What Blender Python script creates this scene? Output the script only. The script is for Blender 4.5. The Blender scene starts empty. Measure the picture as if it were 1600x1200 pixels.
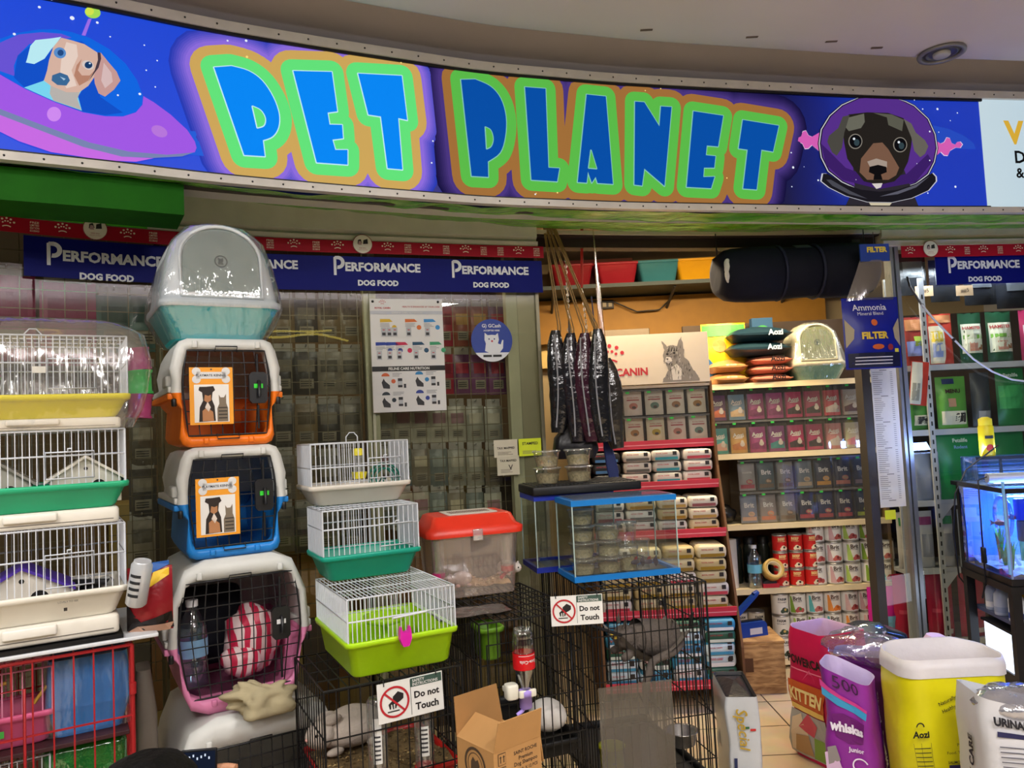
import bpy, bmesh, math, random
from mathutils import Vector, Matrix
from mathutils.geometry import tessellate_polygon
from mathutils import noise as mnoise
sc = bpy.context.scene
col = sc.collection
R = math.radians
# ---------------------------------------------------------------- camera
FPX, PITCH, ROLL, EYE = 1200.0, R(3.3), .048, 1.45
CAM = Vector((0, 0, EYE))
_f = Vector((0, math.cos(PITCH), math.sin(PITCH)))
_u0 = Vector((0, -math.sin(PITCH), math.cos(PITCH)))
_r0 = Vector((1, 0, 0))
_r = _r0*math.cos(ROLL) - _u0*math.sin(ROLL)
_u = _u0*math.cos(ROLL) + _r0*math.sin(ROLL)
cd = bpy.data.cameras.new('camera'); cam = bpy.data.objects.new('camera', cd); col.objects.link(cam)
mw = Matrix.Identity(4)
for i in range(3):
    mw[i][0] = _r[i]; mw[i][1] = _u[i]; mw[i][2] = -_f[i]; mw[i][3] = CAM[i]
cam.matrix_world = mw
cd.sensor_width = 36; cd.lens = 36*FPX/1600; cd.clip_start = .05
sc.camera = cam
# ---------------------------------------------------------------- world, lights, exposure
sc.view_settings.view_transform = 'Standard'; sc.view_settings.look = 'None'
sc.view_settings.gamma = 1; sc.view_settings.use_curve_mapping = False
sc.view_settings.exposure = -0.12
w = bpy.data.worlds.new('mall_air'); sc.world = w; w.use_nodes = True
w.node_tree.nodes['Background'].inputs[0].default_value = (.92, .95, 1, 1)
w.node_tree.nodes['Background'].inputs[1].default_value = .06
def area(name, loc, rot, sx, sy, power, color=(1, 1, 1), spread=180):
    l = bpy.data.lights.new(name, 'AREA'); l.shape = 'RECTANGLE'; l.size = sx; l.size_y = sy
    l.energy = power; l.color = color; l.spread = R(spread)
    o = bpy.data.objects.new(name, l); o.location = loc; o.rotation_euler = rot; col.objects.link(o)
    return o
# mall corridor lamps (recessed in the ceiling, outside the picture), facing down
LAMPS = [(-1.5, .35), (1.3, .45), (0, -1.4), (-2.8, -1.6), (2.8, -1.6)]
for i, (x, y) in enumerate(LAMPS):
    area('corridor_lamp_light', (x, y, 3.035), (0, 0, 0), .55, .55, 58 if i < 2 else 66, (1, .97, .93))
area('ceiling_fill_light', (1.6, -1.2, 2.55), (R(180), 0, 0), 3.0, .12, 125, (1, .95, .95))  # added upward fill to brighten the ceiling, without any fitting
# shop interior tubes, hidden behind the header beam and inside the display windows
area('shop_tube_light', (1.05, 4.16, 2.44), (R(12), 0, R(8)), 1.5, .06, 60, (1, .80, .52))
area('shop_tube_light', (.7, 4.75, 2.28), (0, 0, R(6)), .9, .05, 11, (1, .76, .45))
area('display_tube_light', (-.65, 3.72, 2.28), (0, 0, R(20)), 1.7, .05, 8.5, (1, .80, .46))
area('display_tube_light', (2.6, 4.4, 2.28), (0, 0, R(8)), .9, .05, 15, (.74, .82, 1))
# ---------------------------------------------------------------- pixel helpers (place things where the photo's sight lines meet real planes)
def ray(px, py): return _f + _r*((px-800)/FPX) + _u*((600-py)/FPX)
def at(px, py, Y):
    d = ray(px, py); return CAM + d*(Y/d.y)
def onz(px, py, z):
    d = ray(px, py); return CAM + d*((z-EYE)/d.z)
class Fr:
    """a vertical face: origin P (front-left-bottom), direction theta; loc() turns a sight line into face coordinates"""
    def __init__(s, P, th):
        s.P = Vector(P); s.th = th; s.d = Vector((math.cos(th), math.sin(th), 0)); s.n = Vector((-math.sin(th), math.cos(th), 0))
    def loc(s, px, py, back=0):
        d = ray(px, py); P = s.P + s.n*back
        t = (P-CAM).dot(s.n)/d.dot(s.n); h = CAM + d*t - s.P
        return h.dot(s.d), h.z
class Wall:
    """a vertical surface over a smooth plan curve"""
    def __init__(s, pts):
        q = [Vector(p) for p in pts]; q = [q[0]*2-q[1]] + q + [q[-1]*2-q[-2]]
        P = []
        for i in range(1, len(q)-2):
            for k in range(12):
                t = k/12; a, b, c, d = q[i-1:i+3]
                P.append(.5*((2*b)+(c-a)*t+(2*a-5*b+4*c-d)*t*t+(3*b-a-3*c+d)*t**3))
        P.append(q[-2]); s.pts = P; s.S = [0]
        for a, b in zip(P[:-1], P[1:]): s.S.append(s.S[-1]+(b-a).length)
        s.L = s.S[-1]
    def pos(s, t):
        S = s.S; i = 0
        t2 = max(0, min(s.L, t))
        lo, hi = 0, len(S)-2
        while lo < hi:
            m = (lo+hi+1)//2
            if S[m] <= t2: lo = m
            else: hi = m-1
        i = lo
        a, b = s.pts[i], s.pts[i+1]; d = (b-a).normalized(); p = a + d*(t-S[i])
        j = max(0, i-1); k = min(len(s.pts)-1, i+2); dd = (s.pts[k]-s.pts[j]).normalized()
        return p, Vector((dd.y, -dd.x))
    def P(s, t, z, off=0):
        p, n = s.pos(t); p = p + n*off
        return Vector((p.x, p.y, z))
    def hit(s, px, py):
        d = ray(px, py); best = None
        n = len(s.pts)-1
        for i in range(n):
            a, b = s.pts[i], s.pts[i+1]; e = b-a
            det = d.x*(-e.y) + e.x*d.y
            if abs(det) < 1e-9: continue
            t = (a.x*(-e.y) + e.x*a.y)/det; u = (d.x*a.y - d.y*a.x)/det
            if t > 0 and (-.0001 <= u <= 1.0001 or (i == 0 and u < 0) or (i == n-1 and u > 1)):
                best = (s.S[i] + u*e.length, EYE + t*d.z); break
        return best
# ---------------------------------------------------------------- materials
def lin(h):
    h = h.lstrip('#'); r = [int(h[i:i+2], 16)/255 for i in (0, 2, 4)]
    return tuple((c/12.92 if c <= .04045 else ((c+.055)/1.055)**2.4) for c in r) + (1,)
_mc = {}
def M(hexc, rough=.5, metal=0, var=.06, bump=0, bs=30, spec=.4, scale=14):
    """painted / printed surface with a little procedural tone variation"""
    key = ('M', hexc, rough, metal, var, bump, bs, spec)
    if key in _mc: return _mc[key]
    m = bpy.data.materials.new('mat_'+hexc.lstrip('#')); m.use_nodes = True
    nt = m.node_tree; b = nt.nodes['Principled BSDF']; c = lin(hexc)
    b.inputs['Roughness'].default_value = rough; b.inputs['Metallic'].default_value = metal
    b.inputs['Specular IOR Level'].default_value = spec
    if var > 0:
        tc = nt.nodes.new('ShaderNodeTexCoord'); n = nt.nodes.new('ShaderNodeTexNoise'); n.inputs['Scale'].default_value = scale
        n.inputs['Detail'].default_value = 4
        mx = nt.nodes.new('ShaderNodeMix'); mx.data_type = 'RGBA'
        mx.inputs[6].default_value = tuple(x*(1-var*1.5) for x in c[:3])+(1,); mx.inputs[7].default_value = tuple(min(1, x*(1+var*1.5)) for x in c[:3])+(1,)
        nt.links.new(tc.outputs['Object'], n.inputs['Vector']); nt.links.new(n.outputs['Fac'], mx.inputs[0]); nt.links.new(mx.outputs[2], b.inputs['Base Color'])
    else: b.inputs['Base Color'].default_value = c
    if bump > 0:
        tc = nt.nodes.new('ShaderNodeTexCoord'); n = nt.nodes.new('ShaderNodeTexNoise'); n.inputs['Scale'].default_value = bs; n.inputs['Detail'].default_value = 3
        bp = nt.nodes.new('ShaderNodeBump'); bp.inputs['Strength'].default_value = bump; bp.inputs['Distance'].default_value = .01
        nt.links.new(tc.outputs['Object'], n.inputs['Vector']); nt.links.new(n.outputs['Fac'], bp.inputs['Height']); nt.links.new(bp.outputs[0], b.inputs['Normal'])
    _mc[key] = m; return m
def E(hexc, k=1.0, back=.0):
    """lit surface (backlit print, lamp, screen)"""
    key = ('E', hexc, k)
    if key in _mc: return _mc[key]
    m = bpy.data.materials.new('lit_'+hexc.lstrip('#')); m.use_nodes = True; nt = m.node_tree
    nt.nodes.clear(); e = nt.nodes.new('ShaderNodeEmission'); e.inputs[0].default_value = lin(hexc); e.inputs[1].default_value = k
    g = nt.nodes.new('ShaderNodeBsdfDiffuse'); g.inputs[0].default_value = tuple(c*.15 for c in lin(hexc)[:3])+(1,)
    a = nt.nodes.new('ShaderNodeAddShader'); o = nt.nodes.new('ShaderNodeOutputMaterial')
    nt.links.new(e.outputs[0], a.inputs[0]); nt.links.new(g.outputs[0], a.inputs[1]); nt.links.new(a.outputs[0], o.inputs[0])
    _mc[key] = m; return m
def GL(tint='#ffffff', gloss=.10, rough=.03, haze=0, hazec='#ffffff', bump=0, bs=20, stretch=(1, 1, 1)):
    """thin clear sheet: mostly lets light through, with a sheen; haze adds a milky diffuse share"""
    key = ('G', tint, gloss, rough, haze, hazec, bump, bs, stretch)
    if key in _mc: return _mc[key]
    m = bpy.data.materials.new('clear_'+tint.lstrip('#')); m.use_nodes = True; nt = m.node_tree; nt.nodes.clear()
    t = nt.nodes.new('ShaderNodeBsdfTransparent'); t.inputs[0].default_value = lin(tint)
    g = nt.nodes.new('ShaderNodeBsdfGlossy'); g.inputs['Roughness'].default_value = rough
    lw = nt.nodes.new('ShaderNodeLayerWeight'); lw.inputs[0].default_value = .25
    mr = nt.nodes.new('ShaderNodeMapRange'); mr.inputs[3].default_value = gloss; mr.inputs[4].default_value = min(.85, gloss+.5)
    mx = nt.nodes.new('ShaderNodeMixShader'); o = nt.nodes.new('ShaderNodeOutputMaterial')
    nt.links.new(lw.outputs['Facing'], mr.inputs[0]); nt.links.new(mr.outputs[0], mx.inputs[0])
    base = t.outputs[0]
    if haze > 0:
        d = nt.nodes.new('ShaderNodeBsdfDiffuse'); d.inputs[0].default_value = lin(hazec); m2 = nt.nodes.new('ShaderNodeMixShader'); m2.inputs[0].default_value = haze
        nt.links.new(t.outputs[0], m2.inputs[1]); nt.links.new(d.outputs[0], m2.inputs[2]); base = m2.outputs[0]
    nt.links.new(base, mx.inputs[1]); nt.links.new(g.outputs[0], mx.inputs[2]); nt.links.new(mx.outputs[0], o.inputs[0])
    if bump > 0:
        tc = nt.nodes.new('ShaderNodeTexCoord'); mp = nt.nodes.new('ShaderNodeMapping'); mp.inputs['Scale'].default_value = stretch
        n = nt.nodes.new('ShaderNodeTexNoise'); n.inputs['Scale'].default_value = bs; n.inputs['Detail'].default_value = 4
        bp = nt.nodes.new('ShaderNodeBump'); bp.inputs['Strength'].default_value = bump; bp.inputs['Distance'].default_value = .02
        nt.links.new(tc.outputs['Object'], mp.inputs[0]); nt.links.new(mp.outputs[0], n.inputs['Vector']); nt.links.new(n.outputs['Fac'], bp.inputs['Height'])
        nt.links.new(bp.outputs[0], g.inputs['Normal'])
    _mc[key] = m; return m
def ramp_mat(name, stops, rough=.5, emit=0, vec='Generated', axis=0, spec=.3):
    """printed artwork whose ink changes along one axis"""
    m = bpy.data.materials.new(name); m.use_nodes = True; nt = m.node_tree; b = nt.nodes['Principled BSDF']
    tc = nt.nodes.new('ShaderNodeTexCoord'); sp = nt.nodes.new('ShaderNodeSeparateXYZ'); cr = nt.nodes.new('ShaderNodeValToRGB')
    nt.links.new(tc.outputs[vec], sp.inputs[0]); nt.links.new(sp.outputs[axis], cr.inputs[0]); nt.links.new(cr.outputs[0], b.inputs['Base Color'])
    el = cr.color_ramp.elements
    while len(el) > 1: el.remove(el[-1])
    el[0].position = stops[0][0]; el[0].color = lin(stops[0][1])
    for p, c in stops[1:]: e = el.new(p); e.color = lin(c)
    b.inputs['Roughness'].default_value = rough; b.inputs['Specular IOR Level'].default_value = spec
    if emit:
        nt.links.new(cr.outputs[0], b.inputs['Emission Color']); b.inputs['Emission Strength'].default_value = emit
        d = nt.nodes.new('ShaderNodeMix'); d.data_type = 'RGBA'; d.inputs[0].default_value = .85; d.inputs[7].default_value = (0, 0, 0, 1)
        nt.links.new(cr.outputs[0], d.inputs[6]); nt.links.new(d.outputs[2], b.inputs['Base Color'])
    return m
# ---------------------------------------------------------------- text
_tc = {}
def glyphs(s, bold=0.0):
    k = (s, bold)
    if k not in _tc:
        c = bpy.data.curves.new('t', 'FONT'); c.body = s; c.size = 1; c.offset = bold; c.resolution_u = 2; c.space_line = .85
        o = bpy.data.objects.new('t', c); me = o.to_mesh()
        V = [(v.co.x, v.co.y) for v in me.vertices]; F = [tuple(p.vertices) for p in me.polygons]
        o.to_mesh_clear(); bpy.data.objects.remove(o); bpy.data.curves.remove(c)
        if V:
            x0 = min(v[0] for v in V); x1 = max(v[0] for v in V); y0 = min(v[1] for v in V); y1 = max(v[1] for v in V)
        else: x0 = x1 = y0 = y1 = 0
        _tc[k] = ([(x-x0, y-y0) for x, y in V], F, x1-x0, y1-y0)
    return _tc[k]
# ---------------------------------------------------------------- mesh builder
class MB:
    def __init__(s, mat=None):
        s.v = []; s.f = []; s.mi = []; s.sm = []; s.mats = []; s.cur = 0; s.X = None
        if mat: s.mat(mat)
    def mat(s, m):
        if m not in s.mats: s.mats.append(m)
        s.cur = s.mats.index(m); return s
    def add(s, V, F, smooth=False):
        o = len(s.v)
        if s.X is not None: V = [s.X @ Vector(p) for p in V]
        s.v += [tuple(p) for p in V]
        for f in F:
            s.f.append(tuple(i+o for i in f)); s.mi.append(s.cur); s.sm.append(smooth)
    def box(s, x0, x1, y0, y1, z0, z1):
        s.add([(x, y, z) for x in (x0, x1) for y in (y0, y1) for z in (z0, z1)],
              [(0, 1, 3, 2), (4, 6, 7, 5), (0, 4, 5, 1), (2, 3, 7, 6), (0, 2, 6, 4), (1, 5, 7, 3)])
    def quad(s, a, b, c, d): s.add([a, b, c, d], [(0, 1, 2, 3)])
    def loft(s, rings, cap0=True, cap1=True, smooth=True, closed=True):
        n = len(rings[0]); V = [p for r in rings for p in r]; F = []
        for i in range(len(rings)-1):
            for j in range(n if closed else n-1):
                k = (j+1) % n; F.append((i*n+j, i*n+k, (i+1)*n+k, (i+1)*n+j))
        s.add(V, F, smooth)
        if cap0: s.add(rings[0], [tuple(range(n))[::-1]])
        if cap1: s.add(rings[-1], [tuple(range(n))])
    def tube(s, pts, r, n=6, smooth=True, caps=True, closed=False):
        pts = [Vector(p) for p in pts]; rings = []; N = len(pts)
        rr = r if isinstance(r, (list, tuple)) else [r]*N
        up = None
        for i, p in enumerate(pts):
            if closed: t = pts[(i+1) % N]-pts[i-1]
            else: t = (pts[min(i+1, N-1)]-pts[max(i-1, 0)])
            if t.length < 1e-9: t = Vector((0, 0, 1))
            t.normalize()
            if up is None:
                up = Vector((0, 0, 1)) if abs(t.z) < .9 else Vector((0, 1, 0))
            a = t.cross(up)
            if a.length < 1e-6: a = t.cross(Vector((1, 0, 0)))
            a.normalize(); b = a.cross(t).normalized(); up = b
            rings.append([p + (a*math.cos(2*math.pi*k/n+.785) + b*math.sin(2*math.pi*k/n+.785))*rr[i] for k in range(n)])
        if closed: rings.append(rings[0]); caps = False
        s.loft(rings, caps, caps, smooth and n > 4)
    def bar(s, a, b, r, n=4): s.tube([a, b], r, n, caps=False)
    def lathe(s, prof, n=24, c=(0, 0, 0), smooth=True, sx=1, sy=1, cap0=True, cap1=True):
        rings = [[(c[0]+r*sx*math.cos(2*math.pi*k/n), c[1]+r*sy*math.sin(2*math.pi*k/n), c[2]+z) for k in range(n)] for r, z in prof]
        s.loft(rings, cap0, cap1, smooth)
    def rbox(s, x0, x1, y0, y1, z0, z1, r=.01, n=3, taper=0, rt=None):
        """box with rounded vertical corners and softened top and bottom edges; taper narrows the bottom"""
        def ring(ins, z, t=0):
            return rrect(x0+ins+t, x1-ins-t, y0+ins+t, y1-ins-t, max(r-ins*.3, .0005), z, n)
        e = min(r*.6, (z1-z0)*.3) if rt is None else rt
        s.loft([ring(e, z0, taper), ring(e*.3, z0+e*.3, taper), ring(0, z0+e, taper), ring(0, z1-e), ring(e*.3, z1-e*.3), ring(e, z1)])
    def ell(s, c, rx, ry, rz, nu=14, nv=8):
        rings = []
        for i in range(nv+1):
            t = -math.pi/2+math.pi*i/nv; q = max(math.cos(t), .02)
            rings.append([(c[0]+rx*q*math.cos(2*math.pi*k/nu), c[1]+ry*q*math.sin(2*math.pi*k/nu), c[2]+rz*math.sin(t)) for k in range(nu)])
        s.loft(rings)
    def poly(s, pts, fn, maxd=None):
        """flat outline laid on a surface through fn(u,v); split finely when the surface curves"""
        if maxd is None and s.bent(fn, pts): maxd = .025
        tr = tessellate_polygon([[Vector((p[0], p[1], 0)) for p in pts]])
        tris = [[(pts[i][0], pts[i][1]) for i in t] for t in tr]
        s.tris(tris, fn, maxd)
    def tris(s, tris, fn, maxd=None):
        out = []
        st = list(tris)
        while st:
            t = st.pop()
            if maxd:
                e = [(max(abs(t[i][0]-t[(i+1) % 3][0]), .6*abs(t[i][1]-t[(i+1) % 3][1])), i) for i in range(3)]; m = max(e)
                if m[0] > maxd:
                    i = m[1]; a, b, c = t[i], t[(i+1) % 3], t[(i+2) % 3]; q = ((a[0]+b[0])/2, (a[1]+b[1])/2)
                    st += [[a, q, c], [q, b, c]]; continue
            out.append(t)
        V = []; F = []
        for t in out:
            F.append((len(V), len(V)+1, len(V)+2)); V += [fn(*p) for p in t]
        s.add(V, F)
    def text(s, txt, fn, u, v, h=None, w=None, al='c', bold=0, maxd=None, rot=0, cap=True, sh=0, hs=1):
        """print txt with its box centred at (u,v) (al l/r: edge there); h = letter height, or w = whole width"""
        V, F, W, H = glyphs(txt, bold)
        if not V: return 0
        k = (w/W) if w else (h/H); ky = (h/H) if h else k*hs
        ox = {'c': -W*k/2, 'l': 0, 'r': -W*k}[al]; oy = -H*ky/2
        ca, sa = math.cos(rot), math.sin(rot)
        def g(x, y):
            X = ox+x*k+sh*(y*ky+oy); Y = oy+y*ky
            return fn(u+X*ca-Y*sa, v+X*sa+Y*ca)
        if maxd:
            tris = []
            for f in F:
                for i in range(1, len(f)-1): tris.append([V[f[0]], V[f[i]], V[f[i+1]]])
            s.tris(tris, g, maxd/k)
        else: s.add([g(*p) for p in V], F)
        return W*k
    def disc(s, fn, u, v, r, n=16, ry=None, maxd=None, rot=0):
        ry = ry or r; ca, sa = math.cos(rot), math.sin(rot)
        P = []
        for k in range(n):
            x, y = r*math.cos(2*math.pi*k/n), ry*math.sin(2*math.pi*k/n); P.append((u+x*ca-y*sa, v+x*sa+y*ca))
        if maxd or s.bent(fn, P): s.poly(P, fn, maxd)
        else: s.add([fn(*p) for p in P], [tuple(range(n))])
    def ring2(s, fn, u, v, r0, r1, n=24, a0=0, a1=360):
        V = []; F = []
        for k in range(n+1):
            a = R(a0+(a1-a0)*k/n)
            V += [fn(u+r0*math.cos(a), v+r0*math.sin(a)), fn(u+r1*math.cos(a), v+r1*math.sin(a))]
            if k: F.append((2*k-2, 2*k-1, 2*k+1, 2*k))
        s.add(V, F)
    def bent(s, fn, P):
        u0 = min(p[0] for p in P); u1 = max(p[0] for p in P); v0 = min(p[1] for p in P); v1 = max(p[1] for p in P)
        q = (fn(u0, v0)+fn(u1, v0)+fn(u0, v1)+fn(u1, v1))/4
        return (fn((u0+u1)/2, (v0+v1)/2)-q).length > .0006
    def rect(s, fn, u0, u1, v0, v1):
        if s.bent(fn, [(u0, v0), (u1, v1)]):
            g = [[fn(u0+(u1-u0)*i/6, v0+(v1-v0)*j/6) for i in range(7)] for j in range(7)]; s.loft(g, False, False, False, False); return
        s.add([fn(u0, v0), fn(u1, v0), fn(u1, v1), fn(u0, v1)], [(0, 1, 2, 3)])
    def build(s, name, parent=None, bevel=0, label=None, kind=None):
        me = bpy.data.meshes.new(name); me.from_pydata(s.v, [], s.f)
        for m in s.mats: me.materials.append(m)
        me.polygons.foreach_set('material_index', s.mi); me.polygons.foreach_set('use_smooth', s.sm); me.update()
        o = bpy.data.objects.new(name, me); col.objects.link(o)
        if parent is not None: o.parent = parent
        if bevel:
            b = o.modifiers.new('edge', 'BEVEL'); b.width = bevel; b.segments = 2; b.limit_method = 'ANGLE'
        if label: o['label'] = label
        if kind: o['kind'] = kind
        return o
def rrect(x0, x1, y0, y1, r, z, n=3):
    r = min(r, (x1-x0)/2-1e-5, (y1-y0)/2-1e-5); P = []
    for cx, cy, a in ((x1-r, y1-r, 0), (x0+r, y1-r, 90), (x0+r, y0+r, 180), (x1-r, y0+r, 270)):
        for k in range(n+1):
            t = R(a+90*k/n); P.append((cx+r*math.cos(t), cy+r*math.sin(t), z))
    return P
def thing(name, label, cat, loc=(0, 0, 0), th=0, group=None):
    o = bpy.data.objects.new(name, None); o.empty_display_size = .05; col.objects.link(o)
    o.location = loc; o.rotation_euler = (0, 0, th); o['label'] = label; o['category'] = cat
    if group: o['group'] = group
    return o
def tag(o, label, cat, group=None, loc=None, th=None):
    o['label'] = label; o['category'] = cat
    if group: o['group'] = group
    if loc is not None: o.location = loc
    if th is not None: o.rotation_euler = (0, 0, th)
    return o
def struct(mb, name, bevel=0):
    o = mb.build(name, None, bevel); o['kind'] = 'structure'; return o
def copytree(o, parent=None):
    c = o.copy(); col.objects.link(c)
    if parent is not None: c.parent = parent
    for ch in list(o.children): copytree(ch, c)
    return c
def face(y=0): return lambda u, v: Vector((u, y, v))       # decals on a front face (local x,z)
rnd = random.Random(7)
WHITE = M('#d8d8d4', .45); BLACKM = M('#101012', .4)
# ================================================================ the setting
SG = Wall([onz(x, y, 2.4)[:2] for x, y in [(-160, 221), (0, 238), (165, 255), (330, 274), (480, 288), (640, 301), (760, 310), (880, 315), (1000, 319), (1240, 323), (1400, 325), (1600, 325), (1700, 324.5)]])
GW = Wall([(-2.75, 2.02), (-2.25, 2.5), (-1.83, 2.86), (-1.46, 3.10), (-1.03, 3.31), (-.59, 3.47), (.17, 3.72), (1.1, 3.93), (2.0, 4.06), (2.85, 4.17), (3.4, 4.22)])
def sgp(px, py): return SG.hit(px, py)
def gwp(px, py): return GW.hit(px, py)
S_L = gwp(846, 600)[0]                  # right edge of the left window
S_R = gwp(1360, 600)[0]                 # left edge of the right window
def strip(mb, W, s0, s1, z0, z1, o0, o1, n=30):
    """a bar that follows a plan curve: outer face at offset o1, back at o0"""
    rings = []
    for i in range(n+1):
        s = s0+(s1-s0)*i/n
        rings.append([W.P(s, z0, o0), W.P(s, z0, o1), W.P(s, z1, o1), W.P(s, z1, o0)])
    mb.loft(rings, smooth=False)
def strip_face(mb, W, s0, s1, z0, z1, o, n=30):
    for i in range(n):
        a = s0+(s1-s0)*i/n; b = s0+(s1-s0)*(i+1)/n
        mb.quad(W.P(a, z0, o), W.P(b, z0, o), W.P(b, z1, o), W.P(a, z1, o))
# floor: beige tiles with dark joints
def tile_mat(c1, c2, joint, size, rough=.35):
    m = bpy.data.materials.new('floor_tiles'); m.use_nodes = True; nt = m.node_tree; b = nt.nodes['Principled BSDF']
    tc = nt.nodes.new('ShaderNodeTexCoord'); mp = nt.nodes.new('ShaderNodeMapping'); br = nt.nodes.new('ShaderNodeTexBrick')
    mp.inputs['Location'].default_value = (-1.22, -3.69, 0); br.offset = 0; br.inputs['Scale'].default_value = 1/size
    br.inputs['Brick Width'].default_value = 1; br.inputs['Row Height'].default_value = 1; br.inputs['Mortar Size'].default_value = .012
    br.inputs['Color1'].default_value = lin(c1); br.inputs['Color2'].default_value = lin(c2); br.inputs['Mortar'].default_value = lin(joint)
    n = nt.nodes.new('ShaderNodeTexNoise'); n.inputs['Scale'].default_value = 9; n.inputs['Detail'].default_value = 5
    mx = nt.nodes.new('ShaderNodeMix'); mx.data_type = 'RGBA'; mx.blend_type = 'MULTIPLY'; mx.inputs[0].default_value = .35
    nt.links.new(tc.outputs['Object'], mp.inputs[0]); nt.links.new(mp.outputs[0], br.inputs['Vector']); nt.links.new(tc.outputs['Object'], n.inputs['Vector'])
    nt.links.new(br.outputs['Color'], mx.inputs[6]); nt.links.new(n.outputs['Color'], mx.inputs[7]); nt.links.new(mx.outputs[2], b.inputs['Base Color'])
    b.inputs['Roughness'].default_value = rough
    return m
mb = MB(tile_mat('#dcc8a6', '#d6c09c', '#3a3026', .31)); mb.quad((-5, -4, 0), (5, -4, 0), (5, 7, 0), (-5, 7, 0)); struct(mb, 'floor')
# ceiling of the corridor, rolling up into the gap behind the fascia
CEIL = M('#d6cfd0', .8, var=.05, bump=.05, bs=3, scale=2)
mb = MB(CEIL); CZ = 3.05
prof = [(.62, CZ), (.40, CZ), (.26, CZ), (.16, CZ+.006), (.11, CZ+.03), (.09, CZ+.07), (.09, CZ+.3), (-.15, CZ+.3), (-.15, 2.36)]
rings = []
for i in range(41):
    s = SG.L*i/40; rings.append([SG.P(s, z, o) for o, z in prof])
mb.loft(rings, False, False, True, False)
for i in range(40):
    a, b = rings[i][0], rings[i+1][0]
    mb.quad(a, b, Vector((b.x*1.0, -4, CZ)), Vector((a.x, -4, CZ)))
mb.quad(Vector((-6, -4, CZ)), rings[0][0], rings[0][0]+Vector((-4, -1, 0)), Vector((-8, -4, CZ)))
mb.quad(rings[40][0], Vector((6, rings[40][0].y, CZ)), Vector((6, -4, CZ)), Vector((rings[40][0].x, -4, CZ)))
struct(mb, 'ceiling')
e_ = SG.pts[-1]; mb = MB(M('#8c8478', .8)); mb.box(e_.x-.02, 6, e_.y+.10, e_.y+.16, 2.3, 3.3); struct(mb, 'wall_fascia')
# shop shell
IN = M('#b8a27a', .8, scale=3); mb = MB(IN); mb.box(-2.6, 3.5, 5.5, 5.56, 0, 3.0); struct(mb, 'wall_back')
mb = MB(M('#a89878', .8, scale=3)); mb.box(-2.72, -2.66, 2.3, 5.5, 0, 3.0); struct(mb, 'wall_left')
mb = MB(M('#c4c4cc', .8, scale=3)); mb.box(3.42, 3.48, 4.35, 5.5, 0, 3.0); struct(mb, 'wall_right')
mb = MB(M('#8a7a62', .8, scale=3)); mb.box(-2.66, 3.42, 4.3, 5.5, 2.62, 2.66); struct(mb, 'ceiling_interior')
mb = MB(M('#5c4c38', .8, var=.2, scale=3)); strip(mb, GW, .06, S_L-.02, 0, 2.6, -.80, -.76, 16); strip(mb, GW, S_L-.05, S_L-.02, 0, 2.6, -.76, -.06, 1); struct(mb, 'wall_display')
# green plastic soffit between fascia and shopfront
def crinkle(hexc, hex2):
    m = bpy.data.materials.new('green_sheet'); m.use_nodes = True; nt = m.node_tree; b = nt.nodes['Principled BSDF']
    tc = nt.nodes.new('ShaderNodeTexCoord'); n = nt.nodes.new('ShaderNodeTexNoise'); n.inputs['Scale'].default_value = 5; n.inputs['Detail'].default_value = 6; n.inputs['Distortion'].default_value = 1.2
    mp = nt.nodes.new('ShaderNodeMapping'); mp.inputs['Scale'].default_value = (1, 2.2, 1)
    cr = nt.nodes.new('ShaderNodeValToRGB'); cr.color_ramp.elements[0].color = lin(hexc); cr.color_ramp.elements[1].color = lin(hex2)
    cr.color_ramp.elements[0].position = .4; cr.color_ramp.elements[1].position = .7
    bp = nt.nodes.new('ShaderNodeBump'); bp.inputs['Strength'].default_value = .7; bp.inputs['Distance'].default_value = .03
    nt.links.new(tc.outputs['Object'], mp.inputs[0]); nt.links.new(mp.outputs[0], n.inputs['Vector']); nt.links.new(n.outputs['Fac'], cr.inputs[0]); nt.links.new(cr.outputs[0], b.inputs['Base Color'])
    nt.links.new(n.outputs['Fac'], bp.inputs['Height']); nt.links.new(bp.outputs[0], b.inputs['Normal']); b.inputs['Roughness'].default_value = .22
    return m
mb = MB(crinkle('#4aa81c', '#98cc5c')); n = 80; g = []
for i in range(n+1):
    s = SG.L*i/n; a = SG.P(s, 2.372, -.018); t = i/n
    k = GW.L*(.02+.96*t); b = GW.P(k, 2.50-.092*min(1, max(0, (t-.2)/.35)), .03); row = []
    for j in range(9):
        p = a.lerp(b, j/8); w_ = mnoise.noise(Vector((p.x*6, p.y*9, 1)))*.012 - .018*math.sin(math.pi*j/8); row.append(Vector((p.x, p.y, p.z+w_)))
    g.append(row)
mb.loft(g, False, False, True, False); struct(mb, 'trim_1')
# green boxed panel at the left end
mb = MB(M('#1c5e10', .6, var=.15, bump=.1, bs=4, spec=.1)); s0, s1 = 0, sgp(290, 290)[0]
strip(mb, SG, s0, s1, 2.262, 2.372, -.26, -.05, 14); struct(mb, 'trim_2')
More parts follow.
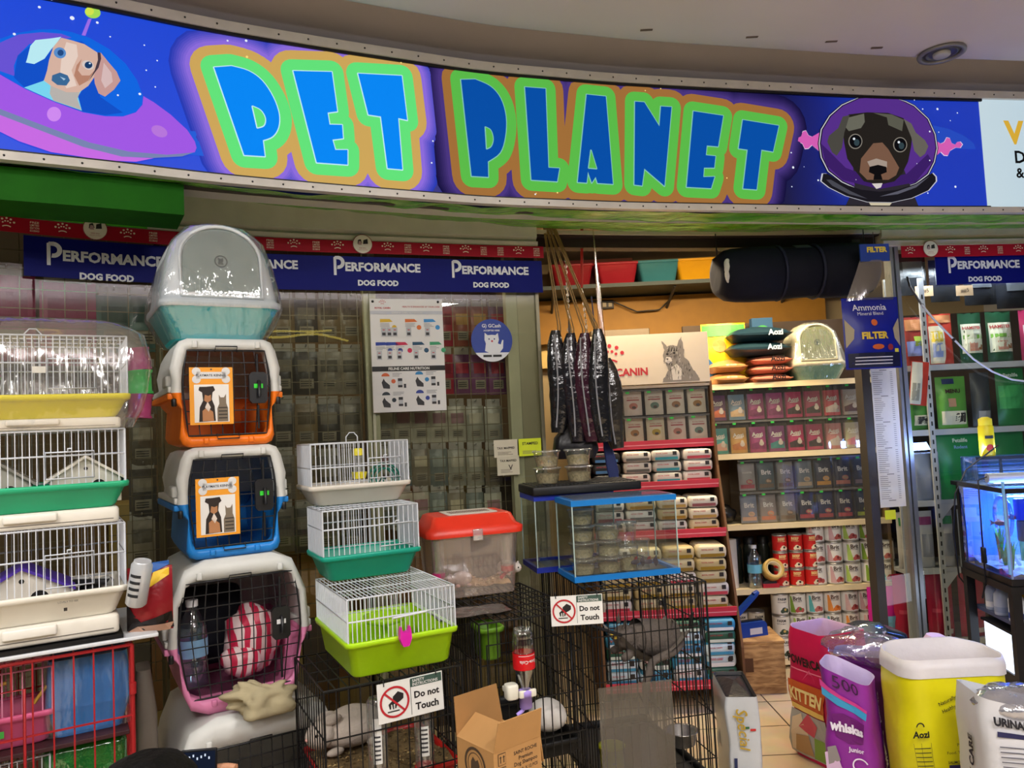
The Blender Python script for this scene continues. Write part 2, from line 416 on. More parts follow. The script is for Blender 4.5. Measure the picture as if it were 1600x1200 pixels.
# white header over each window, dark beam over the doorway
def header(name, s0, s1, m, zt=2.415, zb=2.318):
    mb = MB(m); n = 26; rings = []
    for i in range(n+1):
        s = s0+(s1-s0)*i/n
        rings.append([GW.P(s, z, o) for o, z in [(-.06, zb), (.05, zb), (.055, zb+.025), (.03, zb+.03), (.03, zb+.04), (.045, zb+.05), (.045, zt-.012), (.03, zt), (-.06, zt)]])
    mb.loft(rings, smooth=False); return struct(mb, name)
mb = MB(M('#56c436', .3, var=.1)); strip(mb, GW, .05, gwp(228, 345)[0], 2.322, 2.372, .05, .062, 12); struct(mb, 'green_reflection')  # bright green strip: reflected green light on the header, put in as colour
header('trim_3', .05, S_L, M('#c9c6b8', .4, var=.08), 2.49); header('trim_4', S_R+.1, GW.L-.02, M('#c9c2b4', .4, var=.12))
mb = MB(M('#2a1d17', .6)); strip(mb, GW, S_L, S_R+.1, 2.38, 2.41, -.10, .02, 12); strip(mb, GW, S_L, S_R+.1, 2.335, 2.38, -.10, -.02, 12); struct(mb, 'trim_5')
mb = MB(M('#b9b09a', .6)); strip(mb, GW, S_L, S_R+.1, 2.388, 2.406, .02, .035, 12); struct(mb, 'trim_6')
# window glass and posts
GLASS = GL('#eceee2', .045, .0)
def pane(name, s0, s1, z0, z1, n):
    mb = MB(GLASS)
    g = [[GW.P(s0+(s1-s0)*i/(n*4), z, 0) for z in (z0, z1)] for i in range(n*4+1)]; mb.loft(g, False, False, True, False); return struct(mb, name)
POSTG = M('#a8a890', .4, .2)
sp = [0.05, gwp(150, 600)[0], gwp(583, 600)[0], gwp(806, 600)[0], S_L]
pane('window_1', sp[0], sp[2], .04, 2.32, 16); pane('window_2', sp[2], S_L, .04, 2.32, 10)
mb = MB(POSTG)
for s_ in sp[2:4]: strip(mb, GW, s_-.028, s_+.028, 0, 2.32, -.06, -.012, 1)
strip(mb, GW, sp[2]-.006, sp[2]+.006, 0, 2.32, -.012, .004, 1)
struct(mb, 'trim_7')
mb = MB(M('#8f8a74', .35, .5)); strip(mb, GW, S_L-.10, S_L, 0, 2.32, -.05, -.012, 1); strip(mb, GW, S_L-.012, S_L+.004, 0, 2.32, -.06, .012, 1); struct(mb, 'trim_8')
mb = MB(M('#6e6858', .5)); strip(mb, GW, .05, S_L, 0, .04, -.03, .03, 20); struct(mb, 'trim_9')
# right side of the doorway: dark pole, glass leaf with its metal frame, right window
S_P = gwp(1365, 800)[0]; S_F = gwp(1424, 800)[0]
mb = MB(M('#47423c', .45, .4)); strip(mb, GW, S_P-.022, S_P+.024, 0, 2.36, -.045, .02, 1); struct(mb, 'trim_10')
pane('window_3', S_P+.03, S_F-.02, .05, 2.32, 2)
mb = MB(M('#9aa0a8', .3, .6)); strip(mb, GW, S_F-.022, S_F-.006, 0, 2.32, -.04, .02, 1); strip(mb, GW, S_F+.004, S_F+.026, 0, 2.32, -.04, .02, 1)
mb.mat(BLACKM); strip(mb, GW, S_F-.006, S_F+.004, 0, 2.32, -.04, .008, 1); struct(mb, 'trim_11')
pane('window_4', S_F+.026, GW.L-.02, .04, 2.32, 10)

# ================================================================ illuminated fascia sign
SZ0, SZ1 = 2.4, 2.938
sign = thing('fascia_sign', 'long curved illuminated shop sign with a flying saucer and a helmeted dog at its ends', 'sign', SG.P(SG.L*.5, 2.36, -.06))
def sfn(off): return lambda u, v: SG.P(u, max(SZ0+.006, min(SZ1-.012, v)), off)
SO = sign.location.copy()
def sbuild(mb, name, **k):
    o = mb.build(name, sign, **k); o.location = -SO; return o
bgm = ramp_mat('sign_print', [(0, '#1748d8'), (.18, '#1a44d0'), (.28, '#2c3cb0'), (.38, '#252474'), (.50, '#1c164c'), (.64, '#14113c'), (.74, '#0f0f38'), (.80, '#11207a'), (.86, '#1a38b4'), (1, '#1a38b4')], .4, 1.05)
s_w = sgp(1538, 235)[0]
def slant(px_t, px_b, mb_, s_end, left=True): pass
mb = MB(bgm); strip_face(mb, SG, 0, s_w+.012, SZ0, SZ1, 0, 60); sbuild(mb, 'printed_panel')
wt = ramp_mat('sign_white', [(0, '#c9dde6'), (1, '#bcd4e2')], .4, .95)
mb = MB(wt); a0, a1 = sgp(1531, 146), sgp(1545, 325); strip_face(mb, SG, s_w-.012, SG.L, SZ0, SZ1, .003, 8)
f = sfn(.007)
def px(pts, sc_=1, ox=0, oy=0): return [sgp(ox+x*sc_, oy+y*sc_) for x, y in pts]
mb.mat(E('#e0b23c', .9)); mb.text('V', f, *px([(1583, 208)])[0], h=px([(1583, 190)])[0][1]-px([(1583, 227)])[0][1], bold=.04)
mb.mat(E('#121214', .9)); v = px([(1584, 246)])[0]; mb.text('D', f, v[0], v[1], h=.062, al='l', bold=.025); v = px([(1586, 271)])[0]; mb.text('&', f, v[0], v[1], h=.05, al='l', bold=.025)
sbuild(mb, 'white_end_panel')
mb = MB(M('#cfccc6', .35, .1, var=.1))
strip(mb, SG, 0, SG.L, SZ1-.002, SZ1+.034, -.10, .02, 60); strip(mb, SG, 0, SG.L, SZ0-.026, SZ0+.002, -.02, .015, 60)
mb.mat(BLACKM); strip(mb, SG, 0, s_w, SZ1-.014, SZ1-.002, .001, .012, 60); strip(mb, SG, 0, s_w, SZ0+.002, SZ0+.008, .001, .012, 60)
mb.mat(M('#3a3a3a', .3, .8))
for i in range(46):
    s = SG.L*(i+.5)/46
    for z in (SZ1+.016, SZ0-.013): mb.ell(SG.P(s, z, .02 if z > 2.5 else .015), .004, .004, .004, 6, 4)
sbuild(mb, 'aluminium_frame')
mb = MB(M('#4a4640', .7)); strip(mb, SG, 0, SG.L, SZ0-.02, SZ1+.03, -.13, -.10, 40); sbuild(mb, 'box_back')
def buf(mb, P, r, fn):
    n = len(P); mb.poly(P, fn, .08)
    for i in range(n):
        a = Vector(P[i]); b = Vector(P[(i+1) % n]); d = b-a
        if d.length > 1e-6:
            q = Vector((-d.y, d.x)).normalized()*r
            mb.poly([tuple(a+q), tuple(a-q), tuple(b-q), tuple(b+q)], fn, .08)
        mb.disc(fn, a.x, a.y, r, 20, maxd=.08)
A2 = dict(sc_=.5); B2 = dict(sc_=.5, ox=800)
LET = [
 ('letter_p', [(668, 215), (722, 211), (775, 226), (818, 257), (852, 308), (870, 360), (868, 402), (850, 430), (820, 442), (826, 492), (762, 488)], A2, [(788, 338), (812, 350), (826, 374), (822, 396), (803, 403)], 0),
 ('letter_e', [(915, 226), (1035, 229), (1052, 352), (1022, 356), (1028, 393), (1067, 394), (1070, 436), (1037, 440), (1046, 472), (1084, 472), (1084, 518), (988, 511)], A2, None, 0),
 ('letter_t', [(1117, 234), (1253, 241), (1270, 379), (1242, 373), (1255, 533), (1209, 529), (1188, 368), (1149, 362)], A2, None, 0),
 ('letter_p', [(1438, 253), (1482, 252), (1530, 274), (1562, 312), (1578, 368), (1576, 430), (1560, 480), (1522, 508), (1523, 556), (1471, 553)], A2, [(1514, 402), (1530, 412), (1537, 438), (1531, 460), (1518, 468)], 1),
 ('letter_l', [(38, 276), (102, 281), (111, 527), (145, 529), (138, 570), (58, 565)], B2, None, 1),
 ('letter_a', [(230, 299), (290, 305), (312, 578), (264, 575), (258, 556), (246, 574), (234, 540), (230, 574), (202, 572)], B2, [(243, 474), (260, 530), (236, 528)], 1),
 ('letter_n', [(381, 321), (410, 323), (457, 398), (462, 336), (495, 338), (473, 584), (410, 530), (403, 583), (379, 580)], B2, None, 1),
 ('letter_e', [(563, 351), (656, 365), (640, 461), (605, 458), (602, 488), (632, 491), (628, 527), (596, 527), (594, 556), (629, 555), (618, 591), (542, 587)], B2, None, 1),
 ('letter_t', [(717, 378), (829, 396), (811, 477), (775, 471), (760, 595), (718, 592), (732, 471), (704, 467)], B2, None, 1)]
def smooth(P, i0, i1):
    out = P[:i0]
    for i in range(i0, i1):
        a, b, c, d = P[max(i0, i-1)], P[i], P[i+1], P[min(i1, i+2)]
        for q in range(4):
            t_ = q/4; out.append(tuple(.5*(2*b[n_]+(c[n_]-a[n_])*t_+(2*a[n_]-5*b[n_]+4*c[n_]-d[n_])*t_*t_+(3*b[n_]-a[n_]-3*c[n_]+d[n_])*t_**3) for n_ in (0, 1)))
    return out+P[i1:]
LET = [(a, smooth(b, 1, 8 if d_ == 0 else 7) if a == 'letter_p' else b, c, smooth(h_, 0, 4) if a == 'letter_p' else h_, d_) for a, b, c, h_, d_ in LET]
mh = MB(); mo = MB(); mg = MB()
LIT_INK = [(('#5a48c0', .9), ('#7a58d0', .9), ('#caa45a', 1.03), ('#62e07a', 1.03), ('#0a84f0', 1.06), ('#c8f4ff', .9)),
       (('#2c2068', .85), ('#4a3488', .85), ('#b07a40', .8), ('#62c850', .85), ('#0a52ae', .92), ('#8fd8c8', .8))]  # PLANET set: same inks darkened, weaker backlight on the right put into colour
mo2 = [MB(E(LIT_INK[0][2][0], LIT_INK[0][2][1])), MB(E(LIT_INK[1][2][0], LIT_INK[1][2][1]))]
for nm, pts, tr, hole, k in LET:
    P = px(pts, **tr); I = LIT_INK[k]
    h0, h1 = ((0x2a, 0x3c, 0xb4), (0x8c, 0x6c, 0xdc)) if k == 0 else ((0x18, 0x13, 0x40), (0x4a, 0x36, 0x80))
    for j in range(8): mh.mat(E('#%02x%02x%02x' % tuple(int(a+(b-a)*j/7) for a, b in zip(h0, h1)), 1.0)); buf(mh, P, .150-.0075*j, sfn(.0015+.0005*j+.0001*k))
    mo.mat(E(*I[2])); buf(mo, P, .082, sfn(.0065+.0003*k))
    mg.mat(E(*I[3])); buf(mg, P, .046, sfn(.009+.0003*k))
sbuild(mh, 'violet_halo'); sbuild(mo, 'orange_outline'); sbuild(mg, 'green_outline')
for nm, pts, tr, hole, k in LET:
    P = px(pts, **tr); I = LIT_INK[k]; m = MB(E(*I[5])); buf(m, P, .004, sfn(.0108)); m.mat(E(*I[4])); m.poly(P, sfn(.0125), .08)
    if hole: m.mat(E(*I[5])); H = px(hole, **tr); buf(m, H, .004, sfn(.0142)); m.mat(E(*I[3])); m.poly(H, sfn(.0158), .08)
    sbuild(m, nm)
# flying saucer picture (pixel outlines read off the photo's sign and laid on the curved panel)
def art(mb, hexc, pts, off, k=.95, **tr): mb.mat(E(hexc, k)); mb.poly(px(pts, **tr), sfn(off), .07)
F5 = dict(sc_=.2)
def ellp(cx, cy, rx, ry, rot=0, n=28):
    ca, sa = math.cos(R(rot)), math.sin(R(rot))
    return [(cx+rx*math.cos(2*math.pi*k/n)*ca-ry*math.sin(2*math.pi*k/n)*sa, cy+rx*math.cos(2*math.pi*k/n)*sa+ry*math.sin(2*math.pi*k/n)*ca) for k in range(n)]
m = MB()
art(m, '#2a60dc', [(1000, 1000), (1600, 1030), (2400, 1210), (2700, 1290), (2450, 1310), (1800, 1240), (1200, 1180)], .002, **F5)
dome = [(-160, 420), (-60, 330), (120, 265), (300, 235), (430, 233), (560, 255), (700, 300), (850, 385), (980, 500), (1070, 630), (1115, 750), (1110, 820), (1060, 880), (960, 912), (820, 910), (650, 880), (430, 800), (200, 700), (0, 580), (-160, 480)]
art(m, '#1468e6', dome, .004, **F5)
art(m, '#6a55d8', [(-120, 420), (0, 340), (150, 275), (330, 258), (480, 270), (560, 300), (400, 330), (230, 350), (140, 440), (110, 520), (115, 600), (0, 560), (-120, 480)], .0055, **F5)
art(m, '#1552cc', [(140, 440), (230, 370), (420, 320), (640, 330), (760, 420), (800, 600), (780, 760), (960, 885), (820, 905), (650, 878), (430, 800), (200, 695), (110, 610)], .006, **F5)
art(m, '#a25ae8', [(-160, 500), (0, 588), (200, 703), (430, 805), (650, 884), (820, 914), (960, 916), (1060, 884), (1112, 824), (1118, 757), (1200, 805), (1330, 900), (1460, 1020), (1520, 1110), (1534, 1160), (1520, 1195), (1300, 1215), (1000, 1190), (700, 1120), (400, 1010), (0, 858), (-160, 790)], .007, **F5)
art(m, '#7a86b4', [(-160, 790), (0, 858), (400, 1010), (700, 1120), (1000, 1190), (1300, 1215), (1510, 1198), (1420, 1228), (1200, 1240), (950, 1230), (650, 1155), (300, 1020), (0, 905), (-160, 840)], .0085, **F5)
art(m, '#c86ce6', [(-160, 840), (0, 905), (300, 1020), (650, 1155), (950, 1230), (1200, 1242), (1060, 1270), (900, 1262), (700, 1240), (400, 1195), (150, 1110), (0, 1035), (-160, 960)], .0085, **F5)
art(m, '#d08cf4', ellp(424, 900, 55, 57), .009, **F5); art(m, '#b878e0', ellp(1243, 1033, 66, 42, 25), .009, **F5)
art(m, '#a070ec', [(690, 152), (716, 152), (668, 285), (638, 280)], .005, **F5); art(m, '#a8e058', ellp(724, 104, 62, 46, 12), .0065, **F5); art(m, '#d8e850', ellp(700, 98, 34, 30, 0), .0075, **F5)
sbuild(m, 'flying_saucer_picture')
m = MB()
art(m, '#7ad8f4', [(190, 692), (340, 640), (400, 560), (520, 620), (660, 680), (610, 760), (640, 872), (430, 800)], .008, **F5)
art(m, '#b8b4b0', [(400, 660), (640, 690), (605, 780), (636, 868), (420, 795), (390, 740)], .0088, **F5)
art(m, '#d8b4a4', [(480, 305), (560, 325), (660, 355), (760, 420), (775, 520), (745, 600), (690, 680), (620, 730), (520, 730), (400, 680), (345, 640), (370, 560), (385, 480), (420, 370)], .0095, **F5)
art(m, '#e8d2c6', [(520, 340), (600, 360), (610, 450), (560, 560), (600, 680), (520, 700), (470, 600), (480, 480), (500, 400)], .0102, **F5)
art(m, '#b8846e', [(640, 470), (600, 520), (580, 600), (620, 680), (690, 640), (740, 560), (700, 600), (640, 600), (610, 560)], .0104, **F5)
art(m, '#bceef8', [(480, 300), (400, 312), (280, 325), (240, 370), (215, 470), (205, 500), (270, 512), (350, 470), (400, 400), (450, 340)], .0108, **F5)
art(m, '#c89c98', [(785, 420), (850, 500), (910, 570), (940, 640), (890, 710), (820, 765), (770, 740), (740, 660), (735, 600), (770, 520)], .0108, **F5)
art(m, '#d8bcbc', [(810, 500), (870, 580), (880, 650), (820, 700), (790, 640)], .0112, **F5)
art(m, '#3c6a98', [(410, 600), (470, 578), (530, 600), (548, 640), (520, 680), (450, 675), (405, 640)], .0112, **F5); art(m, '#a8c8e0', [(470, 610), (515, 628), (500, 640)], .0118, **F5)
art(m, '#5a90d0', ellp(470, 425, 48, 42, 20), .0112, **F5); art(m, '#244c86', ellp(475, 425, 24, 24), .0118, **F5)
art(m, '#d8ccc8', ellp(688, 520, 48, 34, 25), .0112, **F5); art(m, '#1c3c68', ellp(692, 520, 30, 27), .0118, **F5); art(m, '#cfe8ff', ellp(702, 508, 8, 7), .0124, **F5)
art(m, '#4a3c48', [(762, 420), (785, 425), (790, 470), (770, 540), (690, 650), (740, 560), (765, 480)], .0118, **F5)
sbuild(m, 'dog_in_saucer_picture')
# helmeted dog picture
H4 = dict(sc_=.2375, ox=1220, oy=130)
m = MB(); W_ = '#d8d8e4'
art(m, '#2a50c8', [(960, 270), (1100, 300), (1210, 350), (1270, 400), (1280, 435), (1000, 430)], .002, k=.9, **H4)
helm = [(640, 85), (760, 100), (870, 155), (960, 240), (1005, 340), (1018, 430), (1000, 520), (960, 600), (880, 660), (760, 700), (640, 715), (510, 700), (400, 650), (310, 580), (265, 490), (252, 400), (265, 310), (320, 220), (400, 150), (510, 100)]
def sc2(P, k, c=None):
    cx = sum(p[0] for p in P)/len(P); cy = sum(p[1] for p in P)/len(P); return [(cx+(x-cx)*k, cy+(y-cy)*k) for x, y in P]
for side in (0, 1):
    ant = [(60, 360), (75, 342), (95, 345), (108, 362), (130, 352), (142, 320), (162, 315), (178, 345), (200, 355), (262, 320), (250, 450), (200, 408), (178, 430), (155, 432), (140, 400), (105, 380), (75, 382)]
    if side: ant = [(1250-x*1.0, y+45) for x, y in ant]
    art(m, '#e8d8f0', sc2(ant, 1.07), .003, **H4); art(m, '#d860b8', ant, .004, **H4)
art(m, '#16141c', sc2(helm, 1.035), .005, **H4); art(m, W_, sc2(helm, 1.02), .006, k=.8, **H4); art(m, '#16141c', sc2(helm, 1.003), .0065, **H4); art(m, '#5c3494', sc2(helm, .985), .007, k=.85, **H4)
art(m, '#422470', [(640, 700), (400, 640), (290, 540), (258, 400), (300, 440), (420, 560), (640, 640), (820, 600), (960, 470), (990, 520), (880, 655)], .0074, k=.8, **H4)
coll = [(270, 600), (300, 600), (400, 665), (520, 705), (640, 718), (760, 705), (880, 665), (985, 595), (1008, 620), (1010, 650), (960, 710), (850, 760), (720, 788), (560, 785), (420, 745), (310, 690), (260, 650)]
sbuild(m, 'helmet_picture')
m = MB()
art(m, '#2e2a32', [(470, 560), (800, 560), (830, 640), (900, 815), (420, 815), (480, 680)], .0072, **H4)
art(m, '#26221f', [(440, 210), (560, 196), (700, 200), (800, 235), (860, 330), (850, 420), (830, 520), (790, 600), (740, 650), (640, 672), (540, 650), (490, 590), (430, 500), (410, 400), (400, 300)], .008, **H4)
art(m, '#6a6a5e', [(440, 230), (540, 205), (545, 260), (520, 300), (440, 320), (415, 290)], .0086, **H4); art(m, '#5c5c50', [(600, 200), (720, 210), (800, 245), (790, 320), (700, 280), (690, 230)], .0086, **H4)
art(m, '#4c4a44', [(445, 215), (400, 225), (370, 300), (310, 350), (298, 390), (330, 460), (360, 482), (395, 430), (410, 330)], .009, **H4)
art(m, '#68645c', [(800, 240), (850, 270), (880, 330), (940, 380), (962, 420), (940, 470), (908, 492), (870, 450), (850, 360)], .009, **H4)
art(m, '#7a5a48', [(600, 400), (660, 395), (700, 440), (770, 560), (750, 610), (700, 640), (560, 640), (510, 590), (520, 500), (560, 450)], .0092, **H4)
art(m, '#a8988c', [(560, 520), (620, 500), (690, 520), (690, 560), (640, 545), (580, 560)], .0096, **H4)
art(m, '#121012', [(575, 555), (630, 542), (685, 555), (688, 590), (650, 605), (660, 640), (600, 640), (605, 605), (570, 590)], .0102, **H4)
art(m, '#d8d0cc', [(590, 665), (660, 662), (650, 690), (620, 700)], .0098, **H4)
for cx, cy in ((482, 388), (776, 410)):
    art(m, '#8c867c', ellp(cx, cy, 46, 50), .0098, **H4); art(m, '#0e0e12', ellp(cx, cy, 40, 44), .0104, **H4); art(m, '#3c5058', ellp(cx+8, cy+8, 18, 22), .0108, k=.7, **H4); art(m, '#e8f0f8', ellp(cx-10, cy-16, 8, 8), .0112, **H4)
art(m, W_, sc2(coll, 1.025), .0096, k=.8, **H4); art(m, '#1c1a20', coll, .0102, **H4)
art(m, '#5c5c6a', [(940, 640), (880, 690), (760, 735), (640, 750), (760, 715), (880, 672), (970, 615)], .0108, **H4); art(m, '#4a4a54', [(290, 640), (330, 680), (440, 735), (560, 765), (450, 715), (320, 640)], .0108, **H4)
art(m, '#cfc4a8', [(570, 790), (720, 792), (705, 815), (585, 815)], .0108, **H4)
sbuild(m, 'helmeted_dog_picture')
m = MB(E('#e8f0ff', 1.0)); r2 = random.Random(3)
for x, y, q in [(62, 14, 2), (81, 2, 1.5), (113, 31, 3.2), (152, 38, 2), (23, 56, 2), (172, 60, 1.2), (225, 73, 1.2), (245, 97, 1.2), (228, 112, 1.2), (242, 138, 1.2), (218, 149, 2), (184, 151, 1.5), (355, 66, 1.6), (384, 66, 2.2), (1462, 172, 2.6), (1439, 172, 1.6), (1493, 178, 1.6), (1482, 190, 1.3), (1450, 207, 2), (1464, 208, 1.2), (1237, 263, 2.6), (1276, 283, 2), (1490, 293, 2.6), (1447, 303, 1.6), (1234, 240, 1.6), (675, 222, 1.6), (673, 256, 1.6), (835, 305, 1.6), (654, 98, 1.6), (1235, 293, 1.5), (1254, 262, 1), (1426, 158, 1.2), (1460, 156, 1), (1335, 282, 1), (1450, 252, 1.6), (1430, 257, 1)]:
    s, z = sgp(x, y); m.disc(sfn(.012), s, z, q*.0022, 8)
m.mat(E('#ffe080', 1.0))
for x, y, q in [(385, 92, 2), (625, 101, 1.5), (1133, 280, 1.5), (869, 303, 1.6), (836, 304, 1.2), (1006, 144, 1.3), (1030, 141, 1.3)]:
    s, z = sgp(x, y); m.disc(sfn(.0165), s, z, q*.0022, 8)
sbuild(m, 'star_print', kind='stuff')
# recessed downlight in the ceiling, right
P0 = onz(1471, 82, CZ); dl = thing('recessed_downlight', 'round grey recessed downlight in the ceiling above the helmeted dog', 'ceiling light', (P0.x, P0.y, CZ))
m = MB(M('#8c8a88', .4, .4)); m.lathe([(.088, -.001), (.10, -.004), (.098, -.012), (.084, -.014), (.078, -.006), (.078, -.001)], 32, cap0=False, cap1=False); m.build('rim', dl)
m = MB(M('#6c6a6a', .35, .7)); m.lathe([(.078, -.002), (.068, -.004), (.068, -.008), (.06, -.008), (.058, -.004), (.05, -.003), (.03, -.003)], 28, cap0=False, cap1=True); m.build('reflector', dl)
m = MB(M('#b8b8b8', .4)); m.lathe([(.036, -.004), (.036, -.016), (.03, -.02), (.001, -.021)], 20, cap0=False); m.build('lamp', dl)
# old marks on the ceiling plaster
m = MB(M('#6a5a54', .8))
for i, (x, y) in enumerate([(1299, 65), (1370, 75), (1010, 47), (1175, 58)]):
    p = onz(x, y, CZ-.0015); m.box(p.x-.025, p.x+.025, p.y-.006, p.y+.006, CZ-.003, CZ-.001)
o = m.build('trim_12'); o['kind'] = 'structure'
# ================================================================ notices and strips on the glass
def gfn(off): return lambda u, v: GW.P(u, v, off)
def sheet(mb, m, W, a, b, z0, z1, o0, o1, n):
    mb.mat(m); strip(mb, W, a, b, z0, z1, o0, o1, n)
CREAM = M('#f0e4d0', .5, var=0); REDP = M('#a4142a', .5, var=.05, spec=.15); NAVY = M('#0d1570', .5, var=.04, spec=.12); INKW = M('#e4e8f0', .5, var=0)
def crown(mb, fn, u, v, w):
    """printed crown: two arcs of dots over a curved band"""
    k = w/2
    for i in range(5):
        a = R(150-30*i); mb.disc(fn, u+k*.92*math.cos(a), v+k*(.95*math.sin(a)-.30), k*.13, 8)
    for i in range(4):
        a = R(135-30*i); mb.disc(fn, u+k*.56*math.cos(a), v+k*(.62*math.sin(a)-.32), k*.10, 8)
    mb.ring2(fn, u, v-k*1.05, k*.72, k*.84, 10, 55, 125)
def crown_strip(px0, px1, zt, zb, items, badges, lab):
    a, b = gwp(px0, 390)[0], gwp(px1, 390)[0]
    root = thing('promotional_strip', lab, 'paper strip', GW.P((a+b)/2, zb, .03)); O = root.location.copy()
    mb = MB(); sheet(mb, REDP, GW, a, b, zb, zt, .056, .059, 24)
    f = gfn(.061); zc = (zt+zb)/2; mb.mat(CREAM)
    for x, kind in items:
        u = gwp(x, 385)[0]
        if kind == 'c': crown(mb, f, u, zc+.002, .060)
        else:
            for j, t in enumerate(('FREE', 'LIMITED', 'EDITION', 'ECOBAG!')): mb.text(t, f, u, zc+.015-j*.0105, h=.0075, w=.03, bold=.01)
    o = mb.build('strip', root); o.location = -O
    for x in badges:
        u = gwp(x, 375)[0]; m = MB(M('#ece6d8', .5)); m.disc(gfn(.066), u, zc+.012, .044, 26); m.mat(M('#8a1c2c', .5)); m.ring2(gfn(.0665), u, zc+.012, .0415, .044, 26)
        m.mat(M('#2c2a2c', .6)); m.poly([(u-.022, zc+.012), (u-.02, zc+.03), (u-.008, zc+.034), (u-.002, zc+.016)], gfn(.067)); m.poly([(u+.002, zc+.012), (u+.004, zc+.03), (u+.022, zc+.036), (u+.024, zc+.014)], gfn(.067))
        m.mat(M('#b89a98', .6)); m.poly([(u-.02, zc+.008), (u-.016, zc+.026), (u-.006, zc+.024), (u-.004, zc+.008)], gfn(.0675))
        m.mat(M('#b04a50', .6)); m.text('FREE BAG', gfn(.067), u, zc-.006, w=.03); m.text('with your purchase', gfn(.067), u, zc-.014, w=.04)
        o = m.build('round_badge', root); o.location = -O
crown_strip(-60, 843, 2.318, 2.262, [(8, 'c'), (52, 't'), (96, 'c'), (198, 'c'), (238, 't'), (290, 'c'), (420, 't'), (457, 'c'), (492, 't'), (525, 'c'), (602, 'c'), (633, 't'), (661, 'c'), (692, 't'), (722, 'c'), (750, 't'), (776, 't'), (804, 'c'), (832, 't')], [147, 563],
            'long red paper strip with cream crowns under the header of the left window')
crown_strip(1397, 1690, 2.312, 2.25, [(1410, 'c'), (1472, 'c'), (1498, 't'), (1523, 'c'), (1549, 't'), (1577, 'c'), (1600, 't')], [1440], 'short red paper strip with cream crowns under the header of the right window')
# PERFORMANCE dog food banners
def banner(p0, p1, zb, zt, texts, lab, off=.03):
    a, b = gwp(p0, 420)[0], gwp(p1, 420)[0]; root = thing('shop_banner', lab, 'banner', GW.P((a+b)/2, zb, .02)); O = root.location.copy()
    mb = MB(); sheet(mb, NAVY, GW, a, b, zb, zt, off-.004, off, 20); f = gfn(off+.002); mb.mat(INKW); H = zt-zb
    for x0, x1, y0 in texts:
        u0, z0 = gwp(x0, y0); u1 = gwp(x1, y0)[0]; L = u1-u0; h = L*.105
        q = L*.055
        mb.text('ERFORMANCE', f, u0+L*.13, z0, w=L*.87, al='l', bold=.04)
        mb.poly([(u0, z0-h*.95), (u0, z0+h*1.0), (u0+q*.55, z0+h*1.15), (u0+q*.55, z0-h*.95)], f)
        mb.ring2(f, u0+q*.9, z0+h*.45, h*.34, h*.72, 14, -100, 100)
        mb.rect(f, u0+q*.3, u0+q*1.0, z0+h*.8, z0+h*1.15)
        mb.text('DOG FOOD', f, (u0+u1)/2-L*.0, z0-h*1.75, h=h*.66, bold=.05)
    o = mb.build('panel', root); o.location = -O
banner(36, 300, 2.108, 2.262, [(72, 254, 400)], 'navy dog food banner at the far left, partly behind the wrapped litter box')
banner(302, 843, 2.098, 2.252, [(321, 464, 411), (520, 654, 419), (703, 822, 424)], 'long navy dog food banner above the nutrition poster on the left window', .036)
banner(1455, 1690, 2.105, 2.262, [(1474, 1585, 417)], 'navy dog food banner on the right window above the aquarium', .036)
# nutrition poster hanging on the left window (flat sheet)
def onframe(p0, p1, off):
    a, b = gwp(*p0), gwp(*p1); A = GW.P(a[0], 0, off); B = GW.P(b[0], 0, off); d = B-A
    return A, math.atan2(d.y, d.x), d.length, a[1], b[1]
A, th, L, zt, zb = onframe((576, 468), (696, 641), .022)
t = thing('nutrition_poster', 'white printed feeding poster with a black band, hanging on the left window', 'poster', (A.x, A.y, zb), th)
H = zt-zb; m = MB(M('#dcdcda', .35, var=.02)); m.box(0, L, -.002, .002, 0, H)
f = face(-.0035); m.mat(M('#c0c4cc', .5)); m.rect(f, 0, L, H*.862, H*.892); m.mat(M('#141414', .5)); m.rect(f, 0, L, H*.358, H*.402)
m.mat(M('#b8202c', .5)); crown(m, f, L*.17, H*.965, L*.10); m.text('ROYAL CANIN', f, L*.17, H*.918, w=L*.21, bold=.03); m.text('HEALTH IS ENHANCED BY YOUR CARE', f, L*.70, H*.93, w=L*.52, bold=.01)
m.mat(WHITE); m.text('FELINE CARE NUTRITION', face(-.0045), L*.5, H*.38, w=L*.56, bold=.03); m.text('CANINE CARE NUTRITION', face(-.0045), L*.5, H*.877, w=L*.42, bold=.01)
GREY = M('#8c8e92', .5); PK = M('#b8bcc0', .5); DK = M('#2c2c30', .5)
def lines(mb, f, u, v, w, n, dv, mm, r):
    mb.mat(mm)
    for i in range(n): mb.rect(f, u, u+w*r.uniform(.6, 1), v-i*dv-dv*.35, v-i*dv)
rr_ = random.Random(5)
for x, y, c, np_ in [(.13, .82, '#d8b020', 3), (.47, .82, '#d8702c', 1), (.73, .82, '#3c90d0', 1), (.06, .615, '#1f3c9c', 1), (.20, .615, '#1f3c9c', 1), (.33, .615, '#c8204c', 1), (.56, .615, '#1c4c6c', 1), (.80, .615, '#3ca070', 1)]:
    m.mat(M(c, .5)); m.poly([(L*x, H*y), (L*(x+.13), H*y), (L*(x+.17), H*(y-.025)), (L*x, H*(y-.03))], f); m.disc(f, L*(x+.19), H*(y-.075), L*.033, 12)
    lines(m, f, L*x, H*(y-.04), L*.14, 3, H*.012, GREY, rr_)
    for k in range(np_):
        u = L*(x+.01+.075*k); m.mat(PK); m.rect(face(-.004), u, u+L*.07, H*(y-.155), H*(y-.075)); m.mat(DK); m.rect(face(-.0045), u+L*.012, u+L*.058, H*(y-.145), H*(y-.12)); m.mat(M('#b8202c', .5)); m.rect(face(-.0045), u+L*.02, u+L*.05, H*(y-.10), H*(y-.093))
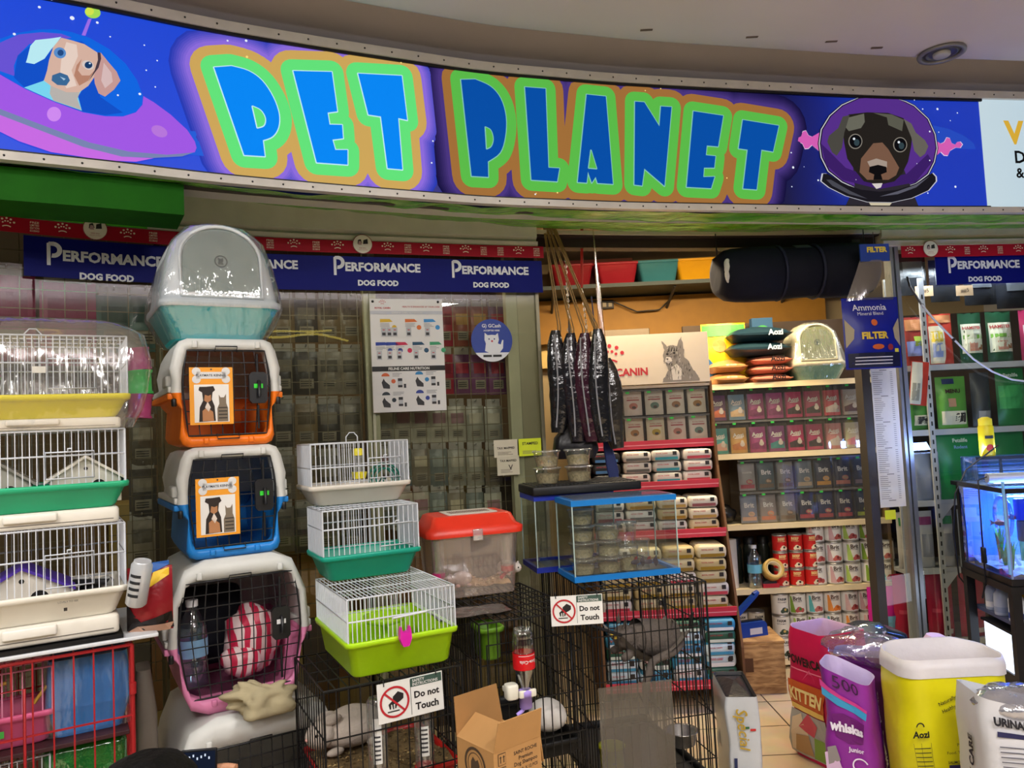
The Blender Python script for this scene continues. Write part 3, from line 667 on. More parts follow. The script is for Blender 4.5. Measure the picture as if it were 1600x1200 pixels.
for x, y, c in [(.12, .32, '#d06030'), (.58, .33, '#2c80b8'), (.12, .155, '#1c2c38'), (.58, .165, '#283c90')]:
    m.mat(M(c, .5)); m.poly([(L*(x+.055+.055*math.cos(R(a))), H*y-.003+L*.045*math.sin(R(a))) for a in range(0, 181, 20)], f); m.disc(f, L*(x+.16), H*(y-.05), L*.03, 12)
    lines(m, f, L*(x+.15), H*(y+.02), L*.15, 3, H*.012, GREY, rr_)
    m.mat(DK); m.poly([(L*(x+.02), H*(y-.11)), (L*x, H*(y-.06)), (L*(x+.03), H*(y-.025)), (L*(x+.05), H*(y-.05)), (L*(x+.11), H*(y-.085)), (L*(x+.11), H*(y-.115))], f)
    m.rect(f, L*(x+.22), L*(x+.28), H*(y-.105), H*(y-.025)); m.rect(f, L*(x+.30), L*(x+.33), H*(y-.11), H*(y-.075)); m.mat(PK); m.rect(face(-.0045), L*(x+.22), L*(x+.28), H*(y-.085), H*(y-.05))
m.build('printed_sheet', t)
m = MB(BLACKM)
for u in (.04, .94): m.ell((L*u, -.003, H*.975), .006, .006, .006, 8, 6)
m.build('fixing_pins', t, kind='stuff')
# round payment sticker
a = gwp(768, 532); A = GW.P(a[0], a[1], .004); pA, nA = GW.pos(a[0]); th = math.atan2(nA.x, -nA.y)
t = thing('payment_sticker', 'round blue payment sticker with a waving white cat, on the left window', 'sticker', A, th); rS = .102
m = MB(M('#1c3c9c', .4)); f = face(-.002); m.disc(f, 0, 0, rS, 40); m.mat(M('#e0e4ec', .5)); m.poly([(rS*math.cos(R(k)), rS*math.sin(R(k))) for k in range(215, 326, 5)], face(-.0028)); 
f2 = face(-.0034); m.mat(INKW); m.text('G) GCash', f2, 0, rS*.66, w=rS*.92, bold=.02); m.text('ACCEPTED HERE', f2, 0, rS*.46, w=rS*.78, bold=.03)
m.poly([(x*rS, y*rS) for x, y in [(-.36, -.50), (-.30, -.15), (-.36, .02), (-.34, .36), (-.20, .24), (0, .26), (.18, .24), (.30, .34), (.34, .02), (.28, -.15), (.42, -.2), (.50, .02), (.56, .0), (.52, -.38), (.36, -.58), (-.1, -.60)]], f2)
m.mat(NAVY); f3 = face(-.004)
for u in (-.14, .12): m.disc(f3, u*rS, .06*rS, rS*.035, 8)
m.mat(M('#c83c4c', .5)); m.disc(f3, 0, -.04*rS, rS*.05, 8); m.mat(BLACKM); m.rect(f3, -rS*.45, -rS*.04, -rS*.78, -rS*.68); m.rect(f3, rS*.02, rS*.44, -rS*.78, -rS*.68)
m.build('printed_disc', t)
# small papers on the glass beside the door post
def paper(p0, p1, name, lab, c, prints, off=.012):
    A, th, L, zt, zb = onframe(p0, p1, off); t = thing(name, lab, 'notice', (A.x, A.y, zb), th); H = zt-zb
    m = MB(M(c, .6, var=.04)); m.box(0, L, -.001, .001, 0, H)
    for mm, s, u, v, w in prints: m.mat(M(mm, .6)); m.text(s, face(-.0025), u*L, v*H, w=w*L, bold=.02)
    r = random.Random(L); lines(m, face(-.0022), L*.15, H*.3, L*.7, 3, H*.07, M('#7c7464', .6), r)
    m.build('sheet', t); return t
paper((770, 688), (808, 713), 'notice_paper', 'small cream notice on the window glass, above a second cream one', '#cfc8b0', [('#3a3630', 'TAX MAPPED', .5, .52, .75)])
paper((775, 713), (811, 741), 'notice_paper', 'small cream notice with a dark arrow mark, under another cream one', '#c8c2aa', [('#3a3630', 'TAX MAPPED', .5, .75, .75), ('#3a3630', 'V', .6, .4, .2)])
paper((809, 686), (845, 711), 'notice_paper', 'bright yellow notice marked STAMPED on the glass by the doorway', '#d6e62a', [('#22221e', 'STAMPED', .5, .72, .7)])
# ================================================================ display behind the left window
WIRE = M('#6c6450', .4, .5); 
def gridwall(p0, p1, off, lab, z0=.5, z1=2.3, step=.075):
    a, b = gwp(p0, 600)[0], gwp(p1, 600)[0]; A, B = GW.P(a, 0, off), GW.P(b, 0, off); d = B-A; L = d.length
    t = thing('gridwall_panel', lab, 'wire grid', (A.x, A.y, z0), math.atan2(d.y, d.x)); m = MB(WIRE); H = z1-z0
    for i in range(int(L/step)+1): m.bar((i*step, 0, 0), (i*step, 0, H), .0022)
    for i in range(int(H/step)+1): m.bar((0, .004, i*step), (L, .004, i*step), .0022)
    m.build('wire_grid', t)
    m = MB(WIRE); m.box(-.006, .006, .006, .018, -z0, H); m.box(L-.006, L+.006, .006, .018, -z0, H); m.build('upright_frame', t); return t
gridwall(-40, 250, -.075, 'wire grid panel behind the left window at its left end')
gridwall(255, 575, -.075, 'wire grid panel behind the left window, beside and right of the carriers')
gridwall(592, 838, -.075, 'wire grid panel behind the poster and round sticker')
def pouchmesh(mb, w, h, t, c, seal='#888880', z0=0, seed=0, nx=6, nz=8, hook=False):
    """sealed packet standing on its lower edge, front at -y"""
    r = random.Random(seed); F = []; B = []
    for j in range(nz+1):
        v = j/nz; fr = []; br = []
        for i in range(nx+1):
            u = i/nx; b = (math.sin(math.pi*u)**.5)*(min(1, 4*v+.25))*(min(1, 2.2*(1-v)))*t/2
            q = r.uniform(-.06, .06)*t*(0 < i < nx)
            fr.append((w*(u-.5), -b+q, z0+h*v)); br.append((w*(u-.5), b+q*.3, z0+h*v))
        F.append(fr); B.append(br)
    mb.mat(c if not isinstance(c, str) else M(c, .35, bump=.15, bs=12))
    mb.loft(F, False, False, True, False); mb.loft([x[::-1] for x in B], False, False, True, False)
    def fn(off=.002):
        def g(u, v):
            i = max(0, min(nx-1e-6, (u/w+.5)*nx)); j = max(0, min(nz-1e-6, v/h*nz)); a, b_ = int(i), int(j); fu, fv = i-a, j-b_
            P = [[Vector(F[b_+q][a+p]) for p in (0, 1)] for q in (0, 1)]
            p = (P[0][0]*(1-fu)+P[0][1]*fu)*(1-fv)+(P[1][0]*(1-fu)+P[1][1]*fu)*fv
            return Vector((w*u/w, p.y-off, z0+v))
        return g
    return fn
# hanging packets: built one per kind, then copied along the grid
def packet(w, h, c, c2, name='hanging_packet', cat='pet supply packet'):
    t = thing(name, 'x', cat); m = MB(); f = pouchmesh(m, w, h, .03, M(c, .3, bump=.2, bs=20), seed=w*100+h)
    m.mat(M(c2, .5)); m.rect(f(.003), -w*.36, w*.36, h*.52, h*.80); m.mat(M('#8c8676', .5)); m.rect(f(.003), -w*.3, w*.3, h*.14, h*.36)
    m.mat(M('#3a3834', .5)); 
    for k in range(3): m.rect(f(.0045), -w*.26, w*.2, h*(.19+k*.05), h*(.21+k*.05))
    m.build('packet', t)
    m = MB(M('#9c9a94', .5)); m.box(-w*.42, w*.42, -.003, .003, h-.002, h+.035); hc_ = m.build('header_card', t)
    m = MB(M('#b8b8b8', .3, .8)); m.tube([(0, .055, h+.022), (0, -.03, h+.022), (0, -.045, h+.03)], .0028, 5); m.build('hook', hc_); return t
KINDS = {}
def hang(px_, py_, kind, off, lab, grp):
    s, z = gwp(px_, py_)
    w, h, c, c2 = kind
    if kind not in KINDS: o = KINDS[kind] = packet(*kind)
    else: o = copytree(KINDS[kind])
    p, n = GW.pos(s); k = (p.length+.14)/p.length
    q = GW.P(s, 0, off); o.location = (q.x, q.y, EYE+(z-EYE)*k - h/2); o.rotation_euler = (0, 0, math.atan2(n.x, -n.y)); o['label'] = lab; o['group'] = grp

PINK = (.20, .34, '#9c3c66', '#8a2c58'); TEAL = (.13, .24, '#4c6a68', '#34504e')
NEU = [(.105, .20, c, d) for c, d in (('#6c665a', '#4a463e'), ('#8c8678', '#5c584c'), ('#5a5448', '#8c8676'), ('#7c6c50', '#54482e'), ('#4a4640', '#787264'))]
REDS = [(.088, .20, c, d) for c, d in (('#a03040', '#7a2030'), ('#8c4a38', '#b08848'), ('#6c3c64', '#a0283c'))]
PALE = [(.088, .18, c, d) for c, d in (('#a8a698', '#8c6a70'), ('#8c8c80', '#a8a494'), ('#7c7464', '#b0a890'), ('#6c7470', '#88908a'))]
ordn = ['first', 'second', 'third', 'fourth', 'fifth', 'sixth', 'seventh', 'eighth', 'ninth']
rows = ['top', 'second', 'third', 'fourth', 'fifth']
hang(15, 495, PINK, -.165, 'large pink packet behind the glass at the left edge, above the wrapped cage', 'pink packets in the left window')
hang(112, 505, PINK, -.165, 'large pink packet behind the glass, right of another pink one, above the wrapped cage', 'pink packets in the left window')
for i, x in enumerate((183, 232)): hang(x, 505, TEAL, -.165, '%s dark teal packet hanging between the pink ones and the wrapped litter box' % ('left' if i == 0 else 'right'), 'teal packets in the left window')
rq = random.Random(11)
for r_, y in enumerate((500, 582, 664, 746, 828)):
    for i, x in enumerate((448, 484, 520, 556)): hang(x, y, NEU[rq.randrange(5)], -.165, '%s packet of the %s row behind the glass left of the poster' % (ordn[i], rows[r_]), 'packets left of the poster')
for r_, y in enumerate((508, 584)):
    for i, x in enumerate((708, 736, 764, 792)): hang(x, y, REDS[rq.randrange(3)] if i else REDS[0], -.165, '%s red toned packet of the %s row behind the round payment sticker' % (ordn[i], ('upper', 'lower')[r_]), 'red packets near the sticker')
for r_, y in enumerate((662, 730, 798)):
    for i, x in enumerate((612, 641, 670, 699, 728, 757, 786)): hang(x, y, PALE[rq.randrange(4)], -.165, '%s pale packet of the %s row, behind the glass over the red lidded bin' % (ordn[i], ('upper', 'middle', 'lower')[r_]), 'pale packets over the bin')
for i, (x, y) in enumerate([(228, 610), (228, 690), (228, 770), (226, 850)]):
    hang(x, y, NEU[(i*2) % 5], -.165, '%s packet from the top behind the glass between left cages and carriers' % ordn[i], 'packets between the stacks')
# cartons stacked low behind the glass
CARC = ['#8a6a34', '#6c5430', '#94804c', '#4c453e', '#7a5430']
for x0, x1, nm in [(110, 300, 'left end of the left window'), (420, 585, 'glass right of the carriers'), (600, 830, 'glass over the red lidded bin')]:
    a, b = gwp(x0, 700)[0], gwp(x1, 700)[0]; A, B = GW.P(a, 0, -.34), GW.P(b, 0, -.34); d = B-A; wd = d.length/3-.004; th = math.atan2(d.y, d.x)
    for r_ in range(4):
        for k in range(3):
            q = A+d*((k+.5)/3); t = thing('stock_carton', '%s carton in the %s layer behind the %s' % (('left', 'middle', 'right')[k], ('floor', 'second', 'third', 'topmost')[r_], nm), 'carton', (q.x, q.y, r_*.301), th, 'cartons behind the left window')
            m = MB(M(CARC[(r_*2+k) % 5], .7, var=.12)); m.box(-wd/2, wd/2, 0, .28, 0, .30); m.build('box', t, .004); m = MB(M('#a08850', .3)); m.box(-wd/2-.001, wd/2+.001, .10, .14, .2995, .3008); m.build('packing_tape', t)
# ================================================================ left side: cages and pet carriers
PW = M('#cfd4dc', .35, var=.03)        # white coated wire
def wires(m, w, d, h, step, r=.0016, bow=0, base=.0, top=True, rails=(.55,), fr=.0026):
    """bar cage: vertical bars on four sides and across the top, with frame rails"""
    n = max(2, int(w/step)); k = max(2, int(d/step))
    def zt(x): return h
    for i in range(n+1):
        x = -w/2+w*i/n
        m.bar((x, 0, base), (x, 0, h), r); m.bar((x, d, base), (x, d, h), r)
        if top: m.bar((x, 0, h), (x, d, h), r)
    for i in range(k+1):
        y = d*i/k
        for x in (-w/2, w/2): m.bar((x, y, base), (x, y, h), r)
    for z in (base+.001, h)+tuple(base+(h-base)*q for q in rails):
        m.tube([(-w/2, 0, z), (w/2, 0, z), (w/2, d, z), (-w/2, d, z)], fr, 5, closed=True)
    for x in (-w/2, w/2):
        for y in (0, d): m.bar((x, y, base), (x, y, h), fr, 5)
    if top:
        for q in (.33, .66): m.bar((-w/2, d*q, h+.001), (w/2, d*q, h+.001), r)
def tray(m, w, d, h, lip=.012, taper=.03, wall=.004):
    """open flared tray, top at z=h, with a rolled rim"""
    def rg(ins, z, r=.022): return rrect(-w/2+ins, w/2-ins, ins, d-ins, r, z, 4)
    m.loft([rg(taper+.006, 0), rg(taper, .006), rg(.010, h-.018), rg(.008, h-.017), rg(0, h-.015), rg(-.002, h-.004), rg(0, h), rg(.006, h), rg(.012, h-.012), rg(taper+wall, .010)], True, True)
def cage(name, lab, loc, th, w, d, hw, ht, tcol, drawer=0, grp=None, sc_=1.0, wire=PW, step=.0155, front_tag=None, taper=.03, rails=(.55,), handle=True, door=True):
    """base tray (optionally over a pull-out drawer base), wire top above"""
    t = thing(name, lab, 'small animal cage', loc, th, grp); z = 0
    if drawer:
        m = MB(M('#ddd8cc', .4)); 
        m.rbox(-w/2+.016, w/2-.016, .006, d-.02, 0, drawer, .012); m.mat(M('#6a655c', .6)); m.box(-w/2+.03, w/2-.03, .0052, .0062, drawer*.25, drawer*.30)
        m.mat(M('#e6e2d8', .35)); m.rbox(-.06, .06, -.006, .010, drawer*.45, drawer*.95, .006); m.build('pull_drawer', t); z = drawer+.001
    m = MB(M(tcol, .32, var=.05)); m.X = Matrix.Translation((0, 0, z)); tray(m, w+.016, d+.016, ht, taper=taper); m.X = Matrix.Translation((0, -.008, z)); m.v = [(x, y-.008, zz) for x, y, zz in m.v]; m.build('tray', t)
    m = MB(wire); m.X = Matrix.Translation((0, 0, z)); wires(m, w, d, hw+ht, step, base=ht-.006, rails=rails); m.build('wire_top', t)
    if door:
        m = MB(wire); m.X = Matrix.Translation((0, 0, z)); x0 = w*.08
        m.tube([(x0, -.006, ht+.015), (x0+.11, -.006, ht+.015), (x0+.11, -.006, ht+hw*.6), (x0, -.006, ht+hw*.6)], .0024, 5, closed=True); m.tube([(x0+.05, -.006, ht+hw*.6), (x0+.05, -.014, ht+hw*.66), (x0+.06, -.014, ht+hw*.66)], .002, 5); m.build('door', t)
    if handle:
        m = MB(wire); zt = z+hw+ht; m.tube([(-.02, d/2, zt), (-.02, d/2, zt+.02), (-.008, d/2, zt+.034), (.008, d/2, zt+.034), (.02, d/2, zt+.02), (.02, d/2, zt)], .002, 5); m.build('carry_loop', t)
    return t, z
TH_L = R(31)
def anchor(px_, py_, Y): return at(px_, py_, Y)
# bottom-left red crate
c0 = at(206, 1007, 2.1); dL = Vector((math.cos(TH_L), math.sin(TH_L), 0)); nL = Vector((-math.sin(TH_L), math.cos(TH_L), 0))
RW, RD, RH = .50, .46, c0.z
P0 = Vector((c0.x, c0.y, 0)) - dL*RW/2
t = thing('wire_crate', 'red wire crate at the bottom left, holding pink and blue cages, under the cage stack', 'wire crate', P0, TH_L)
REDW = M('#9c1c20', .4, var=.08); m = MB(REDW)
def crate_wires(m, w, d, h, sx, sz, r=.0024, fr=.005, front=True, back=True, sides=True, top=True, split=None, off=0):
    n = max(1, round(w/sx)); k = max(1, round(d/sx)); q = max(1, round(h/sz))
    for i in range(n+1):
        x = -w/2+w*i/n
        if front: m.bar((x, 0, 0), (x, 0, h), r)
        if back: m.bar((x, d, 0), (x, d, h), r)
        if top: m.bar((x, 0, h), (x, d, h), r)
    for i in range(k+1):
        y = d*i/k
        if sides:
            for x in (-w/2, w/2): m.bar((x, y, 0), (x, y, h), r)
        if top and i % 3 == 0: m.bar((-w/2, y, h), (w/2, y, h), r)
    for i in range(q+1):
        z = h*i/q
        if front: m.bar((-w/2, -.003, z), (w/2, -.003, z), r*1.1)
        if back: m.bar((-w/2, d+.003, z), (w/2, d+.003, z), r*1.1)
        if sides:
            for x in (-w/2, w/2): m.bar((x, 0, z), (x, d, z), r*1.1)
    for x in (-w/2, w/2):
        for y in (0, d): m.bar((x, y, 0), (x, y, h), fr, 6)
    for z in (.004, h):
        m.tube([(-w/2, 0, z), (w/2, 0, z), (w/2, d, z), (-w/2, d, z)], fr*.8, 6, closed=True)
crate_wires(m, RW, RD, RH, .047, .17, .0028, .006); m.build('wire_body', t)
m = MB(REDW); x0, x1 = RW/2-.44, RW/2-.245
m.tube([(x0, -.008, RH*.08), (x1, -.008, RH*.08), (x1, -.008, RH*.93), (x0, -.008, RH*.93)], .004, 6, closed=True)
for z in (.8, .5, .25): m.bar((x0, -.008, RH*z), (x1, -.008, RH*z), .003)
m.build('door', t)
m = MB(REDW); m.lathe([(.009, 0), (.009, .03)], 8, (RW/2, -.004, RH*.86)); m.build('hinge_collar', t)
red = t
# things kept inside the red crate
def inred(u, back, z): p = P0 + dL*(u-RW/2+0) + nL*back; return Vector((p.x, p.y, z))
fr_ = Fr(Vector((c0.x, c0.y, 0)), TH_L)
def cover_cage(lab, u, back, z, w, d, h, c, cl):
    q = Vector((c0.x, c0.y, 0)) + dL*u + nL*back; t = thing('hamster_cage', lab, 'small animal cage', (q.x, q.y, z), TH_L, 'cages inside the red crate')
    m = MB(M(c, .35)); tray(m, w, d, h*.45, taper=.018); m.build('tray', t)
    m = MB(GL(cl, .12, .08, .25, cl)); m.X = Matrix.Translation((0, .004, h*.43)); m.rbox(-w/2+.008, w/2-.008, .0, d-.012, 0, h*.57, .012); m.build('clear_cover', t); return t
# depth .1 behind the face: pink cage (left), blue cage (right), green wrapped below, white wire below left
a1 = fr_.loc(88, 1160, .08); a0 = fr_.loc(0, 1170, .08); b1 = fr_.loc(204, 1165, .12); b0 = fr_.loc(100, 1190, .12)
zl = fr_.loc(40, 1168, .08)[1]; zt_ = fr_.loc(86, 1072, .08)[1]
q = Vector((c0.x, c0.y, 0))
pk = thing('hamster_cage', 'pink hamster cage with pale bars and a green sticker inside the red crate', 'small animal cage', q+dL*(a1[0]-.13)+nL*.08+Vector((0, 0, zl)), TH_L, 'cages inside the red crate')
m = MB(M('#d8608c', .35)); tray(m, .26, .2, .085, taper=.016); m.build('tray', pk)
m = MB(M('#e08cae', .35)); m.X = Matrix.Translation((0, .006, 0)); wires(m, .245, .185, .195, .021, .0022, base=.08, rails=()); m.build('wire_top', pk)
m = MB(M('#3c9c3c', .5)); m.box(-.015, .015, -.002, -.0005, .035, .052); m.build('sticker', pk)
m = MB(M('#c89a3c', .4)); m.tube([(-.02, .03, .1), (.0, .03, .13), (-.03, .03, .16), (.02, .03, .165)], .005, 6); m.tube([(.08, .03, .1), (.11, .03, .14)], .005, 6); m.build('climbing_bars', pk, kind='stuff')
o = thing('shelf_board', 'dark shelf board inside the red crate under the pink hamster cage', 'board', q+dL*(-.26)+nL*.05+Vector((0, 0, zl-.014)), TH_L)
m = MB(M('#3c1c20', .6)); m.box(-.235, .255, 0, .34, 0, .012); m.build('board', o, .002)
wl = thing('hamster_cage', 'white barred hamster cage low in the red crate below the pink one', 'small animal cage', q+dL*(a1[0]-.15)+nL*.07+Vector((0, 0, zl-.25)), TH_L, 'cages inside the red crate')
m = MB(M('#c83c6c', .35)); tray(m, .28, .2, .08, taper=.016); m.build('tray', wl)
m = MB(PW); m.X = Matrix.Translation((0, .008, 0)); wires(m, .27, .18, .22, .018, base=.075); m.build('wire_top', wl)
bz0 = fr_.loc(150, 1178, .1)[1]; bw = .205
bl = thing('hamster_cage', 'blue plastic hamster box in clear wrapping inside the red crate', 'small animal cage', q+dL*(b1[0]-.1)+nL*.09+Vector((0, 0, zl-.003)), TH_L, 'cages inside the red crate')
hb = .205; bw = .2
m = MB(M('#2c7cc8', .3)); m.loft([rrect(-bw/2+.02, bw/2-.02, .015, .2, .02, 0, 3), rrect(-bw/2, bw/2, 0, .21, .02, hb*.36, 3), rrect(-bw/2-.004, bw/2+.004, -.004, .214, .02, hb*.40, 3), rrect(-bw/2+.005, bw/2-.005, .0, .2, .02, hb, 3)]); m.build('body', bl)
m = MB(M('#12304e', .3)); m.loft([rrect(-bw/2+.006, bw/2-.006, .004, .2, .02, hb, 3), rrect(-bw/2+.02, bw/2-.02, .02, .18, .02, hb+.055, 3)]); m.build('lid', bl)
m = MB(GL('#ffffff', .10, .15, .02, '#ffffff', .6, 9, (1, 1, .4))); m.loft([rrect(-bw/2-.006, bw/2+.006, -.008, .22, .025, .01, 3), rrect(-bw/2-.012, bw/2+.012, -.012, .225, .025, hb*.4, 3), rrect(-bw/2-.004, bw/2+.004, -.006, .21, .025, hb+.003, 3)]); m.build('wrapping', bl)
gr = thing('wrapped_cage', 'green wrapped cage at the floor of the red crate under the blue box', 'small animal cage', q+dL*(b1[0]-.11)+nL*.08+Vector((0, 0, zl-.20)), TH_L, 'cages inside the red crate')
m = MB(M('#2ca03c', .35, bump=.3, bs=20)); tray(m, .22, .2, .07, taper=.016); m.build('tray', gr)
m = MB(GL('#7ce08c', .15, .12, .3, '#3cb450', .6, 12)); m.rbox(-.10, .10, .005, .19, .065, .172, .02); m.build('clear_cover', gr)
# ceiling tray sheet of the crate, carrying the cages
t = thing('crate_tray', 'white and black plastic pull-out tray lying on the red crate under the white cage', 'tray', P0+dL*.01+Vector((0, 0, RH+.007))+nL*(-.012), TH_L)
m = MB(M('#cfd2d6', .35)); m.rbox(-RW/2-.02, RW/2+.055, -.004, RD-.02, .006, .016, .004); m.build('sheet', t)
m = MB(BLACKM)
m.box(-RW/2-.02, RW/2-.03, .004, RD-.05, .0165, .026); m.build('dark_liner', t)
# three stacked cages on the crate
zc = RH+.036
CW, CDp = .44, .27
def stackpt(back, z, du=0): p = Vector((c0.x, c0.y, 0)) - dL*(CW/2+du) + nL*back; return (p.x, p.y, z)
c3, z3 = cage('hamster_cage', 'white wire cage on a white tray, lowest of the three at the left edge', stackpt(.0, zc, .012), TH_L, CW, CDp, .165, .075, '#e2ddd0', .05, 'white wire cages stacked at the left edge', handle=False)
h3 = z3+.24
m = MB(M('#2a2420', .6)); m.text('LOVELY TO SEE', face(-.0255), .085, .105, w=.045); m.box(.075, .083, -.0262, -.024, .082, .09); m.build('clasp_print', c3)
c2, z2 = cage('hamster_cage', 'white wire cage on a green tray, middle of the three at the left edge', stackpt(-.005, zc+h3+.003, .008), TH_L, CW, CDp, .140, .068, '#25a878', .042, 'white wire cages stacked at the left edge', handle=False)
h2 = z2+.208
c1, z1 = cage('hamster_cage', 'plastic wrapped white wire cage on a yellow tray, topmost of the left stack', stackpt(-.01, zc+h3+h2+.006, .0), TH_L, CW, CDp, .155, .062, '#e8d80c', .03, 'white wire cages stacked at the left edge')
h1 = z1+.217
ZT1 = zc+h3+h2+.006
m = MB(M('#e8e4d8', .5)); m.box(-.0, .03, -.004, -.002, z1+.118, z1+.135); m.build('price_tag', c1)
# loose clear wrapping around the top cage and the toys on it
def wrapmesh(m, prof, n, fnr, seed):
    r = random.Random(seed)
    rings = []
    for z, x0, x1, y0, y1 in prof:
        P = rrect(x0, x1, y0, y1, .05, z, 6)
        P = [(x+.008*mnoise.noise(Vector((x*14, y*14, z*9+seed))), y+.010*mnoise.noise(Vector((x*13+5, y*13, z*10+seed))), z2_) for (x, y, z2_) in P]; rings.append(P)
    m.loft(rings, False, True)
WRAP = GL('#ffffff', .16, .10, .05, '#ffffff', 1.0, 8, (1, 1, .35))
m = MB(WRAP); wrapmesh(m, [(.0, -.225, .235, -.02, .29), (.05, -.235, .262, -.026, .32), (.1, -.24, .275, -.026, .33), (.18, -.24, .285, -.022, .34), (.255, -.238, .27, -.02, .33), (.285, -.22, .22, .0, .30), (.30, -.2, .17, .03, .26)], 0, 0, 3); m.build('clear_wrapping', c1)
# pink and green tunnel toys beside and on the wrapped cage
def tunnel(lab, pts, r, cols):
    t = thing('play_tunnel', lab, 'hamster tunnel toy', stackpt(0, ZT1, 0), TH_L, 'tunnel toys in the wrapping'); pts = [Vector(p) for p in pts]
    m = MB(); n = len(pts)-1
    for i in range(n):
        m.mat(M(cols[i % len(cols)], .35)); a, b = pts[i], pts[i+1]; d = (b-a)
        m.tube([a, a+d*.08, a+d*.12, a+d*.88, a+d*.92, b], [r*1.12, r*1.12, r, r, r*1.12, r*1.12], 14)
    m.build('tube', t)
tunnel('pink and green play tunnel standing right of the wrapped cage inside its wrapping', [(.262, .16, .03), (.268, .16, .10), (.266, .16, .17), (.258, .16, .235)], .032, ['#a03c6c', '#3cb050', '#a03c6c'])
tunnel('green and pink play tunnel inside the wrapped cage at its left', [(-.12, .13, .085), (-.12, .13, .15), (-.12, .13, .215)], .042, ['#58b83c', '#b04878'])
# little houses inside the cages
def house(lab, loc, w, h, d, wallc, roofc, grp):
    t = thing('hamster_house', lab, 'pet house', loc, TH_L, grp); m = MB(M(wallc, .5))
    for y in (0, d):
        m.add([(-w/2, y, 0), (w/2, y, 0), (w/2, y, h*.55), (0, y, h), (-w/2, y, h*.55)], [(0, 1, 2, 3, 4)] if y == 0 else [(4, 3, 2, 1, 0)])
    m.quad((-w/2, 0, 0), (-w/2, 0, h*.55), (-w/2, d, h*.55), (-w/2, d, 0)); m.quad((w/2, 0, 0), (w/2, d, 0), (w/2, d, h*.55), (w/2, 0, h*.55))
    m.mat(M('#14100e', .8)); f = face(-.001); m.poly([(-w*.26+w*.13*math.cos(R(k)), h*.14+h*.28*max(0, math.sin(R(k)))) for k in range(0, 181, 15)]+[(-w*.39, 0.005), (-w*.13, .005)], f); m.disc(f, w*.18, h*.36, w*.10, 16); m.disc(f, 0, h*.74, w*.03, 8)
    m.build('walls', t); m = MB(M(roofc, .5)); e = .012
    for s_ in (-1, 1): m.add([(0, -e, h+.004), (s_*(w/2+e), -e, h*.55-.004), (s_*(w/2+e), d+e, h*.55-.004), (0, d+e, h+.004), (0, -e, h-.004), (s_*(w/2+e), -e, h*.55-.012), (s_*(w/2+e), d+e, h*.55-.012), (0, d+e, h-.004)], [(0, 1, 2, 3), (7, 6, 5, 4), (0, 4, 5, 1), (1, 5, 6, 2), (2, 6, 7, 3)])
    m.build('roof', t)
z_ = zc+h3+.003+z2+.012
house('white house with arched door inside the middle left cage, at its right', stackpt(.05, z_, -.12), .17, .125, .12, '#cfcabc', '#d8d2c4', 'hamster houses')
house('pale house inside the middle left cage, at its left end', stackpt(.06, z_, .08), .15, .12, .12, '#a8a498', '#8c8880', 'hamster houses')
house('white house with a purple roof inside the lowest left cage', stackpt(.05, zc+z3+.012, .03), .22, .13, .14, '#d8d2c6', '#4a2c9c', 'hamster houses')
t = thing('bedding_straps', 'black and white heap of bedding straps inside the lowest left cage', 'bedding', stackpt(.10, zc+z3+.012, -.13), TH_L); r = random.Random(4)
for i in range(9):
    m = MB(M('#1c1c1e' if i % 2 else '#b8b8b4', .6)); m.tube([(r.uniform(-.06, .06), r.uniform(0, .08), .012+i*.006), (r.uniform(-.06, .06), r.uniform(0, .08), .025+i*.006), (r.uniform(-.06, .06), r.uniform(0, .08), .012+i*.007)], .009, 6); m.build('strap', t)

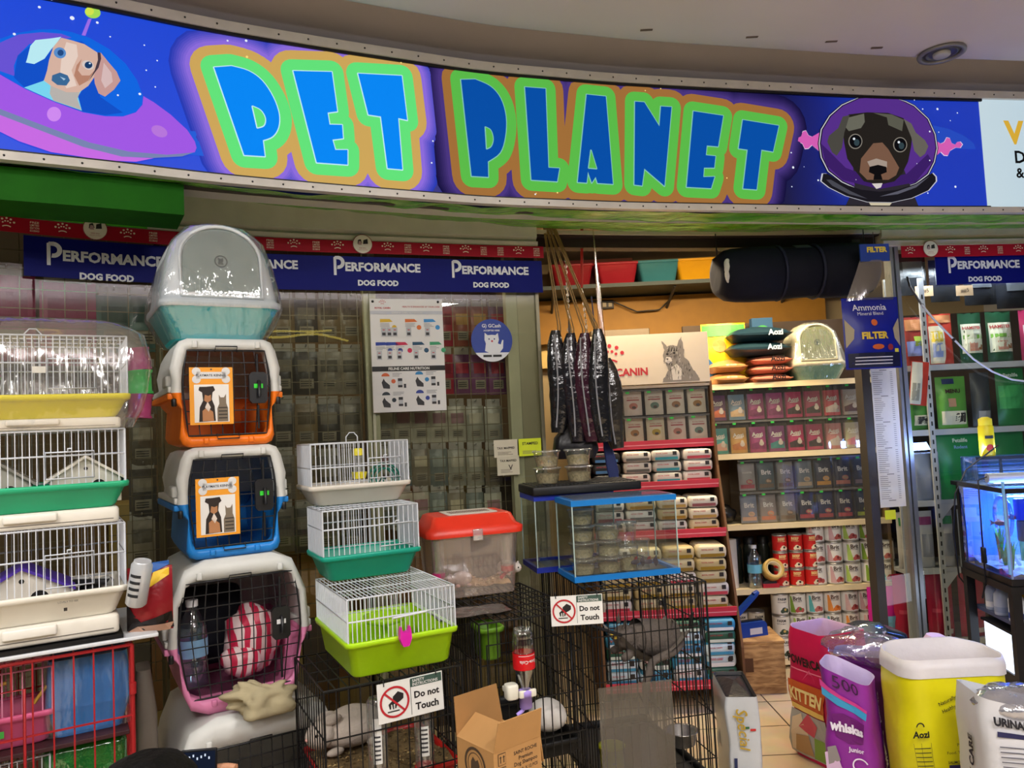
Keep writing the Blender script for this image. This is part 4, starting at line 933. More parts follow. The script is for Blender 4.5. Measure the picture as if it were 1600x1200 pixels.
# ---------------------------------------------------------------- pet carriers
KC = at(363, 690, 2.43); TH_K = R(31); dK = Vector((math.cos(TH_K), math.sin(TH_K), 0)); nK = Vector((-math.sin(TH_K), math.cos(TH_K), 0))
SHELL = M('#cfd0cc', .42, var=.04, bump=.04, bs=60)
def carrier(lab, loc, th, w, h, d, rim, lower, open_, top=.80, bot=.84, corner=.06, card=True, bars=(9, 9), sticker='#38d838', lc='#2a2a2c', lock=True, upper=SHELL):
    """two-part plastic carrier: half shells around a wire door; x centred, front at y=0"""
    t = thing('pet_carrier', lab, 'pet carrier', loc, th, 'pet carriers in the stack'); zr = h*rim
    c = corner; wt, wb = w/2*top, w/2*bot
    W0 = w/2-.004
    up = [(-W0, zr), (-W0+.004, zr+.035), (-wt-.018, h*.72), (-wt-.004, h-c*1.3), (-wt+c*.35, h-c*.35), (-wt+c*1.2, h), (wt-c*1.2, h), (wt-c*.35, h-c*.35), (wt+.004, h-c*1.3), (wt+.018, h*.72), (W0-.004, zr+.035), (W0, zr)]
    ox0, oxm, ox1, oz0, oz1 = open_      # half-widths bottom, mid, top, z0, z1 as fractions
    iu = [(-w/2*oxm, zr), (-w/2*oxm, zr+.035), (-w/2*(oxm*.75+ox1*.25), h*.72), (-w/2*ox1, h*oz1-c*.8), (-w/2*ox1+c*.12, h*oz1-c*.2), (-w/2*ox1+c*.5, h*oz1), (w/2*ox1-c*.5, h*oz1), (w/2*ox1-c*.12, h*oz1-c*.2), (w/2*ox1, h*oz1-c*.8), (w/2*(oxm*.75+ox1*.25), h*.72), (w/2*oxm, zr+.035), (w/2*oxm, zr)]
    lo = [(-W0, zr), (-W0+.012, zr-.03), (-W0+.03, zr-.05), (-wb, c), (-wb+c*.3, c*.3), (-wb+c, 0), (wb-c, 0), (wb-c*.3, c*.3), (wb, c), (W0-.03, zr-.05), (W0-.012, zr-.03), (W0, zr)]
    il = [(-w/2*oxm, zr), (-w/2*oxm, zr-.03), (-w/2*(oxm*.9+ox0*.1), zr-.05), (-w/2*ox0-.004, h*oz0+c*.8), (-w/2*ox0+c*.1, h*oz0+c*.25), (-w/2*ox0+c*.5, h*oz0), (w/2*ox0-c*.5, h*oz0), (w/2*ox0-c*.1, h*oz0+c*.25), (w/2*ox0+.004, h*oz0+c*.8), (w/2*(oxm*.9+ox0*.1), zr-.05), (w/2*oxm, zr-.03), (w/2*oxm, zr)]
    def half(m, O, I):
        def ring(P, y, k=1, dz=0): return [(x*k, y, zr+(z-zr)*k+dz) for x, z in P]
        m.loft([ring(I, .05), ring(I, .012), ring(I, .002), [(x*.5+a*.5, -.004, z*.5+b*.5) for (x, z), (a, b) in zip(I, O)], ring(O, .006), ring(O, .02), ring(O, d*.5, .995), ring(O, d-.04, .96), ring(O, d-.01, .90), ring(O, d, .82)], False, True, True, False)
        m.loft([ring(I, .05, 1), [(a*.92, .06, zr+(b-zr)*.95) for a, b in O], [(a*.90, d-.03, zr+(b-zr)*.93) for a, b in O]], False, True, True, False)
    m = MB(upper); half(m, up, iu); m.rbox(-w/2-.004, -w/2+.03, .012, d-.02, zr+.001, zr+.020, .005); m.rbox(w/2-.03, w/2+.004, .012, d-.02, zr+.001, zr+.020, .005)
    for s_ in (-1, 1):
        m.rbox(s_*w*.28-.008, s_*w*.28+.008, -.010, .004, h*oz1+.004, h*oz1+.026, .004)
        m.rbox(s_*(w/2-.004)-.012, s_*(w/2-.004)+.012, .03, .12, zr+.02, zr+.055, .008)
    m.build('upper_shell', t, label='light grey upper shell')
    m = MB(M(lower, .38, var=.04, bump=.04, bs=60)); half(m, lo, il); m.rbox(-w/2-.006, -w/2+.03, .010, d-.018, zr-.02, zr-.001, .005); m.rbox(w/2-.03, w/2+.006, .010, d-.018, zr-.02, zr-.001, .005)
    m.rbox(-w*.16, w*.16, d-.06, d-.02, .0, .006, .004)
    for s_ in (-1, 1): m.rbox(s_*w*.2-.008, s_*w*.2+.008, -.010, .004, h*oz0-.022, h*oz0-.004, .004)
    m.build('lower_shell', t, label='coloured lower shell')
    DW = M(lc, .4, .4); m = MB(DW); z0, z1 = h*oz0+.004, h*oz1-.004
    def hw(z):
        if z < zr: q = (z-z0)/(zr-z0); return w/2*(ox0+(oxm-ox0)*q)-.004
        q = (z-zr)/(z1-zr); return w/2*(oxm+(ox1-oxm)*q*q)-.004
    nx, nz = bars
    for i in range(1, nx):
        u = -1+2*i/nx
        m.tube([(u*hw(z0+(z1-z0)*k/6), .004, z0+(z1-z0)*k/6) for k in range(7)], .0021, 4, False)
    for k in range(1, nz): z = z0+(z1-z0)*k/nz; m.bar((-hw(z), .001, z), (hw(z), .001, z), .0021)
    m.tube([(-hw(z), .002, z) for z in [z0+(z1-z0)*k/6 for k in range(7)]]+[(hw(z), .002, z) for z in [z1-(z1-z0)*k/6 for k in range(7)]], .003, 5, closed=True)
    for z, s_ in ((z1, 1), (z0, -1)): m.tube([(-.035, .0, z-.004*s_), (-.035, -.012, z+.012*s_), (.03, -.012, z+.012*s_), (.03, .0, z-.004*s_)], .0022, 5)
    for x in (w*.27,):
        for q in (.2, .82): m.tube([(x, -.008, z0+(z1-z0)*(q-.14)), (x, -.008, z0+(z1-z0)*(q+.14))], .004, 6)
    dr = m.build('wire_door', t)
    if lock:
        m = MB(M('#1c1c1e', .35)); zl_ = z0+(z1-z0)*.55; xl = w*.27
        m.loft([[(xl+x*.028, y, zl_+z*.05) for x, z in ((-1, -.8), (-.7, -1), (.7, -1), (1, -.8), (1, .8), (.7, 1), (-.7, 1), (-1, .8))] for y in (.0, -.018)]); m.tube([(xl, -.02, zl_+.02), (xl, -.03, zl_+.02), (xl, -.03, zl_-.03)], .005, 6)
        lk = m.build('door_lock', dr); m = MB(M(sticker, .5)); m.box(xl-.014, xl+.014, -.0195, -.0182, zl_-.002, zl_+.012); m.build('price_sticker', dr)
    for s_ in (-1, 1):
        m = MB(M('#161616', .4)); m.lathe([(.007, -.012), (.008, -.008), (.008, .008), (.006, .012)], 10, (s_*(w/2-.012), .004, zr-.03)); m.build('bolt', t)
    m = MB(SHELL if not card else M('#a8aaa6', .5))
    if card:
        m = MB(M('#f0a028', .45, var=.02)); cw, ch = .128, .178; cx, cz = -w*.15, h*.20; y = -.014
        m.box(cx-cw/2, cx+cw/2, y-.001, y+.001, cz, cz+ch); f = lambda u, v: Vector((cx+u, y-.0022, cz+v)); f2 = lambda u, v: Vector((cx+u, y-.0030, cz+v)); f3 = lambda u, v: Vector((cx+u, y-.0038, cz+v))
        m.mat(M('#e8e6e2', .5, var=0)); m.rect(f, -cw*.40, cw*.40, ch*.04, ch*.70); m.mat(M('#d8d8d8', .5)); m.rect(f, -cw*.34, cw*.34, ch*.80, ch*.92)
        for sx in (-1, 1):
            for sz in (.79, .93): m.disc(f, sx*cw*.34, ch*sz, cw*.10, 12)
        m.mat(M('#2c3844', .5)); m.text('PLAYMATE KENNEL', f2, 0, ch*.86, w=cw*.70, bold=.01); m.disc(f, 0, ch*.965, cw*.02, 8)
        m.mat(M('#2a1e18', .6)); P = lambda L_: [(cw*a, ch*b) for a, b in L_]
        m.poly(P([(-.30, .05), (-.28, .30), (-.20, .42), (-.22, .56), (-.30, .60), (-.28, .66), (-.12, .66), (.04, .67), (.08, .60), (.02, .56), (0, .44), (.06, .32), (.08, .06)]), f2)
        m.mat(M('#b07a50', .6)); m.poly(P([(-.22, .06), (-.22, .24), (-.12, .30), (.02, .22), (.04, .06)]), f3); m.poly(P([(-.18, .42), (-.16, .52), (-.08, .50), (-.02, .52), (-.02, .42), (-.1, .38)]), f3); m.mat(M('#e0d4c8', .6)); m.poly(P([(-.16, .30), (-.1, .40), (-.03, .30), (-.08, .22)]), f3)
        m.mat(M('#7c6e5c', .6)); m.poly(P([(.12, .05), (.12, .28), (.17, .36), (.16, .52), (.20, .47), (.28, .47), (.33, .53), (.33, .37), (.37, .28), (.37, .05)]), f2); m.mat(M('#3c342c', .6))
        for k in range(4): m.rect(f3, cw*.15, cw*.35, ch*(.10+k*.06), ch*(.12+k*.06))
        m.build('hang_tag', t, label='orange hang tag with a dog and a cat')
    return t
kz = [0, .632, .632+.462, .632+.462+.345, .632+.462+.345+.340]
def kp(z, du=0, dn=0): p = Vector((KC.x, KC.y, 0)) + dK*du + nK*dn; return (p.x, p.y, z)
carrier('large light grey pet carrier at the bottom of the stack with a cloth on top', kp(0, .05, -.06), TH_K, .54, .63, .56, .46, '#b8b8b4', (.66, .76, .72, .10, .86), .86, .86, .09, False, (12, 11), lock=False)
carrier('pink and grey pet carrier holding red striped bags, second from the bottom', kp(kz[1], .01, -.02), TH_K, .43, .46, .48, .46, '#e088b4', (.74, .86, .78, .10, .87), .86, .80, .07, False, (10, 9), sticker='#e8e8e8')
carrier('blue and grey pet carrier with a hang tag, third from the bottom', kp(kz[2], .0, .0), TH_K, .335, .343, .45, .50, '#2080d0', (.72, .80, .72, .09, .90), .88, .84, .028, True, (7, 7))
carrier('orange and grey pet carrier with a hang tag, directly under the litter box', kp(kz[3], -.01, .0), TH_K, .338, .338, .45, .50, '#f07818', (.72, .80, .72, .09, .90), .88, .84, .028, True, (7, 7))
# wrapped hooded litter box on top
def litter_box(name, lab, loc, th, w, d, hb, hh, basec, hoodc, win, wrap=True, grp=None):
    t = thing(name, lab, 'litter box', loc, th, grp)
    m = MB(M(basec, .35, var=.03)); rg = lambda k, z, r=.05: rrect(-w/2*k, w/2*k, d/2-d/2*k, d/2+d/2*k, r, z, 6)
    m.loft([rg(.72, 0), rg(.76, .012), rg(.96, hb-.006), rg(.985, hb), rg(.985, hb+.006)]); m.build('base_tray', t)
    m = MB(M(hoodc, .4, var=.03)); rings = [rg(1.0, hb), rg(1.02, hb+.006), rg(1.02, hb+.020), rg(.97, hb+.026)]
    for q in (.15, .3, .45, .6, .72, .82, .90, .96, 1.0):
        kx = .95*(1-.24*q**1.6)*((1-max(0, q-.6)**2*2.3) if q > .6 else 1); ky = .95-.12*q-(.5*max(0, q-.6)**1.4); z = hb+.026+(hh-.026)*q**.95
        rings.append(rrect(-w/2*kx, w/2*kx, d*.03+d*.10*q+(1-1)*0, d*.5+d*.5*ky, min(.05+.03*q, w/2*kx*.9), z, 6))
    m.loft(rings); m.build('hood', t)
    m = MB(GL(win, .35, .06, .55, win, .5, 40, (1, 1, .15))); P = []
    fz = lambda z: d*.03+d*.10*(z-hb-.026)/(hh-.026)-.006
    ww = w*.315; z0, z1 = hb+.032, hb+hh*.95
    out = [(-ww, z0), (ww, z0)]+[(ww*math.cos(R(a)), z1-ww*.9+ww*.9*math.sin(R(a))) for a in range(0, 181, 12)]
    m.add([(x, fz(z), z) for x, z in out], [tuple(range(len(out)))]); m.build('swing_door', t)
    m = MB(M(hoodc, .4)); m.tube([(x*1.06, fz(z)-.001, hb+.03+(z-hb-.03)*1.03) for x, z in out], .006, 6, closed=True); m.build('door_frame', t)
    m = MB(M('#2c3c3c', .5)); zc_ = hb+hh*.55; f = lambda u, v: Vector((u, fz(zc_+v)-.002, zc_+v)); m.ring2(f, 0, 0, w*.045, w*.055, 20); m.poly([(x*w*.04, y*w*.04) for x, y in [(-.6, -.7), (-.5, .2), (-.6, .8), (-.1, .5), (.4, .8), (.5, .1), (.2, -.2), (.6, -.7)]], f); m.build('door_emblem', t)
    if wrap:
        m = MB(GL('#ffffff', .18, .10, .04, '#e8f4ff', 1.0, 9, (1.6, 1.6, .18)))
        wrapmesh(m, [(.0, -w*.40, w*.40, d*.08, d*.95), (.05, -w*.46, w*.47, d*.02, d), (hb, -w*.525, w*.53, -.014, d*1.02), (hb+.05, -w*.515, w*.52, -.012, d*1.02), (hb+hh*.5, -w*.455, w*.46, d*.03, d*.98), (hb+hh*.8, -w*.385, w*.39, d*.07, d*.92), (hb+hh*.98, -w*.27, w*.27, d*.12, d*.85), (hb+hh+.012, -w*.16, w*.16, d*.2, d*.75)], 0, 0, 8); m.build('clear_wrapping', t)
    return t
litter_box('hooded_litter_box', 'turquoise and white hooded litter box in clear wrapping on top of the carriers', kp(kz[4]+.001, -.015, .0), TH_K, .370, .41, .10, .275, '#2cb8c0', '#d4dce0', '#8cb4b4')
# things inside and around the carriers
def cloth_blob(m, c, rx, ry, rz, seed, amp=.35, nu=20, nv=12):
    o = len(m.v); m.ell(c, rx, ry, rz, nu, nv)
    for i in range(o, len(m.v)):
        x, y, z = m.v[i]; p = Vector((x, y, z)); dlt = mnoise.noise(p*16+Vector((seed, 0, 0)))*amp+mnoise.noise(p*38+Vector((seed, 3, 0)))*amp*.55
        m.v[i] = (c[0]+(x-c[0])*(1+dlt), c[1]+(y-c[1])*(1+dlt), c[2]+(z-c[2])*(1+dlt*.8))
def stripes(name, c1, c2, sc_, dist=4):
    m = bpy.data.materials.new(name); m.use_nodes = True; nt = m.node_tree; b = nt.nodes['Principled BSDF']
    tc = nt.nodes.new('ShaderNodeTexCoord'); wv = nt.nodes.new('ShaderNodeTexWave'); wv.inputs['Scale'].default_value = sc_; wv.inputs['Distortion'].default_value = dist; wv.inputs['Detail'].default_value = 1
    cr = nt.nodes.new('ShaderNodeValToRGB'); cr.color_ramp.interpolation = 'CONSTANT'; cr.color_ramp.elements[0].color = lin(c1); cr.color_ramp.elements[1].color = lin(c2); cr.color_ramp.elements[1].position = .5
    nt.links.new(tc.outputs['Object'], wv.inputs['Vector']); nt.links.new(wv.outputs['Fac'], cr.inputs[0]); nt.links.new(cr.outputs[0], b.inputs['Base Color']); b.inputs['Roughness'].default_value = .35
    return m
STRIPE = stripes('striped_plastic', '#c8284c', '#e8d0d0', 9, 3.5)
z0 = kz[1]+.055
def bag_at(du, dn, z): return kp(z, du, dn)
o = MB(STRIPE); cloth_blob(o, (0, 0, .115), .085, .07, .115, 2, .3); tag(o.build('striped_bag'), 'red and white striped plastic bag standing inside the pink carrier, right side', 'plastic bag', 'striped bags in the pink carrier', kp(z0, .075, .14), TH_K)
o = MB(STRIPE); cloth_blob(o, (0, 0, .055), .065, .045, .055, 5, .3); tag(o.build('striped_bag'), 'lower striped bag lying in front inside the pink carrier', 'plastic bag', 'striped bags in the pink carrier', kp(z0, .03, .10), TH_K)
def bottle(name, lab, cat, loc, th, h, r, liquid, cap, labelc, fill=.6, grp=None, inv=False, txt=None, neck=.36):
    t = thing(name, lab, cat, loc, th, grp); m = MB(GL('#f4fbff', .16, .04))
    prof = [(r*.9, 0), (r, h*.02), (r, h*.30), (r*.96, h*.32), (r, h*.34), (r, h*.60), (r*.92, h*.68), (r*.6, h*.82), (r*neck, h*.90), (r*neck, h*.95)]
    m.lathe(prof, 20); m.build('bottle_body', t)
    if fill: m = MB(liquid); m.lathe([(r*.86, .004), (r*.94, h*.03), (r*.94, h*fill)], 18); m.build('contents', t)
    if labelc: m = MB(labelc); m.lathe([(r*1.012, h*.36), (r*1.012, h*.56)], 22, cap0=False, cap1=False); m.build('label_band', t)
    m = MB(cap); m.lathe([(r*neck*1.15, h*.925), (r*neck*1.15, h*.998), (r*neck*.95, h)], 14); m.build('cap', t); return t
WATER = GL('#d0e4f0', .12, .02, .08, '#a8c4d8')
bottle('water_bottle', 'large clear water bottle standing inside the pink carrier, left side', 'bottle', kp(z0, -.115, .11), TH_K, .27, .045, WATER, M('#e8e8e8', .4), M('#7ca8cc', .4), .7)
t = thing('blanket', 'dark folded blanket standing at the back inside the pink carrier', 'blanket', kp(z0, -.03, .32), TH_K); m = MB(M('#1a1c26', .8, bump=.3, bs=14)); m.rbox(-.11, .11, 0, .1, 0, .26, .03); m.build('fabric', t)
# tan cloth bundle on the large carrier, leaning against the pink one
m = MB(M('#a89c7c', .85, var=.1, bump=.25, bs=25)); cloth_blob(m, (0, 0, .040), .105, .05, .045, 9, .75, 40, 22); tag(m.build('cloth_bundle'), 'crumpled tan cloth lying on top of the bottom carrier', 'cloth', None, kp(kz[1]+.002, .045, -.085), TH_K)
# food bag with a can, hanging between cages and carriers
hp = at(236, 985, 2.16)
t = thing('treat_bag', 'crumpled red, yellow and dark foil bag hanging between left cages and pink carrier', 'foil bag', hp, R(15)); m = MB()
fn = pouchmesh(m, .115, .175, .06, M('#8c1c24', .25, bump=.5, bs=14), seed=8); m.mat(M('#1e1818', .3)); m.poly([(-.06, .005), (.06, .005), (.055, .05), (-.02, .03), (-.06, .08)], fn(.003)); m.mat(M('#e0b820', .4)); m.poly([(.0, .12), (.05, .15), (.05, .17), (.01, .16)], fn(.003)); m.mat(M('#2858a0', .4)); m.poly([(.0, .155), (.05, .178), (.05, .189), (.0, .185)], fn(.003)); m.mat(M('#b89078', .5)); m.poly([(-.062, .0), (.05, .0), (.06, .02), (-.03, .018)], fn(.0045)); m.build('foil_body', t)
hp2 = at(212, 945, 2.09); t = thing('drink_can', 'white and silver drink can tilted in front of the red foil bag', 'can', hp2, 0); t.rotation_euler = (R(8), R(14), 0)
m = MB(M('#c8ccd0', .3, .3)); m.lathe([(.022, 0), (.027, .006), (.027, .112), (.022, .12), (.022, .124), (.019, .122)], 20); m.build('body', t); m = MB(M('#22262c', .4)); f = lambda u, v: Vector((.0276*math.sin(u/.0276), -.0276*math.cos(u/.0276), v))
for k in range(4): m.rect(f, -.016, .014, .03+k*.018, .038+k*.018)
m.build('printed_label', t)
# grey bin bag squeezed between the red crate and the carriers
m = MB(M('#6a6258', .35, bump=.4, bs=8)); g0 = onz(236, 1340, .0)
m.loft([[(x*.9, y, z) for x, y, z in rrect(-.028, .028, 0, .25, .02, .0, 4)], rrect(-.03, .03, -.01, .26, .02, .2, 4), rrect(-.03, .03, 0, .25, .02, .5, 4), rrect(-.028, .028, .02, .2, .02, .66, 4), rrect(-.02, .02, .05, .15, .015, .78, 4)])
for i in range(len(m.v)):
    p = Vector(m.v[i]); q_ = mnoise.noise(p*7); m.v[i] = (p.x+q_*.012, p.y+q_*.02, p.z)
p_ = at(229, 1100, 2.30); tag(m.build('plastic_sack'), 'brownish grey plastic sack between the red crate and the carrier stack', 'sack', None, (p_.x, p_.y, 0), TH_K)
# ================================================================ middle: small cages, bins, black wire crates, tanks
BW = M('#121214', .45, .2)
TH_M = R(27)
def fcage(name, lab, p_bl, Y, th, p_tr, p_rim, p_top, d, tcol, zfix=None, **k):
    """cage from the photo's sight lines: p_bl front-left base corner, p_tr right edge, p_rim tray rim, p_top wire top"""
    P = at(*p_bl, Y)
    if zfix is not None: P.z = zfix
    F = Fr(P, th); w = F.loc(*p_tr)[0]; ht = F.loc(*p_rim)[1]; hw = F.loc(*p_top)[1]-ht
    c = P + F.d*w/2
    t, z = cage(name, lab, c, th, w, d, hw, ht, tcol, 0, 'cage tower left of the red lidded bin', **k)
    return t, c, w, ht, hw, F
CA_T = .772
lime, cL, wL, htL, hwL, FL = fcage('hamster_cage', 'wide lime green cage with white bars, lowest of the middle cage tower', (546, 1053), 2.15, TH_M, (714, 1030), (546, 1006), (544, 938), .38, '#a8d810', CA_T+.006, step=.0125, rails=(.5,), taper=.022, handle=False, door=False)
zL = cL.z+htL+hwL+.004
teal, cT, wT, htT, hwT, FT = fcage('hamster_cage', 'white wire cage on a teal tray, middle of the middle cage tower', (507, 908), 2.38, TH_M, (656, 890), (507, 871), (503, 800), .21, '#149c84', zL, step=.0155, rails=(.6,), taper=.03, handle=False)
zT = cT.z+htT+hwT+.004
whit, cW, wW, htW, hwW, FW_ = fcage('hamster_cage', 'white wire cage with a yellow feeder, top of the middle cage tower', (488, 796), 2.50, TH_M, (640, 780), (487, 761), (486, 695), .21, '#d8d2c6', zT, step=.0155, rails=(.45,), taper=.03)
# solid pale side panels of the two upper cages are wire too dense to see through: finer bars
for t_, w_, ht_, hw_ in ((teal, wT, htT, hwT), (whit, wW, htW, hwW)):
    m = MB(PW)
    for x in (-w_/2+.001, w_/2-.001):
        for i in range(44): m.bar((x, .005+.2*i/43, ht_), (x, .005+.2*i/43, ht_+hw_), .0013)
    m.build('side_grille', t_, kind='stuff')
m = MB(M('#d018a0', .4)); F = FL; u, v = F.loc(629, 990); cx = u-wL/2
m.loft([[(cx+x*.017, y, v-.0+z*.029) for x, z in ((-.5, -1), (.5, -1), (1, -.3), (.95, .4), (.75, .95), (.55, .4), (0, .35), (-.55, .4), (-.75, .95), (-.95, .4), (-1, -.3))] for y in (-.012, -.032)], smooth=False); m.build('clip_feeder', lime, .003, label='magenta clip-on feeder')
m = MB(PW); m.bar((cx-.03, -.012, v+.05), (cx+.07, -.012, v+.055), .003, 6); m.build('door_bar', lime)
# things inside
def place_in(Fr_, px_, py_, back, z): P = Fr_.P+Fr_.d*Fr_.loc(px_, py_, back)[0]+Fr_.n*back; return Vector((P.x, P.y, z))
t = thing('hamster', 'white and black hamster at the right inside the lime green cage', 'hamster', place_in(FL, 672, 960, .12, cL.z+.012), TH_M)
def animal(t, body, head, ears, furs, tail=None, eye=True, er=.012):
    m = MB(M(furs[0], .9, bump=.3, bs=120)); o = 0
    m.ell(*body); 
    m.ell(*head); hx, hy, hz = head[0]; hr = head[1]
    for s_ in (-1, 1): m.ell((hx+ears*0, hy+s_*hr*.55, hz+head[3]*.9), er*.5, er, er, 8, 6)
    if eye:
        m.mat(M('#080808', .1))
        for s_ in (-1, 1): m.ell((hx-hr*.8, hy+s_*hr*.5, hz+head[3]*.15), hr*.14, hr*.14, hr*.14, 8, 6)
        m.mat(M('#d8a0a0', .6)); m.ell((hx-hr*.98, hy, hz-head[3]*.1), hr*.12, hr*.14, hr*.1, 8, 5)
    return m
m = animal(t, ((0, 0, .028), .042, .028, .028), ((-.045, -.008, .03), .022, .02, .02), 0, ['#d8d4cc'], er=.007); m.mat(M('#2a2624', .9)); m.ell((.012, 0, .034), .02, .0285, .0245, 12, 8)
for q in ((-.02, -.02), (-.02, .02), (.02, -.02), (.02, .02)): m.mat(M('#d8b0a8', .8)); m.ell((q[0], q[1], .006), .01, .006, .006, 8, 5)
m.build('body', t)
t = thing('hamster', 'pale hamster at the left inside the lime green cage, behind the bars', 'hamster', place_in(FL, 592, 975, .10, cL.z+.012), TH_M+.6)
m = animal(t, ((0, 0, .03), .045, .03, .03), ((-.048, -.005, .03), .023, .021, .021), 0, ['#b8b0a8'], er=.007)
for q in ((-.02, -.02), (-.02, .02), (.02, -.02), (.02, .02)): m.mat(M('#d8b0a8', .8)); m.ell((q[0], q[1], .006), .01, .006, .006, 8, 5)
m.build('body', t)
t = thing('food_dish', 'lime green shelf dish at the back inside the lime green cage', 'dish', place_in(FL, 600, 935, .25, cL.z+.011), TH_M); m = MB(M('#98c818', .4)); m.lathe([(.03, 0), (.032, .002), (.012, .02), (.01, .06), (.06, .075), (.068, .095), (.064, .094), (.056, .079), (.002, .076)], 20, cap1=False); m.build('dish', t)
t = thing('feeder_tube', 'clear feeder tube with yellow ends hanging inside the top white cage', 'feeder', place_in(FW_, 561, 745, .05, cW.z+htW+.012), TH_M)
m = MB(GL('#ffffff', .2, .05, .1)); m.lathe([(.014, .022), (.014, .085)], 14); m.build('tube', t); m = MB(M('#e8dc3c', .4))
m.lathe([(.018, .08), (.018, .1), (.012, .104)], 14); m.build('top_cap', t); m = MB(M('#e8dc3c', .4)); m.loft([rrect(-.018, .018, -.022, .018, .006, .002, 3), rrect(-.022, .022, -.03, .02, .006, .024, 3)]); m.build('trough', t)
t = thing('exercise_wheel', 'teal exercise wheel inside the top white cage, right of the yellow feeder', 'exercise wheel', place_in(FW_, 600, 745, .10, cW.z+.01), TH_M)
m = MB(M('#10806c', .4)); 
for r_ in (.05, .035): m.tube([(r_*math.cos(R(a)), -.02, .062+r_*math.sin(R(a))) for a in range(0, 360, 15)], .003, 5, closed=True); m.tube([(r_*math.cos(R(a)), .02, .062+r_*math.sin(R(a))) for a in range(0, 360, 15)], .003, 5, closed=True)
for a in range(0, 360, 15): m.bar((.05*math.cos(R(a)), -.02, .062+.05*math.sin(R(a))), (.05*math.cos(R(a)), .02, .062+.05*math.sin(R(a))), .002)
m.build('wheel', t); m = MB(M('#10806c', .4)); m.tube([(-.035, .03, 0), (0, .03, .062), (.035, .03, 0)], .004, 6); m.bar((0, -.02, .062), (0, .03, .062), .004, 6); m.build('stand', t)
t = thing('food_dish', 'teal dish and white perch bars inside the teal tray cage', 'dish', place_in(FT, 570, 850, .1, cT.z+.01), TH_M); m = MB(M('#0e7c68', .4)); m.lathe([(.03, 0), (.04, .03), (.037, .029), (.028, .004), (.001, .004)], 18, cap1=False); m.build('dish', t); m = MB(PW); m.bar((-.1, -.06, .045), (.0, -.06, .048), .003, 6); m.build('perch', t)
# blue capped bottle behind the teal cage
pB = at(664, 850, 2.78); 
# ---------------------------------------------------------------- black wire crate A (left front) with shavings
pA = at(506, 1100, 2.09); A0 = Vector((pA.x, pA.y, 0)); FA = Fr(A0, TH_M); AW, AD, AH = .40, .38, CA_T
cA = A0+FA.d*AW/2
t = thing('wire_crate', 'black wire crate with wood shavings under the lime green cage', 'wire crate', cA, TH_M, 'black wire crates'); m = MB(BW); crate_wires(m, AW, AD, AH, .032, .13, .0021, .0038); m.build('wire_body', t)
m = MB(M('#b81c18', .4)); m.X = Matrix.Translation((0, .015, .005)); tray(m, AW-.02, AD-.03, .50, taper=.004); m.build('base_tray', t, label='red plastic base tray')
crA = t
# shavings bed
def bed(name, lab, c, th, w, d, z, hexes, n, grp=None, amp=.02, chips=300):
    m = MB(M(hexes[0], .9, var=.3, bump=.6, bs=80)); nx, ny = 16, 12; g = []
    r = random.Random(len(lab))
    def hh(x, y): return z+amp*mnoise.noise(Vector((x*9, y*9, 2)))+amp*.5*mnoise.noise(Vector((x*25, y*25, 5)))
    for j in range(ny+1): g.append([(-w/2+w*i/nx, d*j/ny, hh(-w/2+w*i/nx, d*j/ny)) for i in range(nx+1)])
    m.loft(g, False, False, True, False)
    for k in range(chips):
        m.mat(M(hexes[k % len(hexes)], .9)); x, y = r.uniform(-w/2, w/2)*.97, r.uniform(.01, d-.01); a, b_ = r.uniform(0, 6.3), r.uniform(.004, .009); zz = hh(x, y)+.003
        m.add([(x-math.cos(a)*b_, y-math.sin(a)*b_, zz), (x-math.sin(a)*b_*.4, y+math.cos(a)*b_*.4, zz+r.uniform(0, .006)), (x+math.cos(a)*b_, y+math.sin(a)*b_, zz), (x+math.sin(a)*b_*.4, y-math.cos(a)*b_*.4, zz+r.uniform(-.002, .004))], [(0, 1, 2, 3)])
    o = m.build(name); tag(o, lab, 'bedding', grp, c, th); o['kind'] = 'stuff'; return o
zb_ = .555
bed('wood_shavings', 'brown wood shavings lying in the red tray of the black crate', cA+FA.n*.022, TH_M, AW-.045, AD-.05, zb_-.06, ['#6c5838', '#94784c', '#54442c', '#a89060'], 1, chips=420)
t = thing('rabbit', 'pale grey rabbit lying at the back left inside the crate with shavings', 'rabbit', place_in(FA, 548, 1120, .30, zb_-.05), TH_M+R(15))
m = MB(M('#b8aca0', .95, bump=.4, bs=90)); cloth_blob(m, (0, 0, .055), .11, .065, .06, 31, .06, 24, 14); m.ell((-.115, -.02, .065), .045, .036, .04, 16, 10); m.ell((.115, .0, .04), .02, .02, .02, 10, 6)
for s_ in (-1, 1): m.ell((-.085, -.02+s_*.018, .105), .034, .009, .016, 12, 8)
for q in ((-.08, -.045), (-.08, .035), (.05, -.055), (.06, .055)): m.ell((q[0], q[1], .012), .03, .014, .012, 10, 6)
m.mat(M('#141010', .2)); 
for s_ in (-1, 1): m.ell((-.138, -.02+s_*.026, .075), .006, .005, .006, 8, 6)
m.mat(M('#c89088', .6)); m.ell((-.158, -.02, .062), .005, .007, .005, 8, 6); m.build('body', t)
